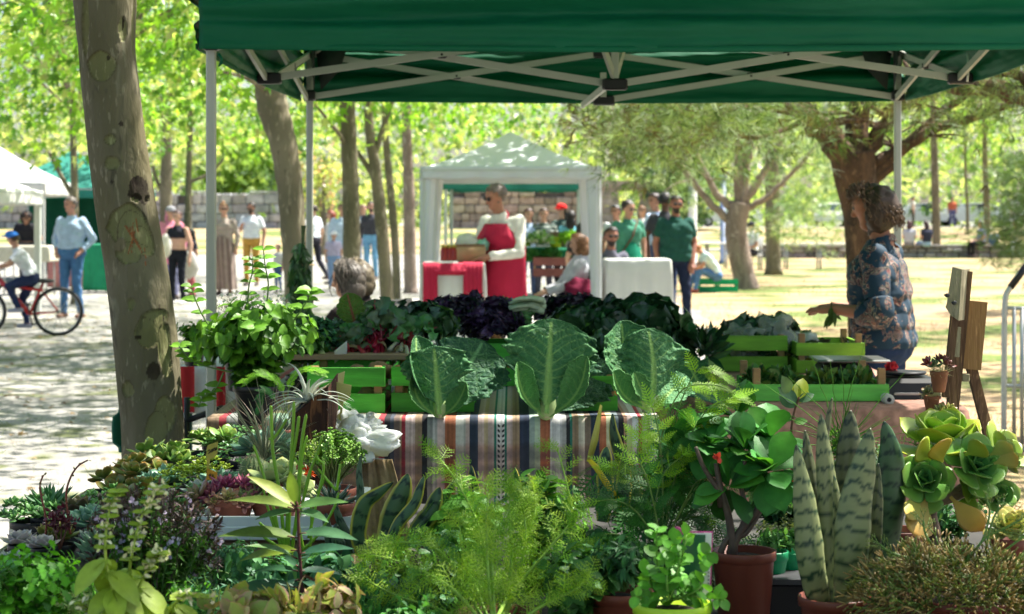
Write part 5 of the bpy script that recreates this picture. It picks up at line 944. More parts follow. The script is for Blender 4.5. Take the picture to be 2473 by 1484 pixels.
# green folding chair half behind the trunk
t = thing('folding_chair', 'dark green canvas folding chair mostly hidden behind the big trunk base', 'chair', PZ(340, 7.6, 0)); gcl = M('canvas_green', (.01, .10, .06), .85, bump=.2)
G = [[P(278+ (6*math.sin(i/9*math.pi)*-1)+ (420-278)*j/12, 985+i*12, 7.5+.1*math.sin(j/12*math.pi)) for j in range(13)] for i in range(10)]; G = np.array(G); G[0:2, 0:1, 0] += .02; G[8:, 0:1, 0] += .03
m = MB(); m.grid(G); m.build('backrest', gcl, t, solid=.01)
m = MB(); m.tube([P(440, 1020, 7.6), P(540, 985, 7.6)], .012, 8, (.02, .02, .02)); m.tube([P(300, 1090, 7.7), PZ(310, 7.9, 0)], .012, 8, (.02, .02, .02)); m.tube([P(452, 960, 7.6), P(450, 1120, 7.6), PZ(448, 7.6, 0)], .012, 8, (.02, .02, .02)); m.build('frame', attr_hard, t)
# ---------------------------------------------------------------- crates and vegetables
GR = (.075, .42, .04); LGc = (.20, .36, .05)
def cr8(label, x0, x1, d, z, h, dp, col=GR, rz=0, **kw): c = PZ((x0+x1)/2, d+dp/2, z); return crate('crate', label, c, (x1-x0)*d/F, dp, h, col, rz, **kw)
cr8('bright green crate of potatoes left of the first cabbage', 752, 940, 6.55, TA+.002, .155, .34)
cr8('bright green crate half hidden behind the left side of the first cabbage', 950, 1150, 6.58, TA+.002, .155, .34)
cr8('green crate behind the gap between second and third cabbage', 1290, 1488, 6.62, TA+.002, .12, .3)
cr8('green crate carrying the purple kale', 1085, 1250, 7.6, TA+.002, .17, .3); cr8('green crate carrying the dark collard leaves', 1340, 1602, 7.75, TA+.002, .14, .34)
wood_b = M('worn_board', (.27, .18, .12), .8, var=.2, vs=6, bump=.2, stretch=(.3, 2, 2))
m = MB(); c = A((sx_(870)), 7.14, .967); m.box(c, (.56, .62, .018)); tag(m.build('wooden_board', wood_b, loc=c, smooth=False), 'worn board laid on the green crates under the chard', 'board')
for (x0, x1) in ((735, 755), (975, 995)):
    pass
pot_m = M('potato_skin', (.20, .13, .07), .85, var=.25, vs=30, bump=.3, bs=60)
for i, (x, y, r, d, lab) in enumerate([(862, 897, .026, 6.66, 'leftmost potato above the crate slats'), (915, 893, .033, 6.66, 'largest round potato at the right of the first crate'), (938, 898, .026, 6.68, 'potato touching the largest round one'), (975, 905, .026, 6.7, 'potato in the gap between the two front crates'), (985, 925, .02, 6.66, 'small potato hanging by the crate edge'), (890, 952, .03, 6.68, 'potato seen through the slat gap, left'), (925, 955, .026, 6.68, 'potato seen through the slat gap, middle'), (1005, 955, .024, 6.7, 'potato seen through the slat gap of the second crate'), (840, 904, .022, 6.68, 'small potato at the left of the first crate')]):
    c = P(x, y, d); m = MB(); m.ell(c, (r*1.15, r, r*.9), 16, 10, jit=.25); tag(m.build('potato', pot_m, loc=c), lab, 'potato', 'potatoes in the green crates')
squash = M('orange_skin', (.5, .2, .02), .5, var=.1)
c = P(1445, 945, 6.8); m = MB(); m.ell(c, (.07, .06, .035), 16, 10, jit=.1); tag(m.build('squash', squash, loc=c), 'orange squash glimpsed through the slats of the third front crate', 'squash')
# savoy leaves
def savoy_mat():
    m = bpy.data.materials.new('savoy_leaf'); m.use_nodes = True; nt = m.node_tree; N = nt.nodes; Lk = nt.links.new; b = N['Principled BSDF']; b.inputs['Roughness'].default_value = .62; b.inputs['Specular IOR Level'].default_value = .2
    at = N.new('ShaderNodeAttribute'); at.attribute_name = 'Col'; uv = N.new('ShaderNodeAttribute'); uv.attribute_name = 'luv'
    vo = N.new('ShaderNodeTexVoronoi'); vo.feature = 'DISTANCE_TO_EDGE'; vo.inputs['Scale'].default_value = 9
    nz = N.new('ShaderNodeTexNoise'); nz.inputs['Scale'].default_value = 5; Lk(uv.outputs['Vector'], nz.inputs[0]); ad = N.new('ShaderNodeVectorMath'); ad.operation = 'MULTIPLY_ADD'; ad.inputs[1].default_value = (.25,)*3; Lk(nz.outputs['Color'], ad.inputs[0]); Lk(uv.outputs['Vector'], ad.inputs[2]); Lk(ad.outputs[0], vo.inputs['Vector'])
    v2 = N.new('ShaderNodeTexVoronoi'); v2.inputs['Scale'].default_value = 24; v2.feature = 'DISTANCE_TO_EDGE'; Lk(ad.outputs[0], v2.inputs['Vector'])
    def rng(v, a, c, x, y): r = N.new('ShaderNodeMapRange'); r.inputs[1].default_value = a; r.inputs[2].default_value = c; r.inputs[3].default_value = x; r.inputs[4].default_value = y; Lk(v, r.inputs[0]); return r.outputs[0]
    e = rng(vo.outputs['Distance'], 0, .05, .42, 0); e2 = rng(v2.outputs['Distance'], 0, .05, .22, 0); mx = N.new('ShaderNodeMath'); mx.operation = 'MAXIMUM'; Lk(e, mx.inputs[0]); Lk(e2, mx.inputs[1])
    mi = N.new('ShaderNodeMix'); mi.data_type = 'RGBA'; Lk(mx.outputs[0], mi.inputs[0]); Lk(at.outputs['Color'], mi.inputs[6]); mi.inputs[7].default_value = (.17, .34, .13, 1)
    Lk(mi.outputs[2], b.inputs['Base Color']); bp = N.new('ShaderNodeBump'); bp.inputs['Strength'].default_value = .55; bp.inputs['Distance'].default_value = .004; su = N.new('ShaderNodeMath'); su.operation = 'ADD'; Lk(rng(vo.outputs['Distance'], 0, .25, 0, 1), su.inputs[0]); Lk(rng(v2.outputs['Distance'], 0, .3, 0, .4), su.inputs[1]); Lk(su.outputs[0], bp.inputs['Height']); Lk(bp.outputs[0], b.inputs['Normal']); return m
savoy = savoy_mat()
def bigleaf(parent, base, tip, width, n, col, cup=.2, bend=.15, ruf=.1, side=0., wpos=.62, rib=(.28, .45, .12), nv=7, res=(70, 57), seed=0, lean=0., mat=None, name='leaf', stalk=.07, voro=True, blist=.012):
    base, tip = A(*base), A(*tip); L = np.linalg.norm(tip-base); a = (tip-base)/L; n = nrm(A(*n)-a*np.dot(n, a)); x = np.cross(a, n); ni, nj = res; V = np.zeros((ni, nj, 3)); C = np.zeros((ni, nj, 3)); UV = np.zeros((ni, nj, 3))
    for i in range(ni):
        t = i/(ni-1); 
        w_ = (max(0, math.sin(math.pi*min(1, max(0, (t-stalk)/(1-stalk))**(math.log(.5)/math.log(wpos))))))**.62 if t > stalk else 0
        w_ = width/2*max(w_, .055*(1-t*.6)) if t < .985 else width/2*w_
        for j in range(nj):
            u = -1+2*j/(nj-1); edge = abs(u)**3; rn = noise.noise(Vector((u*2.2+seed*7, t*9, seed))); r2 = noise.noise(Vector((u*7+seed*3, t*24, seed+5)))
            ww = w_*(1+.15*edge*rn*2+.09*edge*r2*2)
            z = cup*w_*(u*u)*1.0+bend*L*(-(t**2))+ruf*w_*edge*(rn*1.6+r2)+blist*L*.3*noise.noise(Vector((u*w_/L*26, t*26, seed)))*(1-.5*edge)-(.03*L*(1-t)*max(0, 1-abs(u*w_)/(.03*L+1e-4))**1)*.4
            xx = u*ww+side*L*math.sin(t*math.pi)*.5; yy = t*L-abs(cup)*.2*w_*u*u
            V[i, j] = base+x*xx+a*yy+n*z; UV[i, j] = (xx/width+seed, yy/width, 0)
            d_ = abs(u)*w_; m_ = max(0, 1-d_/(.05*width*(1.2-t)+.002))**.5 if t < .97 else 0
            sv = 0
            for k in range(nv):
                t0 = .13+.72*k/nv+(.04 if u > 0 else 0); tt = t0+abs(u)*w_/L*(.5+.25*k/nv)*.9+.02*math.sin(abs(u)*6+k); th = .0105*(1.25-abs(u)); sv = max(sv, max(0, 1-abs(t-tt)/th)*(.72-.4*abs(u)))
            m_ = max(m_, sv if abs(u) > .03 else 0); c = np.asarray(col)*(1+.22*noise.noise(Vector((u*3, t*5, seed+2)))+.25*(1-t)*.3); C[i, j] = c*(1-m_)+np.asarray(rib)*m_*(1 if t > .1 else 1.15)
    m = MB(); m.grid(V, C); o = m.build(name, mat or savoy, parent, solid=.0015)
    at = o.data.attributes.new('luv', 'FLOAT_VECTOR', 'POINT'); at.data.foreach_set('vector', UV.reshape(-1).astype(np.float32)); return o
def px_leaf(parent, b, tp, wpx, d, nn=(0, -1, .15), dt=0, **kw): return bigleaf(parent, P(b[0], b[1], d), P(tp[0], tp[1], d+dt), wpx*d/F, nn, **kw)
SG, SD, SL = (.042, .14, .05), (.02, .08, .04), (.08, .22, .06)
D1 = 6.36
def core(t, x, y, d, r=.03):
    m = MB(); c = P(x, y, d); m.ell(c+A(0, .03, .02), (r, r, r*1.3), 14, 9, (.35, .48, .2), jit=.1); m.tube([c+A(0, .02, -.015), c+A(0, .02, .02)], r*.45, 10, (.42, .42, .25)); m.build('stalk_base', wax_leaf, t)
t = thing('cabbage', 'left savoy cabbage with one leaf folded back at its top', 'cabbage', P(1060, 1000, D1+.02), 'savoy cabbages on the striped rug'); core(t, 1062, 1000, D1+.02)
px_leaf(t, (1066, 1003), (1168, 815), 205, D1+.12, (-.15, -1, .1), .12, col=SD, cup=.12, bend=.1, ruf=.14, seed=1, rib=(.14, .3, .14))
px_leaf(t, (1056, 1006), (1010, 808), 92, D1+.03, (.8, -1, .1), .06, col=SG, cup=.75, bend=.05, ruf=.18, seed=2, side=-.2)
px_leaf(t, (1062, 1002), (1048, 836), 178, D1, (.05, -1, .2), .03, col=SG, cup=-.12, bend=.06, ruf=.18, seed=3, wpos=.72)
px_leaf(t, (1058, 1008), (992, 905), 60, D1+.02, (.6, -1, .3), .03, col=SL, cup=.8, bend=-.15, ruf=.06, seed=4, side=-.35); px_leaf(t, (1066, 1008), (1130, 930), 55, D1+.03, (-.4, -1, .3), .03, col=SL, cup=.8, bend=-.15, ruf=.06, seed=5, side=.2)
t = thing('cabbage', 'middle savoy cabbage, tallest, its big pale-ribbed leaf facing front', 'cabbage', P(1322, 1000, D1+.02), 'savoy cabbages on the striped rug'); core(t, 1320, 1000, D1+.02, .034)
px_leaf(t, (1335, 1003), (1470, 868), 130, D1+.16, (-.1, -1, .1), .12, col=SD, cup=.2, bend=.1, ruf=.2, seed=6, rib=(.10, .25, .12)); px_leaf(t, (1322, 1003), (1345, 775), 230, D1+.14, (0, -1, .1), .1, col=SD, cup=.15, bend=.1, ruf=.12, seed=7)
px_leaf(t, (1320, 1000), (1332, 768), 214, D1, (0, -1, .12), .05, col=SG, cup=-.1, bend=.07, ruf=.16, seed=8, wpos=.66, nv=8)
px_leaf(t, (1315, 1008), (1243, 880), 62, D1+.01, (.7, -1, .2), .04, col=SL, cup=.85, bend=-.1, ruf=.05, seed=9, side=-.3); px_leaf(t, (1328, 1008), (1425, 868), 74, D1+.01, (-.7, -1, .2), .04, col=SL, cup=.8, bend=-.12, ruf=.05, seed=10, side=.3); px_leaf(t, (1318, 1005), (1290, 915), 34, D1+.03, (.2, -1, .2), .02, col=(.2, .34, .12), cup=.9, bend=.0, ruf=.02, seed=11)
t = thing('cabbage', 'right savoy cabbage tilting right with a crumpled upper leaf', 'cabbage', P(1572, 985, D1+.06), 'savoy cabbages on the striped rug'); core(t, 1572, 983, D1+.06)
px_leaf(t, (1560, 985), (1500, 775), 135, D1+.12, (.3, -1, .1), .08, col=SG, cup=.5, bend=.0, ruf=.3, seed=12, side=-.12); px_leaf(t, (1572, 982), (1568, 792), 165, D1+.05, (.1, -1, .2), .03, col=SG, cup=-.25, bend=.1, ruf=.2, wpos=.68, seed=13, side=.1)
px_leaf(t, (1562, 990), (1475, 905), 58, D1+.05, (.6, -1, .3), .03, col=SL, cup=.8, bend=-.15, ruf=.06, seed=14, side=-.3); px_leaf(t, (1580, 985), (1660, 905), 90, D1+.08, (-.3, -1, .1), .1, col=(.09, .24, .10), cup=.3, bend=.05, ruf=.1, seed=15); px_leaf(t, (1568, 985), (1530, 900), 45, D1+.045, (.3, -1, .2), .02, col=SL, cup=.6, bend=-.05, ruf=.05, seed=16)
t = thing('cabbage_leaf', 'loose blue-green cabbage leaf lying right of the third cabbage', 'cabbage leaf', P(1690, 930, 6.7), None); px_leaf(t, (1780, 990), (1650, 925), 100, 6.62, (.1, -.6, 1), .3, col=(.05, .13, .10), cup=.2, bend=.05, ruf=.15, seed=17); px_leaf(t, (1700, 950), (1655, 862), 90, 7.1, (.1, -1, .4), .1, col=SG, cup=.3, bend=.1, ruf=.3, seed=18)
# collards, kale, chard
FRILL = blade(shape(lambda t: .42*math.sin(math.pi*t**.8)**.6, 9), .1, .3, 7, .34, None, 6)
CRINK = blade(shape(lambda t: .36*math.sin(math.pi*t**1.2)**.6+.02, 9), .12, .35, 7, .12, None, 5)
kale_m = M('kale_leaf', attr=True, rough=.4, var=.5, vs=50, trans=.04, bump=.7, bs=70, spec=.5)
leafy('purple_kale', 'heap of dark purple frilly kale left of the white stalks', P(1112, 790, 7.75), (.135, .12, .095), 300, .065, [(.022, .008, .03), (.035, .014, .05), (.012, .006, .015), (.07, .035, .10)], FRILL, 'kale', kale_m)
leafy('purple_kale', 'lower right mound of the dark purple kale by the middle cabbage', P(1190, 800, 7.7), (.10, .1, .10), 200, .065, [(.02, .008, .028), (.04, .018, .055), (.09, .05, .13)], FRILL, 'kale', kale_m)
leafy('purple_lettuce', 'deep purple lettuce behind the collard leaves', P(1380, 765, 8.3), (.13, .1, .05), 200, .065, [(.025, .008, .03), (.012, .005, .012)], FRILL, 'lettuce', kale_m)
DG = [(.016, .06, .022), (.03, .09, .03), (.012, .045, .018), (.055, .14, .05)]
col_m = M('collard_leaf', attr=True, rough=.38, var=.2, vs=20, trans=.1, bump=.4, bs=50, spec=.5)
leafy('collard_greens', 'big heap of dark green collard leaves in front of the square white table', P(1540, 830, 7.95), (.17, .15, .115), 250, .115, DG, CRINK, 'collard greens', col_m, stem=(.006, (.12, .22, .06)))
leafy('collard_greens', 'left part of the collard heap above the middle cabbage', P(1420, 830, 7.85), (.15, .14, .095), 180, .105, DG+[(.09, .2, .03)], CRINK, 'collard greens', col_m)
leafy('collard_greens', 'dark greens hanging between the third cabbage and the right-hand crates', P(1500, 900, 7.1), (.13, .1, .08), 80, .1, DG, CRINK, 'collard greens', col_m)
# white stalks
t = thing('celery_bunch', 'bundle of white-green stalks on top of the vegetables beside the purple kale', 'celery', P(1265, 745, 7.7)); m = MB()
for k in range(13):
    y = 722+R.uniform(0, 36); p = P(1228+R.uniform(0, 12), y+R.uniform(-8, 8), 7.6+R.uniform(-.04, .08)); q = P(1312+R.uniform(-6, 6), y+R.uniform(-4, 4), 7.66+R.uniform(-.04, .04)); m.tube(curve(p, q, .08, 6), np.linspace(.006, .012, 6), 8, A(.42, .52, .34)*R.uniform(.8, 1.2))
m.build('stalks', wax_leaf, t); mb = MB(); crown_leaves(mb, FRILL, P(1245, 752, 7.7), (.05, .05, .035), 60, .05, [(.1, .28, .08), (.3, .42, .24)], clump=.02, k=12); mb.build('leaves', herb_leaf, t)
# chard bunches
def chard(label, x, y, d, red, top, n=13, spread=.09, lean=0, cols=None):
    t = thing('chard_bunch', label, 'chard', P(x, y, d), 'chard bunches on the board'); m = MB(); lm_ = MB(); a0 = P(x, y, d); k0 = P(x+lean*.3, y-28, d+.07)
    cols = cols or [(.04, .14, .04), (.07, .20, .06), (.03, .09, .035), (.07, .11, .05)]
    for k in range(n):
        r_ = R.normal(size=3)*A(.016, .014, .012); tp = P(x+lean+R.normal()*spread*F/d*.5, top+R.uniform(0, 55), d+.12+R.normal()*.05); p1 = k0+r_*.8; c = smooth_path([a0+r_*1.6, p1, p1*.5+tp*.5+R.normal(size=3)*.01, tp], 5); m.tube(c, np.interp(np.linspace(0, 1, len(c)), [0, .3, 1], [.0085, .0055, .002]), 7, np.asarray(red)*R.uniform(.6, 1.3))
        for s_ in (.62, .85): 
            q = c[int(len(c)*s_)]; lm_.inst(CRINK, frames(A(nrm(tp-q+R.normal(size=3)*.03)), A([R.normal()*.5, -1, .5]), R.uniform(.06, .10)), [q], [np.asarray(cols[R.integers(0, len(cols))])*R.uniform(.7, 1.4)])
    m.build('stems', wax_leaf, t); lm_.build('leaves', col_m, t)
    m = MB(); an = np.linspace(0, 2*math.pi, 15); c = (a0+k0)/2
    for q in range(3): m.tube([c+A(math.cos(v)*.026, .004*q, math.sin(v)*.024+q*.003) for v in an], .0016, 4, (.34, .26, .14), cap=False)
    m.build('raffia_tie', stem_mat, t)
CR = (.26, .012, .03)
chard('chard bunch with dark red stems, leftmost', 790, 866, 6.95, (.17, .01, .025), 795, lean=-12); chard('chard bunch with bright red stems behind the white price card', 855, 868, 6.92, (.33, .03, .04), 790, lean=-22)
chard('small chard bunch between two larger red ones', 888, 862, 6.98, (.22, .012, .035), 770, 10); chard('upright chard bunch with the thickest crimson stems', 915, 858, 6.94, (.28, .01, .035), 735, 17, lean=0)
chard('rightmost chard bunch tucked behind the left cabbage', 975, 842, 7.0, (.24, .015, .03), 780, lean=28); chard('white-stemmed chard bunch beside the left cabbage', 968, 868, 6.93, (.5, .5, .38), 815, 9, .05, lean=10)
t = leafy('curly_kale', 'curly green kale at the left end of the board', P(770, 850, 7.05), (.09, .08, .08), 200, .06, [(.03, .12, .05), (.05, .17, .07)], FRILL, 'kale', kale_m); leafy('curly_kale', 'curly green kale between the chard bunches at the back', P(870, 830, 7.25), (.13, .1, .05), 200, .055, [(.035, .11, .05), (.05, .13, .06), (.04, .06, .05)], FRILL, 'kale', kale_m)
leafy('curly_kale', 'dark crinkled greens behind the rightmost chard', P(1000, 815, 7.3), (.14, .1, .07), 150, .09, DG+[(.07, .16, .03)], CRINK, 'kale', col_m)
t = thing('chard_leaf', 'single round bronze-green leaf standing up before the brown-clad woman', 'chard leaf', P(855, 790, 7.15)); px_leaf(t, (862, 800), (838, 708), 70, 7.15, (0, -1, .2), 0, col=(.09, .17, .02), cup=.2, bend=.05, ruf=.1, seed=31, rib=(.3, .05, .05))
px_leaf(t, (905, 800), (905, 722), 66, 7.2, (0, -1, .2), .02, col=(.06, .11, .06), cup=.2, bend=.05, ruf=.2, seed=32, rib=(.3, .03, .05))
c = P(825, 862, 6.85); m = MB(); m.grid(np.array([[P(808+30*j/4, 878-30*i/4-j*6, 6.86-.005*i) for j in range(5)] for i in range(5)])); tag(m.build('price_card', white_cloth, loc=c, solid=.001), 'blank white card leaning on the bright red chard stems', 'card')
c = P(776, 868, 6.9); m = MB(); m.ell(c, (.02, .025, .032), 14, 9, (.45, .5, .25)); m.tube([c, c+A(0, .03, .08)], .008, 7, (.2, .35, .1)); tag(m.build('fennel_bulb', wax_leaf, loc=c), 'pale fennel bulb at the left end of the board', 'fennel')
c = P(1073, 812, 7.5); m = MB(); m.ell(c, (.026, .03, .042), 14, 9, (.55, .06, .08), jit=.3); m.ell(c+A(.0, -.01, .03), (.024, .028, .01), 12, 6, (.7, .55, .55), jit=.2); m.tube([c+A(.02, 0, -.035), c+A(.025, 0, .03)], .004, 6, (.3, .5, .2)); tag(m.build('seed_packet', attr_hard, loc=c), 'crumpled red and white packet between chard and purple kale', 'packet')
# hanging herb bunch tied to the back left post
t = thing('herb_bunch', 'long dark bunch of drying bay leaves tied upright to the back left post', 'herb bunch', P(726, 860, 9.85)); m = MB(); lm_ = MB()
for k in range(14): m.tube([P(722+R.uniform(-12, 12), 860, 9.85), P(730+R.uniform(-5, 5), 620, 9.85), P(732+R.uniform(-4, 8), 545, 9.85)], .003, 5, (.12, .14, .05))
m.build('stems', stem_mat, t); n = 620; yy = 585+R.random(n)**.9*280; hw = np.interp(yy, [560, 620, 680, 760, 860], [6, 17, 24, 30, 42]); xx = 727-np.interp(yy, [560, 860], [0, 8])+R.uniform(-1, 1, n)*hw
pp = np.array([P(x, y, 9.78+R.uniform(-.03, .07)) for x, y in zip(xx, yy)]); lm_.inst(LANCE, frames(nrm(np.stack([R.normal(size=n)*.4, R.normal(size=n)*.4-.2, -np.ones(n)+R.normal(size=n)*.4], 1)), rdir(n)+A(0, -1, 0), .05+R.random(n)*.03), pp, vary((.045, .12, .035), n, .45)); lm_.build('leaves', col_m, t)
m = MB(); c = P(738, 640, 9.9); m.tube([c+A(math.cos(a)*.045, math.sin(a)*.06, 0) for a in np.linspace(0, 6.28, 13)], .003, 5, (.3, .2, .08)); m.build('string', stem_mat, t)
# ---------------------------------------------------------------- things on the right-hand table
cr8('tall green crate of bagged greens at the back of the pink-cloth table', 1712, 1888, 8.3, TA+.004, .155, .4, (.20, .44, .03)); cr8('green crate with broken slats right of the bagged greens', 1905, 2070, 8.2, TA+.004, .13, .4, (.22, .46, .03), over=.035)
cr8('flat long emerald-green crate at the front of the pink-cloth table', 1790, 2125, 6.95, TA+.004, .085, .42, (.14, .48, .07), slats=1, over=.03)
m = MB(); c = P(1780, 822, 8.75); m.box(c, (.33, .012, .1), (.20, .13, .05)); tag(m.build('cardboard_sheet', kraft, loc=c), 'brown cardboard sheet behind the bagged greens', 'cardboard')
leafy('bagged_greens', 'dark leafy greens heaped in the tall green crate', P(1835, 830, 8.5), (.16, .13, .06), 170, .09, DG+[(.12, .2, .1)], CRINK, 'greens', col_m); leafy('loose_greens', 'bunch of dark leaves drooping left of the tall green crate', P(1690, 870, 8.0), (.06, .06, .085), 110, .10, DG, LANCE, 'greens', col_m)
leafy('small_greens', 'small mixed greens in the crate with broken slats', P(1985, 862, 8.4), (.13, .1, .035), 90, .05, [(.06, .14, .03), (.1, .1, .04)], CRINK, 'greens', col_m)
for (x, lab) in ((1840, 'dark herb bunch at the left of the flat crate'), (1890, 'bushy green herb bunch in the flat crate'), (1985, 'herb bunch right of centre in the flat crate'), (2060, 'flowering herb bunch at the right end of the flat crate')): leafy('herb_bunch', lab, P(x, 930, 7.15), (.055, .07, .04), 110, .045, [(.03, .09, .03), (.06, .16, .04), (.12, .18, .04)], OVAL, 'herbs', stem=(.003, (.1, .2, .05)))
film = M('clear_film', (.62, .68, .66), .25, var=.1, trans=.5, bump=.6, bs=14)
def bagmesh(name, label, c, r, mt, cat='plastic bag', seed=0, jit=.5, top=.3):
    m = MB(); m.ell((0, 0, 0), (1, 1, 1), 34, 22); V = m.V[0]; keep = [f for f in [tuple(int(i) for i in q) for q in m.L[0].reshape(-1, 4)] if V[list(f)][:, 2].mean() < top]; V = V*np.array([1+jit*noise.noise(Vector(v*2.1+A(seed, 0, 0)))+.18*noise.noise(Vector(v*6+A(seed, 0, 0))) for v in V])[:, None]*np.asarray(r)+A(*c)
    q = MB(); q.add(V, keep); return tag(q.build(name, mt, loc=c, solid=.0008), label, cat)
film2 = M('thin_film', (.5, .56, .54), .2, var=.1, trans=.5)
for nm_ in ('thin_film',):
    nt = MATS[nm_].node_tree; o_ = [n_ for n_ in nt.nodes if n_.type == 'OUTPUT_MATERIAL'][0]; src = o_.inputs[0].links[0].from_socket; tp = nt.nodes.new('ShaderNodeBsdfTransparent'); mx = nt.nodes.new('ShaderNodeMixShader'); mx.inputs[0].default_value = .62; nt.links.new(src, mx.inputs[1]); nt.links.new(tp.outputs[0], mx.inputs[2]); nt.links.new(mx.outputs[0], o_.inputs[0])
bagmesh('clear_bag', 'left clear plastic bag of greens in the tall crate', P(1800, 822, 8.38), (.085, .07, .075), film2, seed=1, top=.8); bagmesh('clear_bag', 'tall middle clear bag of greens in the tall crate', P(1868, 812, 8.42), (.09, .08, .095), film2, seed=2, top=.8); bagmesh('clear_bag', 'milky crumpled bag spilling over to the right of the tall crate', P(1925, 830, 8.5), (.08, .07, .075), film, seed=3, top=.6)
# scales
def lathe_at(name, mt, prof, c, parent, **kw): m = MB(); m.lathe(prof, c, **kw); return m.build(name, mt, parent)
t = thing('kitchen_scale', 'black shop scale with a wide steel plate behind the flat crate', 'scale', P(2035, 905, 7.9)); m = MB(); m.box(P(2035, 897, 7.9), (.24, .22, .07), taper=.82, bev=.012); m.build('scale_body', blackp, t, smooth=False); m = MB(); m.box(P(2050, 868, 7.9), (.29, .26, .012), bev=.005); m.build('plate', M('brushed_steel', (.22, .23, .22), .3, metal=.8), t, smooth=False)
for k in (-1, 1): m = MB(); c = P(2035+k*35, 880, 7.9); m.tube([c, c+A(0, 0, .02)], .012, 10); m.build('foot', blackp, t)
t = thing('kitchen_scale', 'large black box scale at the right end of the pink-cloth table', 'scale', P(2185, 965, 7.1)); m = MB(); m.box(P(2187, 938, 7.15), (.215, .24, .085), taper=.93, bev=.015); m.build('scale_body', blackp, t, smooth=False); m = MB(); m.lathe([(0, 0), (.075, 0), (.085, .006), (.085, .012), (.07, .012), (0, .010)], P(2180, 905, 7.15), 28); m.build('plate', blackp, t); m = MB(); m.box(P(2190, 952, 7.026), (.09, .004, .008), (.3, .3, .3)); m.build('slot', attr_hard, t, smooth=False)
c = P(2152, 888, 7.2); m = MB()
k = 26; m.inst(ROUND, frames(rdir(k, .4), rdir(k), .028), np.tile(c, (k, 1)), vary((.60, .05, .07), k, .25)); tag(m.build('red_flower', herb_leaf, loc=c), 'small red flower head resting on the box scale', 'flower')
c = P(2145, 965, 6.9); t = thing('film_roll', 'white cardboard-cored roll lying at the end of the flat crate', 'roll', c); m = MB(); v = [(.008, 0), (.019, 0), (.019, .28), (.008, .28)]; q = MB(); q.lathe(v, (0, 0, 0), 24); V = q.V[0][:, [0, 2, 1]]+c+A(0, -.02, 0); m.add(V, [tuple(int(i) for i in f) for f in q.L[0].reshape(-1, 4)]); m.build('roll_sheet', M('paper_white', (.5, .48, .42), .8), t); m = MB(); m.tube([c+A(0, -.018, 0), c+A(0, .26, 0)], .008, 12); m.build('core', blackp, t)
# ---------------------------------------------------------------- woman in the paisley blouse
def paisley():
    m = bpy.data.materials.new('paisley'); m.use_nodes = True; nt = m.node_tree; N = nt.nodes; Lk = nt.links.new; b = N['Principled BSDF']; b.inputs['Roughness'].default_value = .8
    tc = N.new('ShaderNodeTexCoord'); nz = N.new('ShaderNodeTexNoise'); nz.inputs['Scale'].default_value = 7; nz.inputs['Detail'].default_value = 1.5; nz.inputs['Distortion'].default_value = 2.2; Lk(tc.outputs['Object'], nz.inputs[0])
    n2 = N.new('ShaderNodeTexNoise'); n2.inputs['Scale'].default_value = 5; n2.inputs['Detail'].default_value = 3; n2.inputs['Distortion'].default_value = 3; Lk(tc.outputs['Object'], n2.inputs[0])
    mu = N.new('ShaderNodeMath'); mu.operation = 'MULTIPLY'; mu.inputs[1].default_value = 9; Lk(nz.outputs['Fac'], mu.inputs[0]); fr = N.new('ShaderNodeMath'); fr.operation = 'FRACT'; Lk(mu.outputs[0], fr.inputs[0])
    cr_ = N.new('ShaderNodeValToRGB'); cr_.color_ramp.interpolation = 'CONSTANT'; e = cr_.color_ramp.elements; e[0].color = (.004, .015, .03, 1); e[1].position = .3; e[1].color = (.22, .12, .08, 1)
    for p, c in ((.42, (.02, .012, .02, 1)), (.5, (.16, .045, .05, 1)), (.64, (.40, .29, .23, 1)), (.74, (.004, .035, .06, 1)), (.88, (.24, .2, .13, 1))): x = e.new(p); x.color = c
    Lk(fr.outputs[0], cr_.inputs[0]); r2 = N.new('ShaderNodeValToRGB'); r2.color_ramp.interpolation = 'CONSTANT'; e = r2.color_ramp.elements; e[0].color = (0, 0, 0, 1); e[1].position = .5; e[1].color = (1, 1, 1, 1); Lk(n2.outputs['Fac'], r2.inputs[0])
    mi = N.new('ShaderNodeMix'); mi.data_type = 'RGBA'; Lk(r2.outputs[0], mi.inputs[0]); Lk(cr_.outputs[0], mi.inputs[6]); mi.inputs[7].default_value = (.003, .028, .055, 1); Lk(mi.outputs[2], b.inputs['Base Color'])
    bp = N.new('ShaderNodeBump'); bp.inputs['Strength'].default_value = .5; bp.inputs['Distance'].default_value = .02; n3 = N.new('ShaderNodeTexNoise'); n3.inputs['Scale'].default_value = 9; Lk(tc.outputs['Object'], n3.inputs[0]); Lk(n3.outputs['Fac'], bp.inputs['Height']); Lk(bp.outputs[0], b.inputs['Normal']); return m
pz = dict(gaze=(.1, -1, -.05), chest=(0, -.02, 1.28), head=(0, -.05, 1.62), neck=(0, -.0, 1.46), shL=(.19, 0, 1.38), shR=(-.19, 0, 1.38), elL=(.27, .04, 1.10), wrL=(.17, -.20, 1.125), elR=(-.27, 0, 1.10), wrR=(-.12, -.27, 1.12), handL=(-.35, -1, -.15), handR=(.3, -1, -.1))
t, J, s = person('curly-haired woman in a paisley blouse standing behind the pink-cloth table, looking away left', 2130, 9.1, 1.61, -112*PP, (1, 1, 1), (.018, .035, .085), pz, sleeve='short', skin=(.40, .17, .09), hair='curly', haircol=(.10, .062, .038), vox=.0065, bulk=1.24, hem=.03, shirt_mat=paisley())
for sd in ('L', 'R'):
    m = MB(); e, w_ = J['el'+sd], J['wr'+sd]; q = [J['sh'+sd]*.25+e*.75, e, e*.6+w_*.4]; m.tube(smooth_path(q, 5), np.interp(np.linspace(0, 1, 11), [0, .5, 1], [.068, .066, .058]), 16)
    m.build('sleeve', bpy.data.materials['paisley'], t, local=True)
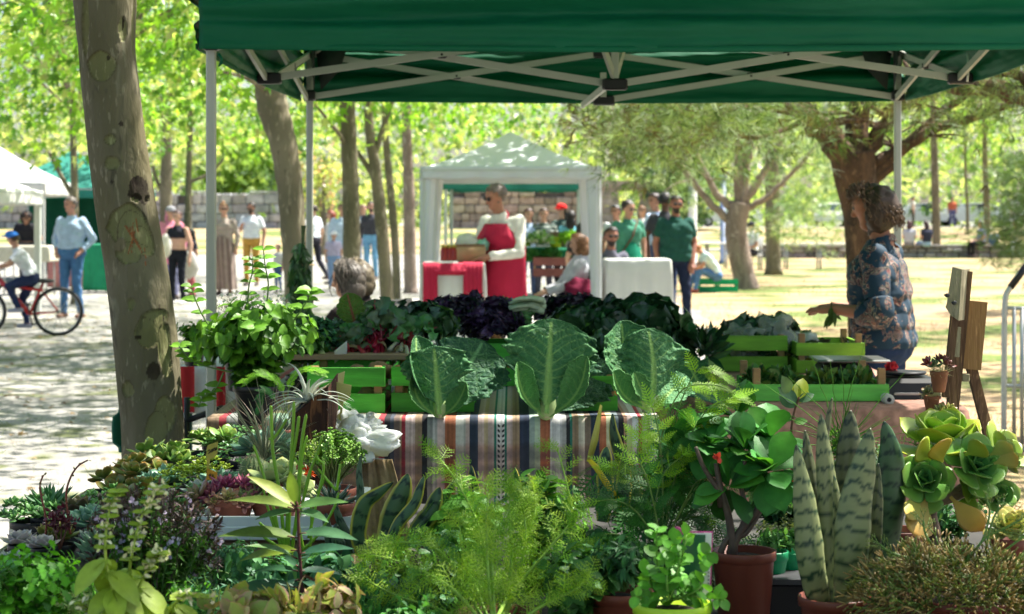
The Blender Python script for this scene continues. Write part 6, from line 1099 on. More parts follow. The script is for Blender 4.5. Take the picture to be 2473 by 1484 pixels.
hp = P(2008, 745, 9.0); mm = MB(); 
for k in range(9): mm.inst(LANCE, frames(A([R.normal()*.3, R.normal()*.2, -1]), A([R.normal(), -1, 0]), .06+R.random()*.03), [hp+A(R.normal()*.012, 0, .01-.006*k)], [A(.04, .10, .02)])
mm.tube([hp+A(0, 0, .03), hp+A(-.005, 0, -.06)], .003, 5, (.06, .12, .03)); tag(mm.build('herb_sprig', herb_leaf, loc=hp), 'wilted green sprig held by the woman in the paisley blouse', 'herb')
# ---------------------------------------------------------------- barrier
t = thing('metal_barrier', 'grey tubular crowd barrier at the right edge of the lawn', 'barrier', PZ(2430, 12.2, 0)); d = 12.2; m = MB(); m.tube(smooth_path([PZ(2424, d, .05), P(2425, 900, d), P(2427, 735, d), P(2440, 695, d), P(2480, 640, d), P(2560, 560, d)], 5), .018, 10); m.build('frame', steel, t)
for x in (2449, 2468, 2488, 2508): m = MB(); m.tube([P(x, 742, d), P(x, 1085, d)], .013, 8); m.build('upright', steel, t)
for y in (744, 932, 1085): m = MB(); m.tube([P(2424, y, d), P(2560, y+6, d)], .013, 8); m.build('rail', steel, t)
m = MB(); m.tube([P(2440, 695, d)+A(0, -.001, 0), P(2480, 640, d)+A(0, -.001, 0)], .022, 10); m.build('grip', blackp, t)
# ---------------------------------------------------------------- plant stall in front
ZT = .61
grey_board = M('plant_table_board', (.03, .028, .025), .85, var=.3, vs=5)
t = thing('plant_table', 'low dark table carrying the potted plants in the foreground', 'table', (0, 4.4, 0)); m = MB(); m.box((.05, 4.45, ZT-.02), (2.5, 2.7, .035)); m.build('tabletop', grey_board, t, smooth=False)
for x in (-1.1, 1.2):
    for y in (3.2, 5.7): m = MB(); m.tube([(x, y, 0), (x, y, ZT-.03)], .02, 8); m.build('leg', steel, t)
def pot(parent, c, r, h, mt=None, name='pot', rim=.018, sl=True, taper=.76, square=False):
    m = MB(); rb = r*taper; m.lathe([(0, 0), (rb*.9, 0), (rb, .004), (r*.93, h-rim*1.2), (r*.94, h-rim*1.15), (r, h-rim), (r*1.01, h-.002), (r*.99, h), (r*.93, h-.001), (r*.91, h-.02), (0, h-.021)], c, 36 if not square else 4); p_ = m.build(name, mt or terracotta, parent)
    if sl: m = MB(); m.lathe([(r*.91, h-.02), (r*.6, h-.012), (r*.3, h-.008), (0, h-.012)], c, 24, wob=.03); m.build('soil', soil, p_)
    return A(c[0], c[1], c[2]+h)
def stems_plant(t, base, n, rad, hgt_, tpl, size, cols, per=10, r0=.004, scol=(.10, .20, .04), droop=.1, t0=.25, opp=True, mat=None, up=.35, tipcol=None, jit=.3, top=None, spread0=.02, shrink=.55, tiers=0, angs=None, name='foliage', face=None, crow=.0):
    sm, lm_ = MB(), MB(); base = A(*base)
    for k in range(n):
        an = (angs[k] if angs is not None else R.uniform(0, 2*math.pi)); rr = rad*math.sqrt(R.uniform(.02, 1)) if np.isscalar(rad) else 1; e = base+A(math.cos(an)*rr, math.sin(an)*rr*.9, hgt_*R.uniform(.6, 1.0)*(1-.25*(rr/rad)**2)); s = base+A(math.cos(an), math.sin(an), 0)*spread0*R.random()
        mid = s*.5+e*.5+A(-math.cos(an), -math.sin(an), 0)*rr*.12+A(0, 0, hgt_*.12); c = smooth_path([s, mid, e+A(math.cos(an), math.sin(an), 0)*droop*rr*.3-A(0, 0, droop*hgt_*.3)], 7); sm.tube(c, np.linspace(r0, r0*.35, len(c)), 6, np.asarray(scol)*R.uniform(.8, 1.2), cap=False)
        for q in range(per):
            tt = t0+(1-t0)*(q+R.random()*.5)/per; f = tt*(len(c)-1); i = min(int(f), len(c)-2); p = c[i]+(c[i+1]-c[i])*(f-i); tg = nrm(c[i+1]-c[i]); a0 = q*1.57+k; u = nrm(np.cross(tg, A(math.cos(a0), math.sin(a0), .2)))
            for sg in ((1, -1) if opp else (1,)):
                a = nrm(u*sg+tg*up+R.normal(size=3)*jit*.5); nn = nrm(tg+A(0, 0, .6)+R.normal(size=3)*jit+(A(*face) if face else 0)); col = np.asarray(cols[R.integers(0, len(cols))])*R.uniform(.75, 1.25)
                if tipcol is not None and tt > .8: col = np.asarray(tipcol)*R.uniform(.8, 1.2)
                lm_.inst(tpl, frames(a, nn, size*(1-(1-shrink)*tt)*R.uniform(.75, 1.2)), [p], [col])
    sm.build('stems', stem_mat, t); lm_.build(name, mat or herb_leaf, t); return t
def potted(name, label, x, d, z, r, h, mt, cat='potted plant', group=None): c = PZ(x, d, z); t = thing(name, label, cat, c, group); return t, pot(t, c, r, h, mt)
B1 = [(.055, .18, .012), (.04, .14, .012), (.09, .24, .016), (.03, .10, .012)]
# basil on the striped table
t, b = potted('basil_plant', 'big lush green leafy herb in a black pot on the left of the striped rug', 620, 6.2, TA+.004, .075, .12, blackp)
stems_plant(t, b-A(0, 0, .03), 78, .20, .33, HEART, .062, B1, 7, .0028, t0=.15, shrink=.7, tipcol=(.11, .27, .02), face=(0, -.5, 0))
sm = MB(); lm_ = MB()
for pts in ([(560, 850), (500, 780), (470, 720), (462, 690)], [(640, 760), (648, 690), (640, 640), (636, 600)], [(600, 780), (600, 700), (610, 655), (608, 625)], [(690, 800), (720, 760), (745, 720), (752, 700)], [(560, 900), (480, 880), (450, 860), (432, 835)], [(540, 900), (520, 940), (490, 960), (480, 985)]):
    c = smooth_path([P(x, y, 6.15) for x, y in pts], 6); sm.tube(c, np.linspace(.003, .0015, len(c)), 6, (.12, .2, .05))
    for k in range(5, len(c), 3):
        for sg in (1, -1): lm_.inst(HEART, frames(nrm(A(sg, R.normal()*.4, .3)), A(0, -.6, 1), .05*R.uniform(.6, 1.1)), [c[k]], [A(.13, .30, .025)*R.uniform(.7, 1.3)])
sm.build('stems', stem_mat, t); lm_.build('foliage', herb_leaf, t)
t, b = potted('seedling_tray_plant', 'small leafy seedlings in dark pots behind the basil, left of the canopy post', 468, 8.4, TA+.02, .05, .08, blackp); stems_plant(t, b, 22, .11, .12, HEART, .045, B1, 4, .002)
t, b = potted('white_flower_plant', 'pot of tiny white flowers behind the big leafy herb', 590, 7.4, TA, .08, .13, blackp); stems_plant(t, b, 40, .16, .26, NEED, .07, [(.08, .16, .05), (.05, .12, .05)], 9, .0015, opp=True)
fm = MB(); k = 190; pp = np.array([P(x, y, R.uniform(7.2, 7.5)) for x, y in zip(R.uniform(520, 700, k), R.uniform(705, 790, k))]); fm.inst(ROUND, frames(rdir(k), rdir(k), .014), pp, vary((.75, .75, .72), k, .1)); fm.build('blossom', herb_leaf, t)
t, b = potted('basil_plant', 'dark green leafy plant between the basil and the chard board', 730, 6.9, TA, .06, .1, blackp); stems_plant(t, b, 26, .1, .19, HEART, .05, [(.04, .13, .02), (.06, .17, .025)], 6, .002)
m = MB(); c = P(668, 1058, 6.0)
# shared helpers for succulents
def rosette(mb, c, n, L, tpl, cin, cout, tilt=(0, 0), open_=1.15, squash=1., seed=0, wmul=1, nmin=.22):
    Mx = np.array(Matrix.Rotation(tilt[1], 3, 'Y')@Matrix.Rotation(tilt[0], 3, 'X'))
    for i in range(n):
        f = (i+.5)/n; a = i*2.39996+seed; el = (1-f)**.8*1.35+.12*(1-open_)+R.normal()*.05; el = max(el*1.0, -.15)+(.1 if open_ < 1 else 0)
        d_ = A(math.cos(a)*math.cos(el), math.sin(a)*math.cos(el), math.sin(el)*squash); nn = A(-math.cos(a)*math.sin(el), -math.sin(a)*math.sin(el), math.cos(el)); s_ = L*(nmin+(1-nmin)*f**.7)*R.uniform(.92, 1.08); col = np.asarray(cin)*(1-f)+np.asarray(cout)*f
        base = c+Mx@(A(0, 0, .12*L*(1-f))); mb.inst(tpl, frames(nrm(Mx@d_), Mx@nn, s_)*A(wmul, 1, 1), [base], [np.clip(col*R.uniform(.88, 1.12), 0, 1)])
# ---- succulent prototypes (copied below); each: pot > soil, rosette
PROTO = {}
def proto(key, name, build, r=.04, h=.05, mt=blackp):
    t = thing(name, 'proto', 'succulent', (0, 0, 0)); top = pot(t, (0, 0, 0), r, h, mt or terracotta2); mb = MB(); build(mb, top); mb.build('foliage', wax_leaf, t); PROTO[key] = [t, False]
def many(mb, top, k, rad, L, n, tpl, ci, co, zj=.02, tilt=.5, **kw):
    for i in range(k):
        a = i*2.4; rr = rad*math.sqrt(i/k); rosette(mb, top+A(math.cos(a)*rr, math.sin(a)*rr, R.uniform(0, zj)+(.01*(1-rr/rad) if rad else 0)), n, L*R.uniform(.8, 1.15), tpl, ci, co, (-math.sin(a)*tilt*rr/max(rad, .001), math.cos(a)*tilt*rr/max(rad, .001)), seed=R.random()*6, **kw)
proto('jade', 'jade_succulent', lambda mb, t: many(mb, t, 7, .05, .055, 12, SPOON, (.20, .38, .06), (.12, .27, .06), .04))
proto('reddish', 'edged_succulent', lambda mb, t: many(mb, t, 6, .05, .055, 12, mk_succ(.36, .1, 7, (1.9, .55, .5), 1.7), (.20, .33, .06), (.15, .22, .05), .04))
proto('grey', 'echeveria', lambda mb, t: many(mb, t, 1, 0, .075, 26, mk_succ(.36, .12, 6, (1.1, .9, .95), 1.3), (.36, .46, .40), (.30, .38, .36), 0))
proto('silver', 'silver_echeveria', lambda mb, t: many(mb, t, 1, 0, .085, 24, mk_succ(.42, .1, 7, (1.1, .95, 1), 1.2), (.50, .50, .46), (.46, .43, .42), 0))
proto('small', 'stonecrop', lambda mb, t: many(mb, t, 26, .062, .022, 9, SUCC, (.14, .33, .07), (.09, .22, .06), .03))
proto('blue', 'blue_succulent', lambda mb, t: many(mb, t, 5, .045, .06, 14, SUCC, (.18, .34, .22), (.12, .25, .17), .03))
proto('lime', 'golden_stonecrop', lambda mb, t: many(mb, t, 30, .06, .016, 8, SUCC, (.42, .5, .03), (.28, .42, .03), .04))
proto('spiky', 'haworthia', lambda mb, t: many(mb, t, 3, .035, .075, 18, mk_succ(.11, .12, 6, (.8, .9, .7), .7), (.07, .2, .06), (.05, .15, .06), .01))
proto('dark', 'dark_echeveria', lambda mb, t: many(mb, t, 1, 0, .07, 24, mk_succ(.3, .1, 6, (1.2, .5, .5), 1.3), (.12, .17, .06), (.06, .07, .05), 0))
proto('olive', 'olive_echeveria', lambda mb, t: many(mb, t, 2, .04, .075, 22, mk_succ(.26, .12, 6, (1.5, .7, .5), 1.3), (.22, .32, .04), (.13, .19, .04), .01))
proto('soft', 'trailing_stonecrop', lambda mb, t: many(mb, t, 40, .075, .014, 7, OVAL, (.10, .26, .08), (.08, .2, .07), .06))
# ---- left bank of succulents
left = [('jade', 515, 1075, 5.9, 1.15, 'pale jade-leaved succulent at the right end of the left bank, below the red check'), ('jade', 395, 1110, 5.7, 1.2, 'pale green succulent right under the big trunk'), ('reddish', 345, 1140, 5.6, 1.2, 'red-edged succulent at the foot of the big trunk'), ('soft', 590, 1078, 5.9, 1.5, 'soft grey-green trailing plant under the striped rug corner'), ('soft', 560, 1110, 5.6, 1.4, 'grey-green trailing plant behind the yellow price tag'), ('reddish', 300, 1165, 5.4, 1.25, 'second red-edged succulent, down-left of the trunk'), ('blue', 385, 1165, 5.3, 1.1, 'blue-green succulent between the red-edged ones'),
 ('lime', 440, 1150, 5.2, 1.3, 'lime golden stonecrop left of the yellow price tag'), ('lime', 500, 1130, 5.3, 1.2, 'golden stonecrop behind the yellow price tag'), ('grey', 480, 1170, 5.0, .8, 'pale blue-grey rosette above the pink succulent pot'), ('blue', 545, 1165, 5.1, .9, 'mint green rosette right of the orange tag'), ('reddish', 330, 1200, 5.0, 1.1, 'red-edged rosette behind the purple-flowered herb'), ('small', 275, 1195, 5.1, 1.2, 'small fresh stonecrop beyond the purple-flowered herb'), ('dark', 258, 1205, 5.0, 1.0, 'brown-tipped dark rosette left of the bank'),
 ('small', 230, 1225, 4.9, 1.2, 'stonecrop in the middle of the left slope'), ('spiky', 125, 1215, 4.9, 1.3, 'glossy green spiky rosette at the far left of the bank'), ('small', 75, 1225, 4.85, 1.3, 'leftmost dark stonecrop on the bank edge'), ('dark', 190, 1215, 4.85, 1.1, 'bluish dark rosette by the red flower stalk'), ('blue', 235, 1255, 4.6, 1.1, 'bright green pointed rosette right of the long red flower stalk'), ('olive', 145, 1290, 4.35, .85, 'olive rosette with two long red flower stalks'), ('silver', 50, 1295, 4.3, .72, 'white powdery rosette at the left edge'), ('silver', 100, 1305, 4.2, .6, 'smaller silver-pink rosette beside the white powdery one'), ('grey', 215, 1290, 4.35, .6, 'cream green rosette above the narrow grey leaves'), ('grey', 20, 1345, 4.0, .75, 'grey rosette cut by the left frame edge'), ('soft', 430, 1200, 4.9, 1.3, 'fine green trailing stonecrop left of the pink pot'), ('dark', 300, 1240, 4.7, 1.0, 'dark rosette under the lavender-flowered herb'), ('small', 380, 1225, 4.8, 1.2, 'stonecrop right of centre under the red-edged leaves')]
for (k, x, y, d, s, lab) in left:
    pt = PROTO[k]; z = EH-(y-HY)*d/F-.075*s; z = max(z, ZT-.0)
    if not pt[1]: o = pt[0]; o.location = tuple(PZ(x, d, z)); o.scale = (s,)*3; o['label'] = lab; o['group'] = 'succulents on the left bank'; pt[1] = True
    else: dup(pt[0], PZ(x, d, z), R.uniform(0, 6), s, lab, 'succulents on the left bank')
for k in PROTO:
    if not PROTO[k][1]: raise Exception(k)
# trays the bank rests on
for i, (x0, x1, y0, y1, z, lab) in enumerate([(-1.17, -.62, 4.05, 4.75, .675, 'black nursery tray under the lowest left succulents'), (-1.17, -.58, 4.78, 5.45, .685, 'black nursery tray in the middle of the left bank'), (-1.12, -.60, 5.48, 6.1, .715, 'black nursery tray at the top of the left bank')]):
    t = thing('nursery_tray', lab, 'tray', ((x0+x1)/2, (y0+y1)/2, ZT), 'black nursery trays'); m = MB(); m.box(((x0+x1)/2, (y0+y1)/2, (ZT+z)/2-.01), (x1-x0, y1-y0, z-ZT-.02)); m.build('tray_base', blackp, t, smooth=False); m = MB()
    for a, b in (((x0, y0), (x1, y0)), ((x1, y0), (x1, y1)), ((x1, y1), (x0, y1)), ((x0, y1), (x0, y0))): m.beam((*a, z), (*b, z), .012, .03)
    m.build('rim', blackp, t, smooth=False)
# red flower stalks
for pts, lab in (([(170, 1290), (163, 1240), (160, 1190), (172, 1150), (190, 1125), (212, 1112)], 'long arching red succulent flower stalk'), ([(108, 1300), (112, 1260), (100, 1200), (97, 1170), (105, 1148)], 'shorter upright red succulent flower stalk')):
    c = smooth_path([P(x, y, 4.3) for x, y in pts], 6); m = MB(); m.tube(c, np.linspace(.0028, .0018, len(c)), 6, (.22, .05, .03)); m.inst(SUCC, frames(nrm(np.gradient(c, axis=0))[::3]*.6+rdir(len(c[::3]))*.5, rdir(len(c[::3])), .009), c[::3], vary((.2, .16, .05), len(c[::3]))); tag(m.build('flower_stalk', wax_leaf, loc=c[0]), lab, 'flower stalk')
t = thing('sedum_head', 'dark red sedum flower heads between the two flower stalks', 'flower', P(140, 1290, 4.3)); m = MB(); 
for (x, y) in ((128, 1262), (150, 1255), (165, 1258), (138, 1250)): c = P(x, y, 4.3); m.inst(SUCC, frames(rdir(26, .5), rdir(26), .014), c+R.normal(size=(26, 3))*.009, vary((.12, .015, .03), 26, .3))
m.build('flower_head', wax_leaf, t); m = MB(); [m.tube([P(145, 1330, 4.3), P(x, y+6, 4.3)], .002, 5, (.15, .06, .04)) for x, y in ((128, 1262), (150, 1255), (165, 1258))]; m.build('stems', stem_mat, t)
# ---- raised white tray with terracotta pots
c = P(680, 1272, 4.55); t = thing('white_tray', 'white polystyrene tray holding the terracotta pots', 'tray', c-A(0, 0, .03)); X0, X1 = (495-CX)*4.5/F, (858-CX)*4.5/F; cx = (X0+X1)/2; wt = X1-X0; zt_ = EH-(1250-HY)*4.42/F
m = MB(); m.box((cx, 4.66, zt_-.035), (wt, .5, .03)); 
m.build('tray_base', whitep, t, smooth=False)
for (p, q) in (((X0, 4.42), (X1, 4.42)), ((X1, 4.42), (X1+.0, 4.9)), ((X0, 4.42), (X0, 4.9)), ((X0, 4.9), (X1, 4.9))): m = MB(); m.beam((*p, zt_-.022), (*q, zt_-.022), .014, .048); m.build('rim', whitep, t, smooth=False)
card = M('corrugated_card', (.28, .18, .10), .9, var=.15, stretch=(1, 1, 60), vs=2)
m = MB(); hh = zt_-.052-ZT; m.box((cx+.01, 4.66, ZT+hh/2), (wt-.03, .46, hh)); tag(m.build('cardboard_box', card, loc=(cx, 4.66, ZT), smooth=False), 'flattened corrugated box under the white tray', 'box')
zp = zt_-.02; 
def tp(x, r, h, d=4.52, mt=None): return PZ(x, d, zp), r, h
t, b = potted('pink_succulent', 'terracotta pot of pink and purple fleshy rosettes on the white tray', 558, 4.52, zp, .055, .052, terracotta2, 'succulent'); m = MB()
for (dx, dy, dz, L, ci, co, tl) in ((-.045, 0, .012, .045, (.30, .10, .14), (.28, .07, .12), (.3, -.5)), (-.015, .02, .03, .042, (.42, .09, .18), (.30, .05, .14), (0, 0)), (.03, .015, .03, .04, (.36, .08, .16), (.30, .07, .14), (0, .4)), (.05, -.01, .015, .034, (.34, .12, .15), (.38, .16, .17), (.4, .5)), (0, -.035, .008, .032, (.30, .38, .08), (.40, .2, .14), (.6, 0)), (-.03, -.035, .0, .03, (.28, .36, .08), (.42, .17, .16), (.7, -.3)), (-.075, -.01, .01, .04, (.2, .26, .09), (.26, .16, .1), (.5, -.8)), (.035, -.04, -.002, .028, (.38, .2, .14), (.42, .18, .17), (.8, .3))): rosette(m, b+A(dx, dy, dz-.01), 20, L*1.15, SUCCP, ci, co, tl, seed=dx*99)
m.build('rosette', wax_leaf, t)
t, b = potted('pale_succulent', 'terracotta pot of big pale green rosettes in the middle of the white tray', 665, 4.54, zp, .06, .052, terracotta2, 'succulent'); m = MB()
for (dx, dy, dz, L) in ((0, 0, .05, .075), (-.05, -.02, .02, .05), (.05, -.01, .03, .055), (.01, .05, .06, .06)): rosette(m, b+A(dx, dy, dz-.02), 22, L, mk_succ(.42, .1, 7, (1.2, 1, .7), 1.2), (.40, .50, .20), (.36, .46, .22), (.4 if dy < 0 else .1, dx*8), seed=dx*50)
m.build('rosette', wax_leaf, t)
t, b = potted('bead_succulent', 'terracotta pot of a dense bushy green bead-leaved succulent on the tray', 802, 4.66, zp, .058, .055, terracotta2, 'succulent'); m = MB(); sm = MB(); cc = b+A(.0, .01, .075)
for k in range(88):
    v = rdir(1, .25)[0]; v[2] = abs(v[2])*1.0-.18; e = cc+v*A(.082, .07, .075)*R.uniform(.82, 1.05); c_ = curve(b+A(0, 0, -.01), e, .05, 6); sm.tube(c_, .0018, 5, (.16, .2, .06)); tg = nrm(v+A(0, 0, .5))
    for q in range(5):
        p = e-tg*.009*q
        for s_ in range(4): a = s_*1.57+q*.78; u = nrm(np.cross(tg, A(math.cos(a), math.sin(a), .3))); m.inst(SUCC, frames(nrm(u+tg*.5), tg, .0115*(1-.08*(4-q)))*A(1.7, 1, 1.6), [p], [A(.19, .36, .05)*R.uniform(.75, 1.25)*(A(1.2, 1, .8) if v[0] < -.4 else 1)])
sm.build('stems', stem_mat, t); m.build('foliage', wax_leaf, t)
t, b = potted('spiny_succulent', 'small dark spiny agave at the right end of the white tray', 805, 4.45, zp, .05, .05, terracotta2, 'succulent'); m = MB(); rosette(m, b+A(0, 0, -.01), 26, .085, mk_succ(.1, .1, 6, (.8, .8, .8), .6), (.06, .12, .08), (.05, .1, .07)); m.inst(NEED, frames(rdir(40, .4), rdir(40), .06), np.tile(b, (40, 1)), vary((.5, .52, .48), 40)); m.build('rosette', wax_leaf, t)
def cactus(label, x, y, d, r, h, col, zb=None):
    c = P(x, y, d); t = thing('cactus', label, 'cactus', c, 'round cacti'); m = MB(); n = 72; prof = [(max(.001, math.sin(a)*r), h*.5*(1-math.cos(a))) for a in np.linspace(0, math.pi, 22)]; m.lathe(prof, c, n, col); V = m.V[0]; an = np.arctan2(V[:, 1]-c[1], V[:, 0]-c[0]); f = 1+.09*np.cos(an*15); V[:, 0] = c[0]+(V[:, 0]-c[0])*f; V[:, 1] = c[1]+(V[:, 1]-c[1])*f; m.build('body', stem_mat, t)
    s = MB(); k = 900; i = R.integers(0, len(V), k); out = nrm(V[i]-c-A(0, 0, h*.5)); s.inst(NEED, frames(nrm(out+rdir(k)*.6), rdir(k), .009), V[i], vary((.5, .47, .35), k)); s.build('spines', herb_leaf, t)
    if zb: pot(t, c-A(0, 0, zb), r*1.05, zb+.01, terracotta2)
cactus('tallest round cactus behind the pink succulent pot', 612, 1172, 4.75, .032, .07, (.10, .15, .05), .08); cactus('small round cactus left of the tall one', 583, 1185, 4.72, .02, .03, (.13, .18, .06), .06); cactus('blue-green cactus up by the black basil pot', 675, 1045, 5.5, .042, .055, (.10, .2, .13), .09); cactus('dark round cactus behind the wooden planter base', 700, 1130, 5.1, .04, .045, (.16, .15, .07), .08)
m = MB(); c = P(597, 1120, 4.9); m.ell(c, (.009, .009, .018), 12, 8, (.55, .12, .12)); m.ell(c+A(0, 0, -.03), (.014, .014, .02), 12, 8, (.3, .35, .12)); tag(m.build('cactus_bud', wax_leaf, loc=c), 'pink cactus bud left of the tall round cactus', 'flower bud')
c = P(603, 1080, 5.3); m = MB(); m.inst(OBO, frames(rdir(30, .6), rdir(30), .018), np.tile(c, (30, 1)), vary((.30, .02, .28), 30)); tag(m.build('magenta_flower', herb_leaf, loc=c), 'magenta cactus flower behind the thin grasses', 'flower')
c = P(745, 1135, 4.95); m = MB(); m.inst(LANCE, frames(rdir(40, .8), rdir(40), .03), np.tile(c, (40, 1)), vary((.6, .08, .01), 40)); tag(m.build('orange_flower', herb_leaf, loc=c), 'orange-red flower at the base of the wooden planter', 'flower')
# pots filling the raised area behind the tray
for (x, d, s, k, lab) in [(640, 5.2, 1.2, 'blue', 'green rosette in the second row behind the white tray'), (560, 5.0, 1.0, 'small', 'stonecrop between the tags and the cacti'), (735, 5.1, 1.1, 'grey', 'pale rosette just in front of the wooden planter')]:
    dup(PROTO[k][0], PZ(x, d, .757 if x == 640 else ZT), R.uniform(0, 6), s, lab, 'succulents on the left bank')
t = thing('wooden_box', 'dark upturned box under the wiry tillandsia behind the white tray', 'box', (-.645, 5.22, ZT)); m = MB(); m.box((-.645, 5.22, ZT+.07), (.19, .6, .14)); m.build('box_body', grey_board, t, smooth=False); m = MB(); m.box((-.645, 5.22, .753), (.2, .61, .008)); m.build('lid', grey_board, t, smooth=False)
# strap-leaved air plants
def straps(name, label, c, n, L, col, w_=.045, curl=.9, el=(.2, 1.3), cat='air plant', mat=None, potr=None, rad=0):
    t = thing(name, label, cat, c); m = MB()
    for k in range(n):
        a = k*2.4+R.normal()*.2; e = R.uniform(*el); l_ = L*R.uniform(.65, 1.15); d_ = A(math.cos(a)*math.cos(e), math.sin(a)*math.cos(e), math.sin(e)); pts = [A(*c)+A(math.cos(a), math.sin(a), 0)*rad*R.random()]; 
        for q in range(12): pts.append(pts[-1]+d_*l_/12); d_ = nrm(d_+A(math.cos(a)*.03, math.sin(a)*.03, -curl*.13*R.uniform(.3, 1.4))+R.normal(size=3)*.03)
        m.tube(pts, np.interp(np.linspace(0, 1, 13), [0, .1, .5, 1], [w_*L*.8, w_*L, w_*L*.6, w_*L*.05]), 6, np.asarray(col)*R.uniform(.8, 1.15), cap=False, flat=.35)
    m.build('leaves', mat or wax_leaf, t)
    if potr: pot(t, A(*c)-A(0, 0, potr[1]), potr[0], potr[1]+.004, potr[2])
    return t
straps('air_plant', 'silvery air plant with curling leaves sprouting from the wooden planter', P(742, 975, 5.0), 34, .13, (.46, .50, .42), .05, 1.1)
straps('air_plant', 'pale green spidery plant left of the wooden planter', P(705, 1110, 5.0), 34, .13, (.24, .36, .18), .06, 1.2, (.1, 1.2), potr=(.045, .08, terracotta2))
straps('air_plant', 'fine wiry tillandsia standing high left of the planter', P(640, 1120, 5.0), 42, .21, (.22, .24, .13), .012, .35, (.7, 1.5), potr=(.035, .07, terracotta2)); straps('air_plant', 'wisps of fine brownish grass before the black basil pot', P(655, 1090, 5.3), 26, .22, (.22, .17, .11), .008, .5, (.9, 1.45))
# dark wooden planter
t = thing('wooden_planter', 'tall dark burnt-wood planter with a slanted top holding the air plant', 'planter', PZ(760, 5.05, ZT)); wdm = bark('burnt_wood', (.05, .022, .012), (.025, .012, .008), (.14, .06, .025), 14, (1.5, 1.5, .25), .3, (.5, .6))
a, b_, c2, d2 = P(702, 1008, 4.98), P(790, 935, 4.98), P(787, 1112, 4.98), P(702, 1112, 4.98); top2, bot2 = P(812, 905, 5.09), P(812, 1110, 5.09)
for q in (c2, d2, bot2): q[2] = ZT+.1
m = MB(); off = A(-.0, .10, 0); V = [d2, c2, b_, a]; V2 = [v+off for v in V]; m.add(V+V2, [(0, 1, 2, 3), (7, 6, 5, 4), (0, 4, 5, 1), (3, 2, 6, 7), (0, 3, 7, 4)]); m.build('front_block', wdm, t, smooth=False)
V = [c2+A(.002, 0, 0), bot2, top2, b_+A(.002, 0, 0)]; V2 = [v+A(-.0, .06, 0) for v in V]; m = MB(); m.add(V+V2, [(0, 1, 2, 3), (7, 6, 5, 4), (1, 5, 6, 2), (3, 2, 6, 7), (0, 4, 5, 1)]); m.build('side_block', wdm, t, smooth=False)
m = MB(); m.box(PZ(757, 5.05, ZT+.05), (.16, .16, .10)); m.build('plinth', wdm, t, smooth=False)
G = np.array([[a+(b_-a)*i/24+A(0, .1*j/6, .004+.004*noise.noise(Vector((i*.8, j*1.3, 0)))) for j in range(7)] for i in range(25)]); m = MB(); m.grid(G, (1.9, 1.5, 1.2)); m.build('cut_face', wood_b, t)
# price tags
def ptag(label, pts, d, col, text=None, stem_=None, name='plant_tag'):
    cpt = P(*pts[0], d); t = thing(name, label, 'plant tag', cpt, 'plastic plant tags'); m = MB(); V = [P(x, y, d) for x, y in pts]; n = len(V); m.add(V+[v+A(0, .0015, 0) for v in V], [tuple(range(n-1, -1, -1)), tuple(range(n, 2*n))]+[(i, (i+1) % n, n+(i+1) % n, n+i) for i in range(n)], col); m.build('tag_face', M('tag_plastic', attr=True, rough=.4, var=.05, trans=.1), t, smooth=False)
    if text:
        m = MB()
        for s_ in text: m.tube([P(x, y, d-.002) for x, y in s_], .0011, 5, (.03, .03, .02))
        m.build('handwriting', attr_hard, t)
ptag('yellow tag with a handwritten price above the pink succulents', [(501, 1076), (526, 1067), (525, 1096), (517, 1107), (507, 1110), (504, 1150), (500, 1150), (499, 1112), (497, 1100)], 4.9, (.50, .40, .07), [[(502, 1090), (506, 1086), (508, 1092), (503, 1096)], [(510, 1094), (511, 1086), (514, 1084), (513, 1092)], [(515, 1090), (518, 1081), (520, 1088)], [(519, 1090), (523, 1080), (522, 1088)]])
ptag('orange tag with a black price mark right above the pink succulents', [(500, 1132), (524, 1141), (527, 1160), (498, 1160)], 4.72, (.60, .28, .02), [[(504, 1150), (508, 1144), (507, 1156)], [(511, 1156), (514, 1146), (518, 1156)]])
ptag('blank yellow tag standing right of the wooden planter', [(803, 922), (822, 925), (849, 931), (846, 957), (839, 967), (830, 971), (828, 985), (820, 1040), (815, 1040), (822, 985), (818, 970), (818, 958)], 5.1, (.52, .48, .16)); ptag('second pale yellow tag tucked behind the first by the planter', [(812, 905), (833, 897), (828, 935), (806, 930)], 5.16, (.50, .46, .2)); ptag('narrow yellow tag behind the wiry tillandsia', [(694, 962), (699, 962), (702, 1010), (697, 1012)], 5.3, (.5, .45, .15))
t = thing('plant_tag', 'long bent yellow plastic tag rising above the ferns', 'plant tag', P(1450, 1100, 4.3), 'plastic plant tags'); m = MB(); yc = M('tag_plastic')
G = [[P(1449, 977, 4.3), P(1455, 981, 4.3)], [P(1428, 1060, 4.3), P(1445, 1064, 4.3)], [P(1416, 1115, 4.3), P(1428, 1117, 4.3)]]; m.grid(np.array(G), (.60, .50, .10)); m.build('tag_face', yc, t, solid=.002); m = MB(); m.grid(np.array([[P(1417, 1112, 4.29), P(1430, 1110, 4.29)], [P(1435, 1135, 4.28), P(1448, 1128, 4.28)], [P(1470, 1190, 4.26), P(1483, 1183, 4.26)], [P(1500, 1238, 4.25), P(1514, 1229, 4.25)]]), (.72, .52, .02)); m.build('tag_stake', yc, t, solid=.002)
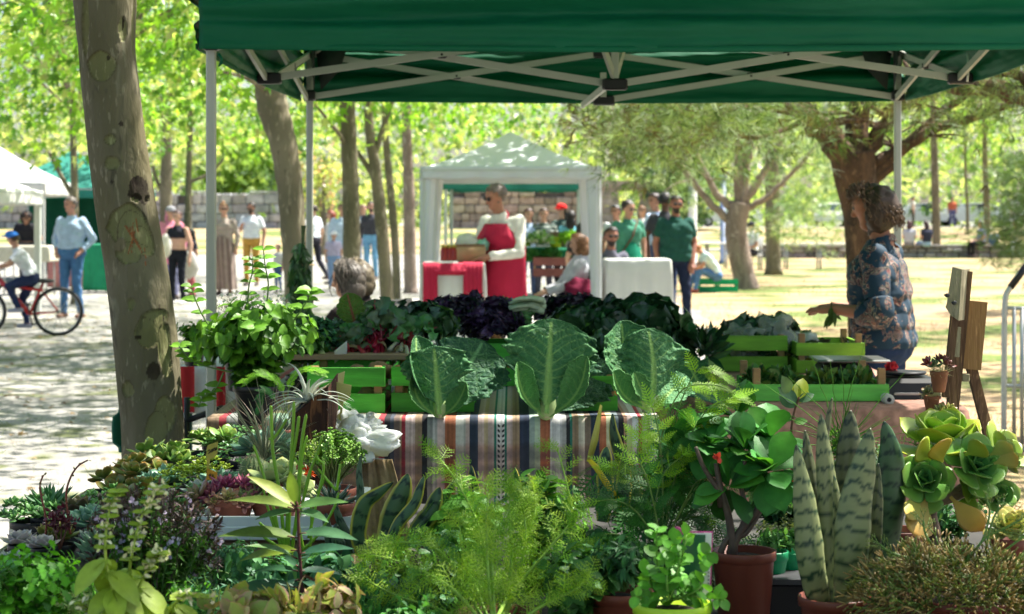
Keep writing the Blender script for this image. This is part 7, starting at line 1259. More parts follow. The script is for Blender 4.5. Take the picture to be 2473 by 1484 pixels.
# white plastic bag and burlap
c = P(850, 1055, 5.1); t = thing('shopping_bag', 'crumpled white plastic bag hanging by the end of the striped rug', 'bag', c); wb = M('bag_white', (.74, .77, .80), .35, var=.05, vs=10, bump=.7, bs=22, trans=.3)
m = MB(); 
for (cc, r, sd) in ((P(868, 1068, 5.1), (.078, .05, .036), 1), (P(840, 1035, 5.12), (.05, .05, .035), 4), (P(885, 1035, 5.14), (.045, .03, .022), 7), (P(850, 1090, 5.1), (.05, .05, .035), 9)):
    q = MB(); q.ell((0, 0, 0), (1, 1, 1), 40, 26); V = q.V[0]; V = V*np.array([1+.6*noise.noise(Vector(v*1.4+A(sd, 0, 0)))+.65*abs(noise.noise(Vector(v*2.3+A(sd, 2, 0))))+.05*noise.noise(Vector(v*8)) for v in V])[:, None]*np.asarray(r)+cc; m.add(V, [tuple(int(i) for i in f) for f in q.L[0].reshape(-1, 4)])
m.build('bag_body', wb, t); m = MB(); m.grid(np.array([[P(852+j*13, 1018-18*math.sin(i*.55)*(1-j*.05)-8*i*(j > 2)*.3, 5.1+.01*math.sin(j*2+i)) for j in range(5)] for i in range(7)])); m.build('handle', wb, t, solid=.001)
m = MB(); m.box(P(902, 1115, 5.2), (.075, .03, .014), (.12, .12, .13), bev=.006); tag(m.build('clamp_bar', attr_hard, loc=P(902, 1115, 5.2), smooth=False), 'dark grey clip bar under the white plastic bag', 'clip')
t = thing('burlap_cloth', 'beige burlap cloth hanging down right of the white tray', 'cloth', P(900, 1200, 5.0)); G = [[P(868-10*i/14+(78+70*i/14)*j/20, 1110+16*i, 5.15-.02*i/14+.005*math.sin(j*.8+i*.25)+.003*math.sin(j*2.1-i*.3)) for j in range(21)] for i in range(15)]; m = MB(); m.grid(np.array(G)); m.build('cloth', burlap, t, solid=.003)
# ---- pencil euphorbia
t, b = potted('pencil_plant', 'bright green pencil-stemmed euphorbia rising in front of the wooden planter', 712, 4.15, ZT, .05, .075, terracotta2); m = MB(); d = 4.15
ST = [[(700, 1360), (712, 1290), (740, 1180), (752, 1130)], [(700, 1360), (720, 1220), (722, 1150), (730, 1060), (740, 1000)], [(695, 1340), (700, 1200), (702, 1120), (708, 1030), (710, 970)], [(690, 1340), (696, 1220), (705, 1120), (718, 1040), (722, 1005)], [(690, 1350), (676, 1200), (660, 1100), (657, 1060), (655, 1000), (654, 980)], [(657, 1062), (668, 1050), (685, 1025), (692, 1012)], [(657, 1062), (648, 1060)], [(680, 1340), (664, 1240), (640, 1160), (625, 1110), (612, 1075)], [(722, 1180), (728, 1120), (732, 1090), (742, 1052)], [(730, 1220), (745, 1150), (768, 1090), (778, 1050)], [(735, 1128), (722, 1122), (712, 1106)], [(745, 1300), (765, 1210), (782, 1130), (768, 1110), (763, 1095)], [(765, 1190), (776, 1175), (784, 1150)], [(730, 1330), (770, 1290), (805, 1230), (818, 1190)], [(812, 1185), (790, 1160), (768, 1132)], [(813, 1185), (818, 1150), (822, 1120)], [(700, 1350), (670, 1280), (655, 1240), (640, 1250)], [(690, 1345), (668, 1290), (645, 1220), (632, 1160)], [(700, 1350), (745, 1330), (752, 1270), (750, 1200)], [(680, 1300), (660, 1290), (640, 1275), (625, 1262)], [(735, 1340), (720, 1260), (712, 1190), (715, 1160)], [(690, 1330), (640, 1300), (622, 1270)]]
for s_ in ST:
    dd = d+R.uniform(-.05, .05)*0; c_ = smooth_path([P(x, y, dd) for x, y in s_], 6); w_ = 5.2 if s_[-1][1] < 1010 and s_[0][1] > 1100 and len(s_) > 4 else 4.2; m.tube(c_, np.linspace(w_*.9, w_*.75, len(c_))*d/F*np.where(np.arange(len(c_)) == len(c_)-1, .3, 1), 9, A(.20, .40, .02)*R.uniform(.85, 1.15)); e = c_[-1]; m.inst(NEED, frames(rdir(3, .5), rdir(3), .009), np.tile(e, (3, 1)), vary((.35, .12, .02), 3))
m.build('stems', wax_leaf, t); m = MB(); m.tube([b-A(0, 0, .02), P(700, 1340, 4.15)], .006, 8, (.2, .3, .05)); m.build('main_stem', wax_leaf, t)
# ---- reddish-stemmed sapling with bluish leaves
t, b = potted('sapling', 'young plant with a dark red stem and long bluish-green leaves before the white tray', 735, 3.75, ZT, .06, .07, blackp); m = MB(); lf = MB(); d = 3.75
c_ = smooth_path([b-A(0, 0, .02), P(728, 1400, d), P(722, 1320, d), P(720, 1240, d), P(715, 1205, d)], 6); m.tube(c_, np.linspace(.0035, .0025, len(c_)), 8, (.10, .025, .025))
BG = [(.05, .15, .07), (.04, .13, .07), (.08, .2, .06)]
for (x, y, x2, y2, L, col) in [(712, 1228, 835, 1190, .1, (.10, .22, .06)), (715, 1232, 545, 1175, .1, (.18, .26, .05)), (715, 1225, 600, 1130, .09, (.28, .34, .06)), (718, 1222, 690, 1120, .09, (.2, .32, .06)), (712, 1235, 610, 1240, .1, (.07, .16, .06)), (722, 1235, 790, 1240, .08, (.13, .28, .12)), (718, 1300, 520, 1262, .14, (.10, .17, .03)), (722, 1290, 860, 1275, .12, (.08, .2, .1)), (722, 1330, 560, 1330, .12, (.2, .3, .03)), (722, 1340, 850, 1300, .12, (.04, .14, .08)), (720, 1380, 600, 1360, .12, (.04, .14, .06)), (722, 1380, 840, 1370, .13, (.035, .13, .08)), (720, 1370, 680, 1330, .09, (.05, .15, .08)), (722, 1400, 640, 1430, .12, (.03, .1, .05)), (724, 1400, 800, 1430, .12, (.03, .11, .06)), (724, 1390, 770, 1400, .09, (.16, .06, .04)), (722, 1350, 750, 1340, .08, (.05, .14, .09)), (722, 1420, 540, 1400, .14, (.03, .11, .06)), (718, 1350, 600, 1290, .11, (.09, .2, .05))]:
    a, e = P(x, y, d), P(x2, y2, d+R.uniform(-.08, .04)); lf.inst(LANCE, frames(nrm(e-a), A(R.normal()*.3, -.5, 1), np.linalg.norm(e-a)*1.0)*A(.95, 1, 1), [a], [A(*col)*.8]); m.tube([a, a+(e-a)*.12], .0018, 5, (.12, .04, .03))
m.build('stems', stem_mat, t); lf.build('foliage', herb_leaf, t)
# ---- sansevierias
def snake(label, name, leaves, d, c1, c2, edge=None, potspec=None, band=60, thick=.003):
    x0, y0 = leaves[0][0]; t = thing(name, label, 'snake plant', P(x0, y0, d))
    if potspec: (px_, r, h, z, mt) = potspec; t.location = tuple(PZ(px_, d, z)); pot(t, PZ(px_, d, z), r, h, mt)
    for li, lv in enumerate(leaves):
        pts, w_, dd, rot = lv[:4][0] if False else (lv[1], lv[2], lv[3], lv[4]); path = smooth_path([P(*lv[0], d+dd*.3)]+[P(x, y, d+dd) for x, y in pts], 14); k = len(path); nj = 13; T = np.gradient(path, axis=0); T = nrm(T); G = np.zeros((k, nj, 3)); C = np.zeros((k, nj, 3)); wpx = np.interp(np.linspace(0, 1, k), [0, .12, .4, .7, .9, 1], [w_*.62, w_*.85, w_, w_*.76, w_*.34, 1])*d/F/2
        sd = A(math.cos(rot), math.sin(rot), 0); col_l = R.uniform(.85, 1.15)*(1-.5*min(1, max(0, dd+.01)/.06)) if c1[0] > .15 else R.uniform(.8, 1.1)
        for i in range(k):
            u_ = nrm(sd-T[i]*np.dot(sd, T[i])); n_ = np.cross(u_, T[i])
            for j in range(nj):
                u = -1+2*j/(nj-1); G[i, j] = path[i]+u_*u*wpx[i]*.9*(1+.012*math.sin(i*.9+j))-n_*wpx[i]*.38*(1-u*u)*-1
                z = path[i][2]; q = math.sin(z*F/d/band*6.28*1.6+2.2*noise.noise(Vector((u*1.7, z*30, li)))+1.3*abs(u)+li)+.8*noise.noise(Vector((u*5, z*110, li*3))); s_ = min(1, max(0, (q-.45)*2.4)); C[i, j] = (np.asarray(c1)*(1-s_)+np.asarray(c2)*s_)*col_l
                if edge is not None and abs(u) > .74: C[i, j] = edge
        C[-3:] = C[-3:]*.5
        m = MB(); m.grid(G, C); m.build('leaf', wax_leaf, t, solid=thick)
    return t
c1, c2 = (.22, .25, .11), (.014, .045, .02); k1, k2 = (.07, .14, .06), (.01, .035, .02)
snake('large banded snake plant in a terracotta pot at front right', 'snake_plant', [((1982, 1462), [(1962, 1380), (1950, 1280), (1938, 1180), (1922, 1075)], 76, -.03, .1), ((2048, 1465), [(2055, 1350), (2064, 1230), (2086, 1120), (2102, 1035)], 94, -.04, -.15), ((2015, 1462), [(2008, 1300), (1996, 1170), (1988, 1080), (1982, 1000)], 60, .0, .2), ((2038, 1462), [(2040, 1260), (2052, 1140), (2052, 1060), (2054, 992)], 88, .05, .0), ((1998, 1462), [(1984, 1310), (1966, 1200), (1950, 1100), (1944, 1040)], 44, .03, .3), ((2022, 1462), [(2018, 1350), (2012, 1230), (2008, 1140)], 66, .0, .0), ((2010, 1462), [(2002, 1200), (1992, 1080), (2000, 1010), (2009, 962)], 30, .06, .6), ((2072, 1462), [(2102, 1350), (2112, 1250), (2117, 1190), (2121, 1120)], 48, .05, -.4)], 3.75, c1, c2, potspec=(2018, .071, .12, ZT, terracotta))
snake('darker broad snake plant behind the large banded one', 'snake_plant', [((2120, 1420), [(2135, 1300), (2150, 1180), (2150, 1090), (2135, 1018)], 88, .0, -.1), ((2110, 1425), [(2105, 1330), (2108, 1250), (2112, 1180)], 40, -.02, .1), ((2130, 1420), [(2110, 1350), (2095, 1280)], 34, -.02, .1)], 4.05, k1, k2, potspec=(2140, .06, .13, ZT, terracotta))
YE = (.52, .46, .06)
snake('yellow-edged snake plant in front of the rug, lowest group', 'snake_plant', [((880, 1345), [(865, 1290), (880, 1220), (915, 1190), (950, 1165)], 46, .0, .1), ((928, 1350), [(940, 1290), (955, 1230), (975, 1180), (985, 1145)], 70, .03, 0), ((935, 1335), [(960, 1270), (1000, 1220), (1015, 1180), (1025, 1150)], 34, .0, -.3), ((985, 1340), [(1010, 1280), (1040, 1240), (1055, 1200), (1063, 1178)], 52, .02, -.2), ((990, 1345), [(1020, 1310), (1060, 1240), (1075, 1200), (1110, 1145)], 40, .06, .3)], 4.25, k1, k2, YE)
snake('dark narrow snake plant leaves between the tray and the yellow-edged one', 'snake_plant', [((845, 1340), [(835, 1290), (818, 1250), (808, 1210)], 24, 0, 0), ((860, 1340), [(862, 1280), (870, 1200), (867, 1140), (872, 1100)], 22, .05, .3), ((825, 1350), [(820, 1320), (812, 1290), (812, 1265)], 34, -.02, 0), ((800, 1345), [(795, 1300), (788, 1260), (787, 1240)], 24, 0, .2)], 4.3, (.10, .16, .10), k2)
snake('yellow-edged snake plant standing before the right part of the rug', 'snake_plant', [((1455, 1260), [(1462, 1200), (1460, 1140), (1463, 1100), (1465, 1080)], 46, .0, 0), ((1520, 1270), [(1535, 1200), (1518, 1140), (1495, 1090), (1482, 1040), (1480, 1000)], 46, .03, -.5), ((1500, 1265), [(1505, 1190), (1508, 1130), (1510, 1085)], 44, -.02, .1), ((1145, 1300), [(1150, 1200), (1140, 1150), (1138, 1125)], 24, .1, 0), ((1245, 1280), [(1255, 1200), (1248, 1160), (1243, 1130)], 24, .1, 0)], 4.9, k1, k2, YE)
for (x, d, lab) in ((965, 4.3, 'terracotta pot hidden under the yellow-edged snake plant'),): pass
# ---- feathery fennel
def mk_frond(n=9, w_=.38, sub=5, th=.006, flat=False, seed=1, tri=False):
    rr = np.random.default_rng(seed); V, Fc, = [], []
    def rib(p, q, t0, t1):
        p, q = A(*p), A(*q); a = nrm(q-p); s = nrm(np.cross(a, (.1, .2, 1))); b = len(V); V.extend([p-s*t0, p+s*t0, q+s*t1, q-s*t1]); Fc.append((b, b+1, b+2, b+3))
    pr = A(0, 0, 0)
    for i in range(n):
        t = (i+1)/n; q = A(0, t, -.12*t*t); rib(pr, q, th*1.6*(1-t*.6), th*1.4*(1-t*.7))
        for sg in (-1, 1):
            L = w_*(1.08-t)**.8*min(1, t*3+.3) if tri else w_*math.sin(math.pi*min(.98, t*.85+.12))**.8; e = q+A(sg*L*.85, L*.55, (0 if flat else rr.normal()*.10)); rib(q, e, th, th*.6)
            for k in range(sub):
                tt = (k+1)/(sub+.3); c = q+(e-q)*tt
                for s2 in (-1, 1): l2 = L*.42*(1-tt*.6); rib(c, c+A(sg*l2*.55-s2*l2*.3*sg, l2*.75*s2*.7+l2*.3, (0 if flat else rr.normal()*.12*l2*3)), th*.8, th*.3)
        pr = q
    return np.array(V), Fc, np.ones((len(V), 3))
DILL = mk_frond(6, .42, 3, .013); DILL2 = mk_frond(7, .32, 3, .011, seed=5); ASP = mk_frond(8, .40, 3, .022, True, 3, True)
YG = [(.20, .40, .015), (.28, .48, .03), (.12, .30, .015), (.34, .52, .05)]
t, b = potted('fennel_plant', 'large feathery yellow-green fennel filling the bottom centre', 1200, 3.7, ZT, .08, .1, terracotta); sm = MB(); lf = MB()
FS = [[(1190, 1540), (1180, 1400), (1160, 1280), (1100, 1160), (1055, 1100)], [(1195, 1540), (1180, 1400), (1175, 1270), (1180, 1190)], [(1200, 1540), (1215, 1400), (1250, 1330), (1290, 1250), (1290, 1180)], [(1205, 1540), (1240, 1430), (1330, 1320), (1380, 1240), (1345, 1080)], [(1190, 1540), (1100, 1430), (1000, 1370), (900, 1340)], [(1190, 1540), (1130, 1430), (1060, 1330), (960, 1310), (900, 1330)], [(1200, 1540), (1190, 1420), (1190, 1330), (1200, 1250)], [(1210, 1540), (1270, 1440), (1350, 1380), (1400, 1330)], [(1180, 1500), (1150, 1420), (1120, 1350), (1110, 1270)], [(1205, 1540), (1250, 1400), (1270, 1300), (1260, 1210)], [(1210, 1540), (1300, 1470), (1380, 1430), (1420, 1400)], [(1190, 1540), (1080, 1480), (960, 1440), (880, 1400)], [(1205, 1540), (1235, 1360), (1230, 1230), (1240, 1170)]]
for s_ in FS:
    dd = 3.65+R.uniform(-.15, .15); c_ = smooth_path([P(x, y, dd+.1*(i/4)) for i, (x, y) in enumerate(s_)], 7); c_[0] = b+R.normal(size=3)*.01; sm.tube(c_, np.linspace(.0038, .0012, len(c_)), 7, (.22, .38, .05)); k = len(c_)
    for i in range(4, k):
        tg = nrm(c_[min(i+1, k-1)]-c_[i-1])
        for q in range(2): u = rdir(1)[0]; lf.inst(DILL if R.random() < .5 else DILL2, frames(nrm(tg*.8+u*.9+A(0, 0, .15)), A(0, -.8, .6)+rdir(1)[0]*.6, R.uniform(.038, .068)*(1.1-.35*i/k)), [c_[i]], [A(*YG[R.integers(0, 4)])*R.uniform(.75, 1.15)])
sm.build('stems', stem_mat, t); lf.build('fronds', herb_leaf, t, smooth=False)
# ---- asparagus fern
t, b = potted('asparagus_fern', 'asparagus fern with arching flat sprays right of centre', 1600, 4.25, ZT, .075, .1, blackp); sm = MB(); lf = MB()
AS = [[(1600, 1300), (1600, 1150), (1590, 1040), (1575, 985)], [(1600, 1300), (1620, 1150), (1640, 1080), (1650, 1040)], [(1600, 1300), (1640, 1120), (1700, 1000), (1770, 960)], [(1600, 1300), (1590, 1100), (1640, 950), (1720, 930), (1775, 950)], [(1600, 1320), (1680, 1180), (1760, 1130), (1850, 1150)], [(1600, 1320), (1700, 1200), (1800, 1170), (1880, 1200)], [(1600, 1320), (1560, 1200), (1510, 1150), (1480, 1130)], [(1600, 1330), (1540, 1240), (1490, 1210), (1450, 1210)], [(1600, 1320), (1660, 1150), (1680, 1080), (1740, 1040)], [(1600, 1330), (1650, 1220), (1690, 1160), (1710, 1220)], [(1600, 1330), (1580, 1250), (1600, 1150), (1650, 1100)], [(1600, 1340), (1520, 1300), (1470, 1290), (1440, 1300)], [(1600, 1330), (1650, 1260), (1700, 1250), (1770, 1280)], [(1600, 1300), (1630, 1200), (1660, 1140), (1720, 1120)], [(1600, 1330), (1570, 1180), (1540, 1100), (1545, 1060)], [(1600, 1330), (1530, 1350), (1500, 1400), (1480, 1430)], [(1600, 1330), (1660, 1330), (1700, 1350), (1720, 1400)], [(1600, 1300), (1610, 1080), (1680, 900), (1740, 905)]]
for n_, s_ in enumerate(AS):
    dd = 4.15+R.uniform(-.1, .12); c_ = smooth_path([P(x, y, dd) for x, y in s_], 6); c_[0] = b+R.normal(size=3)*.01; sm.tube(c_, np.linspace(.0022, .0009, len(c_)), 6, (.16, .26, .05)); k = len(c_); hi = s_[-1][1] < 1170
    for i in range(4, k, 2):
        tg = nrm(c_[min(i+1, k-1)]-c_[i-1])
        for sg in (-1, 1): cc = A(.28, .50, .025) if hi and i > k*.5 else A(.05, .20, .025); lf.inst(ASP, frames(nrm(tg+A(sg*.8, R.normal()*.3, -.35)), A(R.normal()*.25, -.7, .9), R.uniform(.04, .062)*(1.15-.4*i/k)), [c_[i]], [cc*R.uniform(.6, 1.25)])  # lit tips and shaded interior put into the spray colours
    lf.inst(ASP, frames(nrm(c_[-1]-c_[-3]), A(0, -.6, 1), .055), [c_[-1]], [A(.26, .50, .03)])
for k in range(150): cen = b+A(R.normal()*.075, R.normal()*.05, R.uniform(.0, .20)); lf.inst(ASP, frames(rdir(1)[0]+A(0, 0, -.2), A(0, -.6, 1)+rdir(1)[0]*.5, R.uniform(.05, .09)), [cen], [A(.035, .15, .025)*R.uniform(.7, 1.4)])
sm.build('stems', stem_mat, t); lf.build('sprays', herb_leaf, t, smooth=False)
t, b = potted('asparagus_fern', 'bright flat fern spray reaching left of the wooden planter', 690, 5.6, ZT, .06, .16, blackp); sm = MB(); lf = MB()
for s_ in ([(690, 1010), (680, 940), (640, 905), (600, 918)], [(690, 1010), (700, 930), (730, 895), (775, 900)], [(690, 1010), (660, 960), (640, 950), (625, 985)], [(690, 1010), (740, 960), (800, 960), (850, 990)], [(690, 1010), (720, 960), (740, 940), (760, 960)]):
    c_ = smooth_path([P(x, y, 5.55) for x, y in s_], 7); c_[0] = b; sm.tube(c_, .0016, 5, (.14, .25, .05)); 
    for i in range(6, len(c_), 2):
        for sg in (-1, 1): lf.inst(ASP, frames(nrm(nrm(c_[min(i+1, len(c_)-1)]-c_[i-1])*1.2+A(0, R.normal()*.2, sg*.3)), A(0, -.7, 1), R.uniform(.026, .042)), [c_[i]], [(A(.20, .46, .02) if s_[-1][1] < 925 else A(.05, .2, .04))*R.uniform(.8, 1.2)])
sm.build('stems', stem_mat, t); lf.build('sprays', herb_leaf, t, smooth=False)
# ---- broad-leaved euphorbia in the brown pot
t, b = potted('broad_leaf_plant', 'woody plant with broad dark green leaves in the large brown pot', 1796, 4.0, ZT, .066, .165, terracotta); sm = MB(); lf = MB(); wood = (.10, .07, .05)
for s_, r0 in (([(1770, 1325), (1790, 1280), (1830, 1230), (1850, 1180)], .009), ([(1770, 1325), (1760, 1250), (1740, 1180), (1730, 1120)], .009), ([(1760, 1330), (1800, 1250), (1790, 1170), (1800, 1110)], .007), ([(1740, 1190), (1700, 1130), (1680, 1080)], .006), ([(1740, 1335), (1760, 1300), (1800, 1290), (1840, 1230)], .007)):
    c_ = smooth_path([P(x, y, 4.0) for x, y in s_], 6); c_[0][2] -= .03; sm.tube(c_, np.linspace(r0, r0*.6, len(c_)), 8, wood)
for (x, y, n_, dd) in ((1800, 1090, 26, 4.05), (1860, 1140, 22, 4.0), (1720, 1075, 22, 4.15), (1680, 1040, 16, 4.2), (1860, 1060, 18, 4.1), (1780, 1010, 10, 4.25), (1760, 1180, 12, 4.0), (1640, 1110, 10, 4.2), (1900, 1190, 9, 4.05), (1600, 1100, 8, 4.3)):
    c = P(x, y, dd)
    for k in range(n_): v = rdir(1, .35)[0]; lf.inst(OBO, frames(v, A(0, -.3, 1)+rdir(1)[0]*.4, R.uniform(.062, .095))*A(1.25, 1, 1), [c+v*.006], [A(.035, .16, .028)*R.uniform(.7, 1.6)*(A(1.6, 1.25, .8) if R.random() < .15 else 1)])
sm.build('stems', stem_mat, t); lf.build('foliage', herb_leaf, t)
for (x, y, lab) in ((1735, 1105, 'small red blossom among the broad dark leaves'), (1928, 1165, 'tiny pink bud at the right of the broad-leaved plant')):
    c = P(x, y, 3.95); m = MB(); m.inst(ROUND, frames(rdir(8, .5), rdir(8), .014), np.tile(c, (8, 1)), vary((.6, .06, .04), 8)); tag(m.build('blossom', herb_leaf, loc=c), lab, 'flower')
# ---- mint-like plant in the lime pot with its label card
t, b = potted('leafy_herb', 'round-leaved fresh green herb in the lime green pot at bottom right of centre', 1622, 3.42, ZT, .068, .172, limep)
lf = MB(); sm = MB()
for s_ in ([(1610, 1450), (1590, 1380), (1585, 1310), (1588, 1275)], [(1620, 1450), (1640, 1380), (1655, 1310), (1660, 1285)], [(1615, 1450), (1610, 1400), (1615, 1350), (1620, 1320)], [(1620, 1450), (1650, 1430), (1670, 1400)], [(1610, 1450), (1570, 1410), (1556, 1380)], [(1625, 1450), (1680, 1440), (1720, 1445), (1750, 1450)], [(1610, 1450), (1570, 1450), (1535, 1440)], [(1620, 1450), (1640, 1350), (1625, 1300)], [(1620, 1450), (1610, 1430), (1600, 1400)], [(1620, 1450), (1690, 1420), (1700, 1350), (1712, 1335)]):
    c_ = smooth_path([P(x, y, 3.40+R.uniform(-.04, .04)) for x, y in s_], 6); sm.tube(c_, np.linspace(.0022, .0012, len(c_)), 6, (.14, .3, .04))
    for i in range(3, len(c_), 2):
        tg = nrm(c_[min(i+1, len(c_)-1)]-c_[i-1]); a0 = i*.8
        for sg in (-1, 1): lf.inst(ROUND, frames(nrm(np.cross(tg, A(math.cos(a0), math.sin(a0), .2))*sg+tg*.4), tg+A(0, -.4, .5), .034*R.uniform(.75, 1.1)*(1-.3*i/len(c_))), [c_[i]], [A(.10, .30, .035)*R.uniform(.7, 1.4)])
sm.build('stems', stem_mat, t); lf.build('foliage', herb_leaf, t)
t = thing('label_card', 'glossy plant label card with a magenta border standing in the lime green pot', 'label card', P(1670, 1440, 3.46)); a_ = M('card_print', attr=True, rough=.3, var=.03)
def quad(nm_, x0, x1, y0, y1, d, col, par, sk=0, th=.0012): m = MB(); V = [P(x0+sk, y1, d), P(x1+sk, y1, d), P(x1, y0, d), P(x0, y0, d)]; m.add(V+[v+A(0, th, 0) for v in V], [(0, 1, 2, 3), (7, 6, 5, 4), (0, 4, 5, 1), (1, 5, 6, 2), (2, 6, 7, 3), (3, 7, 4, 0)], col); return m.build(nm_, a_, par, smooth=False)
quad('card_border', 1622, 1722, 1284, 1440, 3.47, (.42, .05, .22), t, -6); quad('card_ground', 1625, 1719, 1288, 1438, 3.468, (.6, .6, .6), t, -6); quad('leaf_photo', 1630, 1704, 1292, 1425, 3.466, (.015, .09, .045), t, -6); quad('magenta_panel', 1640, 1696, 1408, 1430, 3.464, (.22, .01, .12), t, -2)
m = MB(); c = P(1644, 1288, 3.462)
for sg in (-1, 1): m.ell(c+A(sg*.0065, 0, .003), (.009, .002, .009), 12, 6, (.45, .06, .2))
m.add([c+A(-.014, -.001, 0), c+A(.014, -.001, 0), c+A(0, -.001, -.018)], [(0, 1, 2)], (.45, .06, .2)); m.add([c+A(-.007, -.003, .002), c+A(.001, -.003, -.012), c+A(.001, -.003, -.006)], [(0, 1, 2)], (.02, .3, .1)); m.add([c+A(.009, -.003, .002), c+A(0, -.003, -.012), c+A(.0, -.003, -.006)], [(0, 1, 2)], (.02, .3, .1)); m.build('heart_mark', a_, t)
m = MB(); 
for k in range(11): q = P(1711, 1320+k*9, 3.4655); m.box(q, (.0035, .0006, .0045), (.25, .25, .27))
m.build('small_print', a_, t, smooth=False)
# ---- aeonium tree
t = thing('aeonium_tree', 'tall aeonium with big green rosettes and yellow lower leaves at right', 'succulent', P(2260, 1330, 4.1)); d = 4.15; m = MB(); sm = MB(); pot(t, PZ(2265, 4.15, ZT), .06, .1, terracotta)
sm.tube(smooth_path([PZ(2262, 4.15, ZT+.09), P(2255, 1290, d), P(2248, 1240, d), P(2262, 1180, d), P(2275, 1130, d)], 8), np.linspace(.016, .011, 33), 12, np.array([A(.16, .10, .07)*(1 if i % 4 else .5) for i in range(33)])); 
for e in ((2345, 1160), (2225, 1165), (2410, 1220), (2400, 1110)): sm.tube(smooth_path([P(2258, 1215, d), P((2258+e[0])/2, 1190, d), P(*e, d)], 5), np.linspace(.010, .007, 11), 9, (.16, .12, .07))
AEO = mk_succ(.34, .09, 8, (1.35, .8, .45), 1.75, 10)
def aeo(x, y, dd, n_, L, tilt, ci=(.14, .34, .05), co=(.20, .36, .03)): rosette(m, P(x, y, dd), int(n_*.62), L, AEO, ci, co, tilt, seed=x, wmul=1.3, nmin=.4)
aeo(2275, 1085, d+.02, 30, .118, (.25, 0), (.16, .40, .05), (.26, .40, .03)); aeo(2232, 1165, d-.08, 30, .072, (1.15, -.2), (.05, .22, .06), (.14, .32, .05)); aeo(2352, 1135, d-.06, 30, .082, (.95, .35), (.05, .24, .08), (.14, .33, .05)); aeo(2400, 1105, d+.02, 22, .085, (.3, .9), (.16, .34, .06), (.26, .38, .06)); aeo(2405, 1200, d-.04, 26, .055, (1.1, .5), (.07, .25, .07), (.15, .33, .06)); aeo(2350, 1190, d, 16, .06, (1.3, 0))
for (x, y, x2, y2, w_, col) in ((2250, 1110, 2208, 1070, 1.0, (.24, .36, .03)), (2275, 1120, 2262, 1058, 1.05, (.34, .33, .035)), (2330, 1100, 2385, 1070, 1.0, (.22, .36, .04)), (2240, 1200, 2205, 1305, .9, (.50, .38, .10)), (2225, 1190, 2186, 1260, .7, (.4, .38, .08)), (2295, 1200, 2375, 1290, .8, (.48, .30, .07)), (2400, 1120, 2466, 1100, .8, (.40, .40, .12)), (2390, 1100, 2450, 1070, .8, (.34, .42, .12))):
    a, e = P(x, y, d-.1), P(x2, y2, d-.16); m.inst(AEO, frames(nrm(e-a), A(.1, -1, .15), np.linalg.norm(e-a)*1.0)*A(w_, 1, 1), [a], [A(*col)])
sm.build('stem', stem_mat, t); m.build('rosettes', wax_leaf, t)
# ---- mistletoe-cactus bush
def mk_stick():
    mb = MB(); q = A(0, 0, 0)
    for k, (p, e, r) in enumerate((((0, 0, 0), (0, .4, .02), .03), ((0, .4, .02), (.12, .72, .08), .026), ((0, .4, .02), (-.12, .68, .0), .026), ((.12, .72, .08), (.1, 1.0, .12), .024), ((.12, .72, .08), (.26, .92, .06), .022), ((-.12, .68, 0), (-.2, .95, .05), .022), ((-.12, .68, 0), (-.02, .93, -.04), .022))): mb.tube([p, e], [r, r*.8], 5, (1, 1, 1) if k < 3 else (1.35, 1.1, .9))
    return np.concatenate(mb.V), [tuple(int(i) for i in f) for f in np.split(np.concatenate(mb.L), np.cumsum(np.concatenate(mb.T))[:-1])], np.concatenate(mb.C)
STICK = mk_stick()
t, b = potted('mistletoe_cactus', 'spreading bush of thin olive-brown segmented stems in the bottom right corner', 2330, 3.62, ZT, .125, .15, terracotta); lf = MB(); n_ = 800; v = rdir(n_, .1); v[:, 2] = np.abs(v[:, 2])*1.0-.12; p = b+A(-.02, -.02, -.01)+v*A(.165, .13, .085)*(.55+.5*R.random((n_, 1))); p[:, 2] = np.minimum(p[:, 2], b[2]+.09+R.normal(size=n_)*.01)
lf.inst(STICK, frames(nrm(v*A(1, 1, .5)+rdir(n_)*.75+A(0, 0, .1)), rdir(n_), .042+R.random(n_)*.025), p, np.asarray([(.15, .20, .035), (.22, .18, .06), (.10, .18, .035), (.25, .2, .08)])[R.integers(0, 4, n_)]*R.uniform(.7, 1.3, (n_, 1)))
lf.build('branches', wax_leaf, t); m = MB()
for s_ in ([(2260, 1370), (2200, 1350), (2150, 1335), (2125, 1315)], [(2330, 1360), (2380, 1300), (2420, 1280), (2465, 1255)], [(2330, 1350), (2370, 1310), (2390, 1240), (2380, 1200)], [(2300, 1370), (2240, 1300), (2230, 1260)], [(2280, 1380), (2190, 1380), (2140, 1400)], [(2260, 1400), (2200, 1440), (2170, 1470)], [(2400, 1350), (2440, 1320), (2480, 1290)], [(2380, 1330), (2400, 1250), (2430, 1215)]):
    c_ = smooth_path([P(x, y, 3.6) for x, y in s_], 5); m.tube(c_, .0022, 6, (.12, .24, .04)); m.inst(STICK, frames(nrm(np.gradient(c_, axis=0))[6:]+rdir(len(c_)-6)*.9, rdir(len(c_)-6), .03), c_[6:], vary((.16, .26, .06), len(c_)-6))
m.build('long_stems', wax_leaf, t)
rosette_t = thing('yellow_green_echeveria', 'pale yellow-green rosette at the right edge behind the mistletoe cactus', 'succulent', P(2450, 1290, 3.9)); m = MB(); rosette(m, P(2440, 1285, 3.9), 26, .065, mk_succ(.34, .1, 7, (1.4, .7, .5), 1.4), (.3, .42, .08), (.36, .42, .12), (.5, 0)); m.build('rosette', wax_leaf, rosette_t); pot(rosette_t, P(2440, 1285, 3.9)-A(0, 0, .08), .04, .07, terracotta)
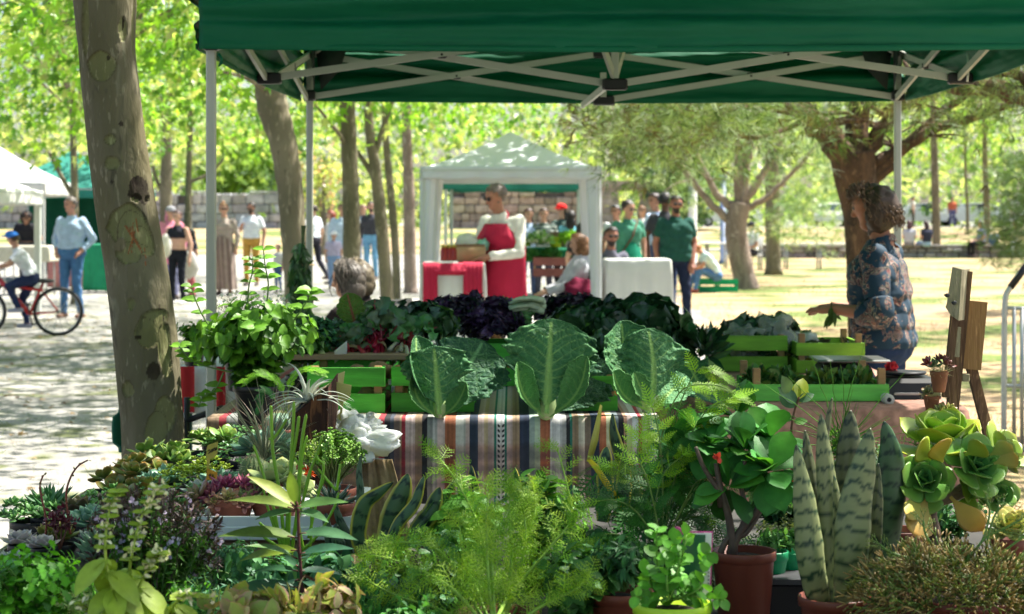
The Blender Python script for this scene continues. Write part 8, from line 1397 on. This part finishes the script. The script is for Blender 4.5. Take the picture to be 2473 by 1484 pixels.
# ---- left foreground herbs
t, b = potted('flowering_savory', 'bushy dark herb with purple-brown tips and tiny lilac flowers at left', 370, 3.95, ZT, .09, .09, blackp); sm = MB(); lf = MB(); fl = MB()
for k in range(210):
    x1, y1 = R.uniform(215, 530), 0; y1 = 1165+((x1-370)/165)**2*95+R.uniform(0, 120); dd = 3.95+R.uniform(-.16, .14); s = P(370+(x1-370)*.35, 1480, dd); e = P(x1, y1, dd); c_ = curve(s, e, .02, 12, .03); sm.tube(c_, np.linspace(.0018, .001, 12), 5, (.07, .05, .03) if R.random() < .6 else (.08, .14, .03), cap=False)
    for i in range(2, 12):
        tg = nrm(c_[i]-c_[i-1])
        for q in range(5): cc = A(.055, .15, .018)*R.uniform(.7, 1.6) if i < 10 else A(.07, .045, .045)*R.uniform(.6, 1.3); lf.inst(LANCE, frames(nrm(tg*.7+rdir(1)[0]), tg+rdir(1)[0]*.5, R.uniform(.014, .024)), [c_[i]+(c_[i-1]-c_[i])*R.random()], [cc])
    if R.random() < .6:
        for q in range(R.integers(1, 4)): c0 = c_[R.integers(7, 12)]+rdir(1)[0]*.006; fl.inst(ROUND, frames(rdir(4, .3), A(0, -1, .3)+rdir(4)*.5, .0085), np.tile(c0, (4, 1)), vary((.50, .42, .66), 4))
sm.build('stems', stem_mat, t); lf.build('foliage', herb_leaf, t); fl.build('blossom', herb_leaf, t)
t, b = potted('flowering_basil', 'pale yellow-green basil spikes with cream flowers at lower left', 300, 3.35, ZT, .05, .07, blackp); sm = MB(); lf = MB(); fl = MB()
for s_, lw in (([(305, 1500), (310, 1400), (320, 1330), (345, 1240), (385, 1180)], 1), ([(300, 1500), (260, 1380), (255, 1300), (265, 1230), (285, 1190)], 1), ([(305, 1500), (335, 1420), (365, 1360), (385, 1340)], 1), ([(330, 1530), (420, 1460), (440, 1440), (500, 1445)], 1), ([(290, 1520), (230, 1480), (200, 1460)], 1)):
    c_ = smooth_path([P(x, y, 3.32+R.uniform(-.04, .04)) for x, y in s_], 6); sm.tube(c_, np.linspace(.0032, .0016, len(c_)), 6, (.32, .42, .06)); k = len(c_)
    for i in range(2, k, 2):
        for q in range(6): a = q*1.05+i; u = A(math.cos(a), math.sin(a), .15); big_ = i < k*.35; lf.inst(OVAL if big_ else ROUND, frames(u+A(0, 0, -.9 if big_ else .1), A(0, -.4, 1), R.uniform(.07, .085) if big_ and q < 3 else R.uniform(.014, .022)), [c_[i]], [A(.27, .38, .045)*R.uniform(.8, 1.25)])
        if i > k*.45 and R.random() < .75: fl.inst(OBO, frames(rdir(9), rdir(9), .013), c_[i]+R.normal(size=(9, 3))*.006, vary((.62, .62, .45), 9))
sm.build('stems', stem_mat, t); lf.build('foliage', herb_leaf, t); fl.build('blossom', herb_leaf, t)
PARS = blade(shape(lambda t: .30*(math.sin(math.pi*t**1.3)**.7)*(1+.35*math.sin(t*20)), 12), .05, .2, 3)
def filler(name, label, x, y, d, rad, h, tpl, size, cols, n=40, per=5, cat='plant', r0=.0018, mt=None, **kw):
    z = max(ZT, EH-(y-HY)*d/F-h-.06); t, b = potted(name, label, x, d, ZT, rad*.45, .06+z-ZT, mt or blackp, cat); return stems_plant(t, b-A(0, 0, .01), n, rad, h, tpl, size, cols, per, r0, **kw)
filler('parsley', 'bright green flat parsley in the bottom left corner', 70, 1290, 3.45, .13, .16, PARS, .038, [(.10, .34, .02), (.14, .42, .03), (.06, .24, .02)], 60, 5); filler('parsley', 'taller bright green leaves cut by the left edge', 5, 1320, 3.6, .10, .16, PARS, .038, [(.11, .33, .03), (.08, .26, .03)], 34, 5)
IV = [(.30, .42, .16), (.20, .36, .08), (.42, .5, .25), (.10, .25, .06)]
filler('variegated_ivy', 'cream-edged ivy trailing in front of the silver rosettes', 150, 1385, 3.75, .10, .06, MAPLE, .035, IV, 40, 5); filler('variegated_ivy', 'cream-edged trailing leaves left of the flowering basil', 215, 1425, 3.55, .09, .07, MAPLE, .04, IV, 34, 5)
t, b = potted('finger_aloe', 'narrow grey-green upright leaves above the variegated ivy', 255, 3.95, ZT, .045, .09, terracotta); m = MB(); c = P(275, 1375, 3.95); NA = mk_succ(.07, .1, 7, (.9, .9, .9), .8)
for k in range(24): v = nrm(A(R.normal()*.6-.25, R.normal()*.4, 1)); m.inst(NA, frames(v, A(0, -1, .2), R.uniform(.06, .105))*A(1.3, 1, 1), [c+R.normal(size=3)*.008], [A(.14, .26, .15)*R.uniform(.8, 1.2)])
m.build('leaves', wax_leaf, t)
# coleus, chives, fillers
OX_ = [(.045, .16, .075), (.03, .12, .06), (.08, .22, .08)]
COL = blade(shape(lambda t: .34*(math.sin(math.pi*t**.9)**.7)*(1+.12*math.sin(t*26)), 11), .08, .25, 5); COL[2][:] = np.array([(1, 1, 1) if i % 5 in (1, 2, 3) else (1.35, .75, 1.6) for i in range(len(COL[2]))])
filler('coleus', 'cream and pink edged coleus at the bottom left of centre', 610, 1425, 3.4, .12, .06, COL, .05, [(.34, .42, .08), (.30, .40, .10), (.40, .36, .16)], 22, 4, shrink=.8); filler('coleus', 'second pink-edged coleus beside the chives', 790, 1375, 3.45, .07, .10, COL, .055, [(.36, .44, .08), (.42, .38, .18)], 14, 4)
for (x, y, d, lab, tp_, sz, cl) in ((450, 1410, 3.65, 'fresh green feathery-leaved herb right of the savory bush', LANCE, .03, [(.07, .24, .03), (.1, .3, .05)]), (640, 1345, 3.95, 'rounded dark blue-green leaves under the red-stemmed sapling', OVAL, .05, OX_ ), (800, 1345, 3.95, 'broad blue-green leaves right of the red-stemmed sapling', OVAL, .055, OX_), (150, 1450, 3.4, 'bright leafy herb along the bottom edge left of the basil spikes', PARS, .04, [(.12, .36, .03), (.08, .26, .03)]), (960, 1440, 3.5, 'low green herb at the bottom edge right of the chives', OBO, .03, [(.08, .25, .05), (.05, .18, .05)]), (1480, 1290, 4.0, 'mid-green leafy herb before the asparagus fern', OVAL, .035, [(.07, .22, .04), (.05, .17, .03)])): filler('leafy_herb', lab, x, y, d, .11, .12, tp_, sz, cl, 46, 6)
t, b = potted('chives', 'tuft of thin green chive blades between coleus and fennel', 860, 3.5, ZT, .05, .07, blackp); m = MB()
for k in range(130): a = R.uniform(0, 6.3); rr = R.random()*.05; s = b+A(math.cos(a)*rr, math.sin(a)*rr, -.01); e = s+A(R.normal()*.05, R.normal()*.04, R.uniform(.06, .13)); m.tube(curve(s, e, .06, 6), np.linspace(.0013, .0003, 6), 4, A(.05, .22, .03)*R.uniform(.6, 1.6), cap=False)
m.build('blades', herb_leaf, t)
DGm = [(.03, .12, .04), (.05, .18, .06), (.025, .09, .03)]; OX = [(.05, .17, .09), (.035, .13, .07), (.09, .24, .1)]
filler('ground_herb', 'bluish fine-leaved herb under the white tray', 560, 1300, 4.15, .10, .12, OBO, .022, OX, 60, 8); filler('ground_herb', 'fine blue-green rue-like foliage left of the coleus', 520, 1400, 3.7, .10, .13, LANCE, .028, OX, 50, 8); filler('ground_herb', 'small round leaves at the foot of the fennel', 1040, 1420, 3.9, .12, .08, ROUND, .022, DGm+[(.12, .32, .05)], 60, 6)
filler('oxalis', 'three-leaved bronze-marked clover between snake plant and fennel', 985, 1310, 4.0, .10, .07, HEART, .04, [(.06, .16, .05), (.05, .04, .04), (.1, .28, .06)], 26, 3); filler('bush_plant', 'dark leafy bush below the yellow-edged snake plant', 930, 1390, 3.95, .12, .08, OVAL, .05, DGm, 40, 5)
filler('bush_plant', 'leafy green shrub rising behind the fennel at centre', 1300, 1180, 4.45, .12, .22, OVAL, .075, [(.10, .28, .04), (.13, .33, .05), (.06, .18, .03)], 30, 6, r0=.003); filler('bush_plant', 'pointed green leaves above the fennel on its left', 1120, 1150, 4.3, .09, .24, OVAL, .085, [(.13, .36, .04), (.17, .4, .05)], 18, 6, r0=.003); filler('bush_plant', 'dark drooping leaves at the right foot of the fennel', 1400, 1340, 3.75, .09, .18, OVAL, .07, [(.04, .14, .03), (.06, .19, .04)], 30, 6, r0=.003)
filler('bush_plant', 'dense dark foliage below the asparagus fern', 1510, 1330, 4.05, .12, .14, OVAL, .045, DGm, 50, 6); filler('bush_plant', 'glossy dark leaves behind the mint pot', 1440, 1250, 4.2, .10, .14, ROUND, .04, DGm, 40, 6); filler('bush_plant', 'dark foliage filling the gap left of the fennel stems', 1060, 1290, 4.15, .12, .14, OVAL, .05, [(.04, .15, .04), (.07, .22, .05)], 50, 6)
filler('thyme', 'grey-green thyme bush in a green pot left of the snake plant', 1895, 1230, 4.25, .075, .16, ROUND, .013, [(.16, .22, .09), (.28, .34, .17), (.1, .14, .05)], 110, 12, mt=greenp, r0=.0012)
for (x, d, mt, lab) in ((1862, 4.1, greenp, 'emerald plastic pot beside the brown pot'), (1905, 4.15, greenp, 'emerald plastic pot partly behind the snake plant')):
    t, b = potted('seedling', lab, x, d, EH-(1400-HY)*d/F, .036, .06, mt, 'seedling', 'emerald seedling pots'); stems_plant(t, b, 14, .04, .05, OVAL, .03, [(.06, .2, .05), (.12, .3, .08)], 3, .0015)
t = thing('nursery_tray', 'black nursery tray left of the large snake plant', 'tray', PZ(1890, 4.1, ZT), 'black nursery trays'); zz = EH-(1404-HY)*4.05/F; m = MB(); m.box(PZ(1895, 4.12, (zz+ZT)/2), (.17, .2, zz-ZT)); m.build('tray_base', blackp, t, smooth=False); m = MB(); m.box(PZ(1895, 4.12, zz+.004), (.18, .21, .012)); m.build('rim', M('tray_grey', (.05, .05, .055), .5), t, smooth=False)
t, b = potted('red_pot_plant', 'brown pot of dark shade plant left of the lime green pot', 1500, 3.75, ZT, .062, .13, terracotta); stems_plant(t, b, 40, .08, .10, LANCE, .045, DGm, 7, .0015)
t, b = potted('hidden_pot', 'empty terracotta pot seen behind the two snake plants', 2165, 4.3, ZT, .06, .16, terracotta)
# back edge plants on the right
t, b = potted('young_shrub', 'young shrub with upright pointed leaves before the pink cloth', 1925, 4.6, ZT, .045, .08, blackp); sm = MB(); lf = MB()
sm.tube(smooth_path([b, P(1912, 1080, 4.6), P(1915, 1010, 4.6), P(1930, 960, 4.6)], 6), np.linspace(.004, .0025, 19), 7, (.14, .06, .03))
for (x, y, x2, y2, col) in [(1928, 965, 1918, 925, (.28, .33, .02)), (1930, 965, 1940, 910, (.24, .30, .02)), (1925, 975, 1885, 935, (.07, .15, .08)), (1928, 970, 1965, 950, (.05, .13, .06)), (1922, 985, 1880, 950, (.08, .18, .09)), (1932, 975, 1945, 935, (.32, .34, .03)), (1915, 1015, 1880, 1000, (.1, .22, .05)), (1917, 1020, 1950, 1015, (.1, .25, .05)), (1905, 950, 1895, 915, (.12, .2, .1))]:
    a, e = P(x, y, 4.6), P(x2, y2, 4.6+R.normal()*.02); lf.inst(OVAL, frames(nrm(e-a), A(R.normal()*.5, -1, .3), np.linalg.norm(e-a)*1.1), [a], [A(*col)])
sm.build('stems', stem_mat, t); lf.build('foliage', herb_leaf, t)
filler('young_shrub', 'bright leafy shoots between the shrub and the tall grass blades', 2040, 1010, 4.7, .07, .16, OVAL, .055, [(.16, .36, .03), (.10, .26, .04)], 12, 5, r0=.0025); filler('silver_herb', 'pale silvery small-leaved plant behind the snake plant', 2095, 1040, 4.6, .09, .14, OBO, .03, [(.32, .40, .3), (.2, .3, .2), (.1, .2, .1)], 26, 6); filler('leafy_sedum', 'fresh green small-leaved plant in front of the wooden ladder stand', 2240, 985, 4.8, .07, .13, OBO, .026, [(.16, .38, .04), (.2, .44, .06)], 30, 6); filler('leafy_sedum', 'dark mixed foliage behind the aeonium stem', 2300, 1200, 4.7, .12, .16, OBO, .03, DGm+[(.1, .24, .06)], 40, 6); filler('bush_plant', 'dark green foliage between the broad-leaved plant and the snake plant', 1900, 1120, 4.5, .1, .16, OVAL, .05, DGm, 40, 6)
t = thing('grass_clump', 'tall thin grass blades crossing the flat green crate', 'grass', P(2040, 1060, 4.55)); m = MB()
for (x, y) in ((1780, 1085), (1825, 920), (1880, 1000), (1960, 860), (2000, 1010), (2030, 880), (2060, 940), (2090, 820), (2110, 1000), (2185, 900), (1905, 910), (2075, 1030), (1940, 1040), (1800, 960), (2005, 870), (2150, 1010)): s = P(2040+R.uniform(-20, 20), 1080, 4.55); e = P(x, y, 4.5); m.tube(curve(s, e, .03, 9, .02), np.linspace(.0016, .0005, 9), 5, A(.12, .28, .04)*R.uniform(.7, 1.5), cap=False)
for k in range(40): s = P(2040+R.normal()*22, 1085, 4.55); e = P(2040+R.normal()*70, R.uniform(960, 1060), 4.5); m.tube(curve(s, e, .05, 7, .03), np.linspace(.0014, .0004, 7), 4, A(.10, .24, .04)*R.uniform(.7, 1.5), cap=False)
m.build('blades', herb_leaf, t)
# ---------------------------------------------------------------- wooden ladder stand with hanging clay pots
old = bark('old_plank', (.16, .095, .05), (.08, .045, .028), (.24, .15, .08), 10, (2, 2, .2), .4, (.5, .6)); pale_w = bark('pale_plank', (.27, .24, .15), (.2, .17, .11), (.33, .29, .2), 9, (1.5, 1.5, .4), .3)
t = thing('plank_stand', 'rustic wooden A-shaped stand with blocks nailed to it at the right', 'stand', PZ(2330, 5.3, 0)); d = 5.25
def plank(nm_, a, b_, w_, th, mt, da=0, db=0): m = MB(); m.beam(P(*a, d+da), P(*b_, d+db), th, w_, up=(0, 1, 0)); m.build(nm_, mt, t, smooth=False)
plank('front_plank', (2333, 655), (2298, 1005), .034, .028, old); plank('front_leg', (2299, 990), (2262, 1300), .03, .026, old, 0, 0); plank('rear_leg', (2335, 845), (2442, 1270), .026, .026, old, .04, .18); plank('left_rail', (2312, 700), (2284, 960), .016, .02, old, -.04, -.04)
m = MB(); V = [P(2300, 645, d-.05), P(2323, 652, d-.06), P(2315, 775, d-.06), P(2296, 762, d-.05), P(2283, 742, d-.05), P(2286, 735, d-.05)]; V2 = [v+A(.035, .06, 0) for v in V]; m.add(V+V2, [tuple(range(5, -1, -1)), tuple(range(6, 12))]+[(i, (i+1) % 6, 6+(i+1) % 6, 6+i) for i in range(6)]); m.build('sign_block', pale_w, t, smooth=False)
m = MB(); m.beam(P(2360, 728, d+.03), P(2344, 892, d+.03), .05, .028, up=(0, 1, 0)); m.build('side_block', bark('honey_plank', (.30, .17, .07), (.22, .12, .05), (.36, .22, .1), 8, (2, 2, .2), .3), t, smooth=False)
m = MB(); m.beam(P(2310, 790, d-.03), P(2306, 862, d-.03), .02, .022, up=(0, 1, 0)); m.build('small_block', pale_w, t, smooth=False); m = MB(); m.box(P(2330, 912, d), (.02, .03, .02)); m.build('peg', pale_w, t, smooth=False)
for (x, y) in ((2288, 714), (2305, 732)): m = MB(); c = P(x, y, d-.075); m.tube([c+A(0, .03, 0), c], .003, 6, (.02, .02, .02)); m.ell(c, (.007, .004, .006), 8, 6, (.02, .02, .02)); m.build('nail', attr_hard, t)
def claypot(label, x, y, r, h, dd, k1):
    c = P(x, y+h*F/dd/1.0, dd); t = thing('clay_pot', label, 'potted succulent', c, 'clay pots on the wooden stand'); m = MB(); m.lathe([(0, 0), (r*.62, 0), (r*.7, h*.12), (r*.72, h*.2), (r*.82, h*.45), (r*.86, h*.5), (r*.92, h*.78), (r*1.0, h*.82), (r*1.02, h*.98), (r*.92, h), (r*.88, h*.93), (0, h*.92)], c, 30, wob=.015); m.build('pot', clay, t); b = c+A(0, 0, h)
    m = MB(); n_ = 240; m.inst(NEED, frames(rdir(n_, .3), rdir(n_), .022)*A(.7, 1, 1), b+rdir(n_, .3)*A(r, r, .014)*R.random((n_, 1))**.3, vary((.45, .46, .24), n_)); m.build('moss', herb_leaf, t); m = MB()
    for (dx, dz, L, ci, co, tl) in k1: rosette(m, b+A(dx, -.005, dz), 15, L, mk_succ(.26, .14, 6, (1.4, .5, .5), 1.1), ci, co, tl, seed=dx*40)
    m.build('rosette', wax_leaf, t)
claypot('upper clay pot with mossy succulents on the wooden stand', 2268, 896, .024, .056, 5.15, ((-.012, .012, .03, (.14, .25, .12), (.12, .22, .10), (.3, -.4)), (.016, .014, .034, (.10, .03, .03), (.14, .06, .04), (.2, .5)), (-.03, .02, .024, (.2, .04, .05), (.24, .08, .08), (.4, -.9)), (.004, .03, .026, (.12, .04, .03), (.1, .05, .04), (0, .1))))
claypot('lower clay pot half behind the upper one on the stand', 2250, 956, .022, .045, 5.22, ((-.012, .006, .028, (.12, .2, .06), (.16, .14, .07), (.5, -.5)),)); claypot('lowest clay pot with green rosettes by the stand foot', 2272, 1000, .024, .045, 5.2, ((0, .006, .034, (.2, .3, .06), (.2, .26, .06), (.6, 0)), (.02, .01, .028, (.2, .3, .06), (.2, .26, .06), (.6, .4))))
m = MB(); c = PZ(2262, 5.25, 0); plank('pot_hanger', (2250, 1046), (2300, 1040), .012, .03, old, -.03, -.03)
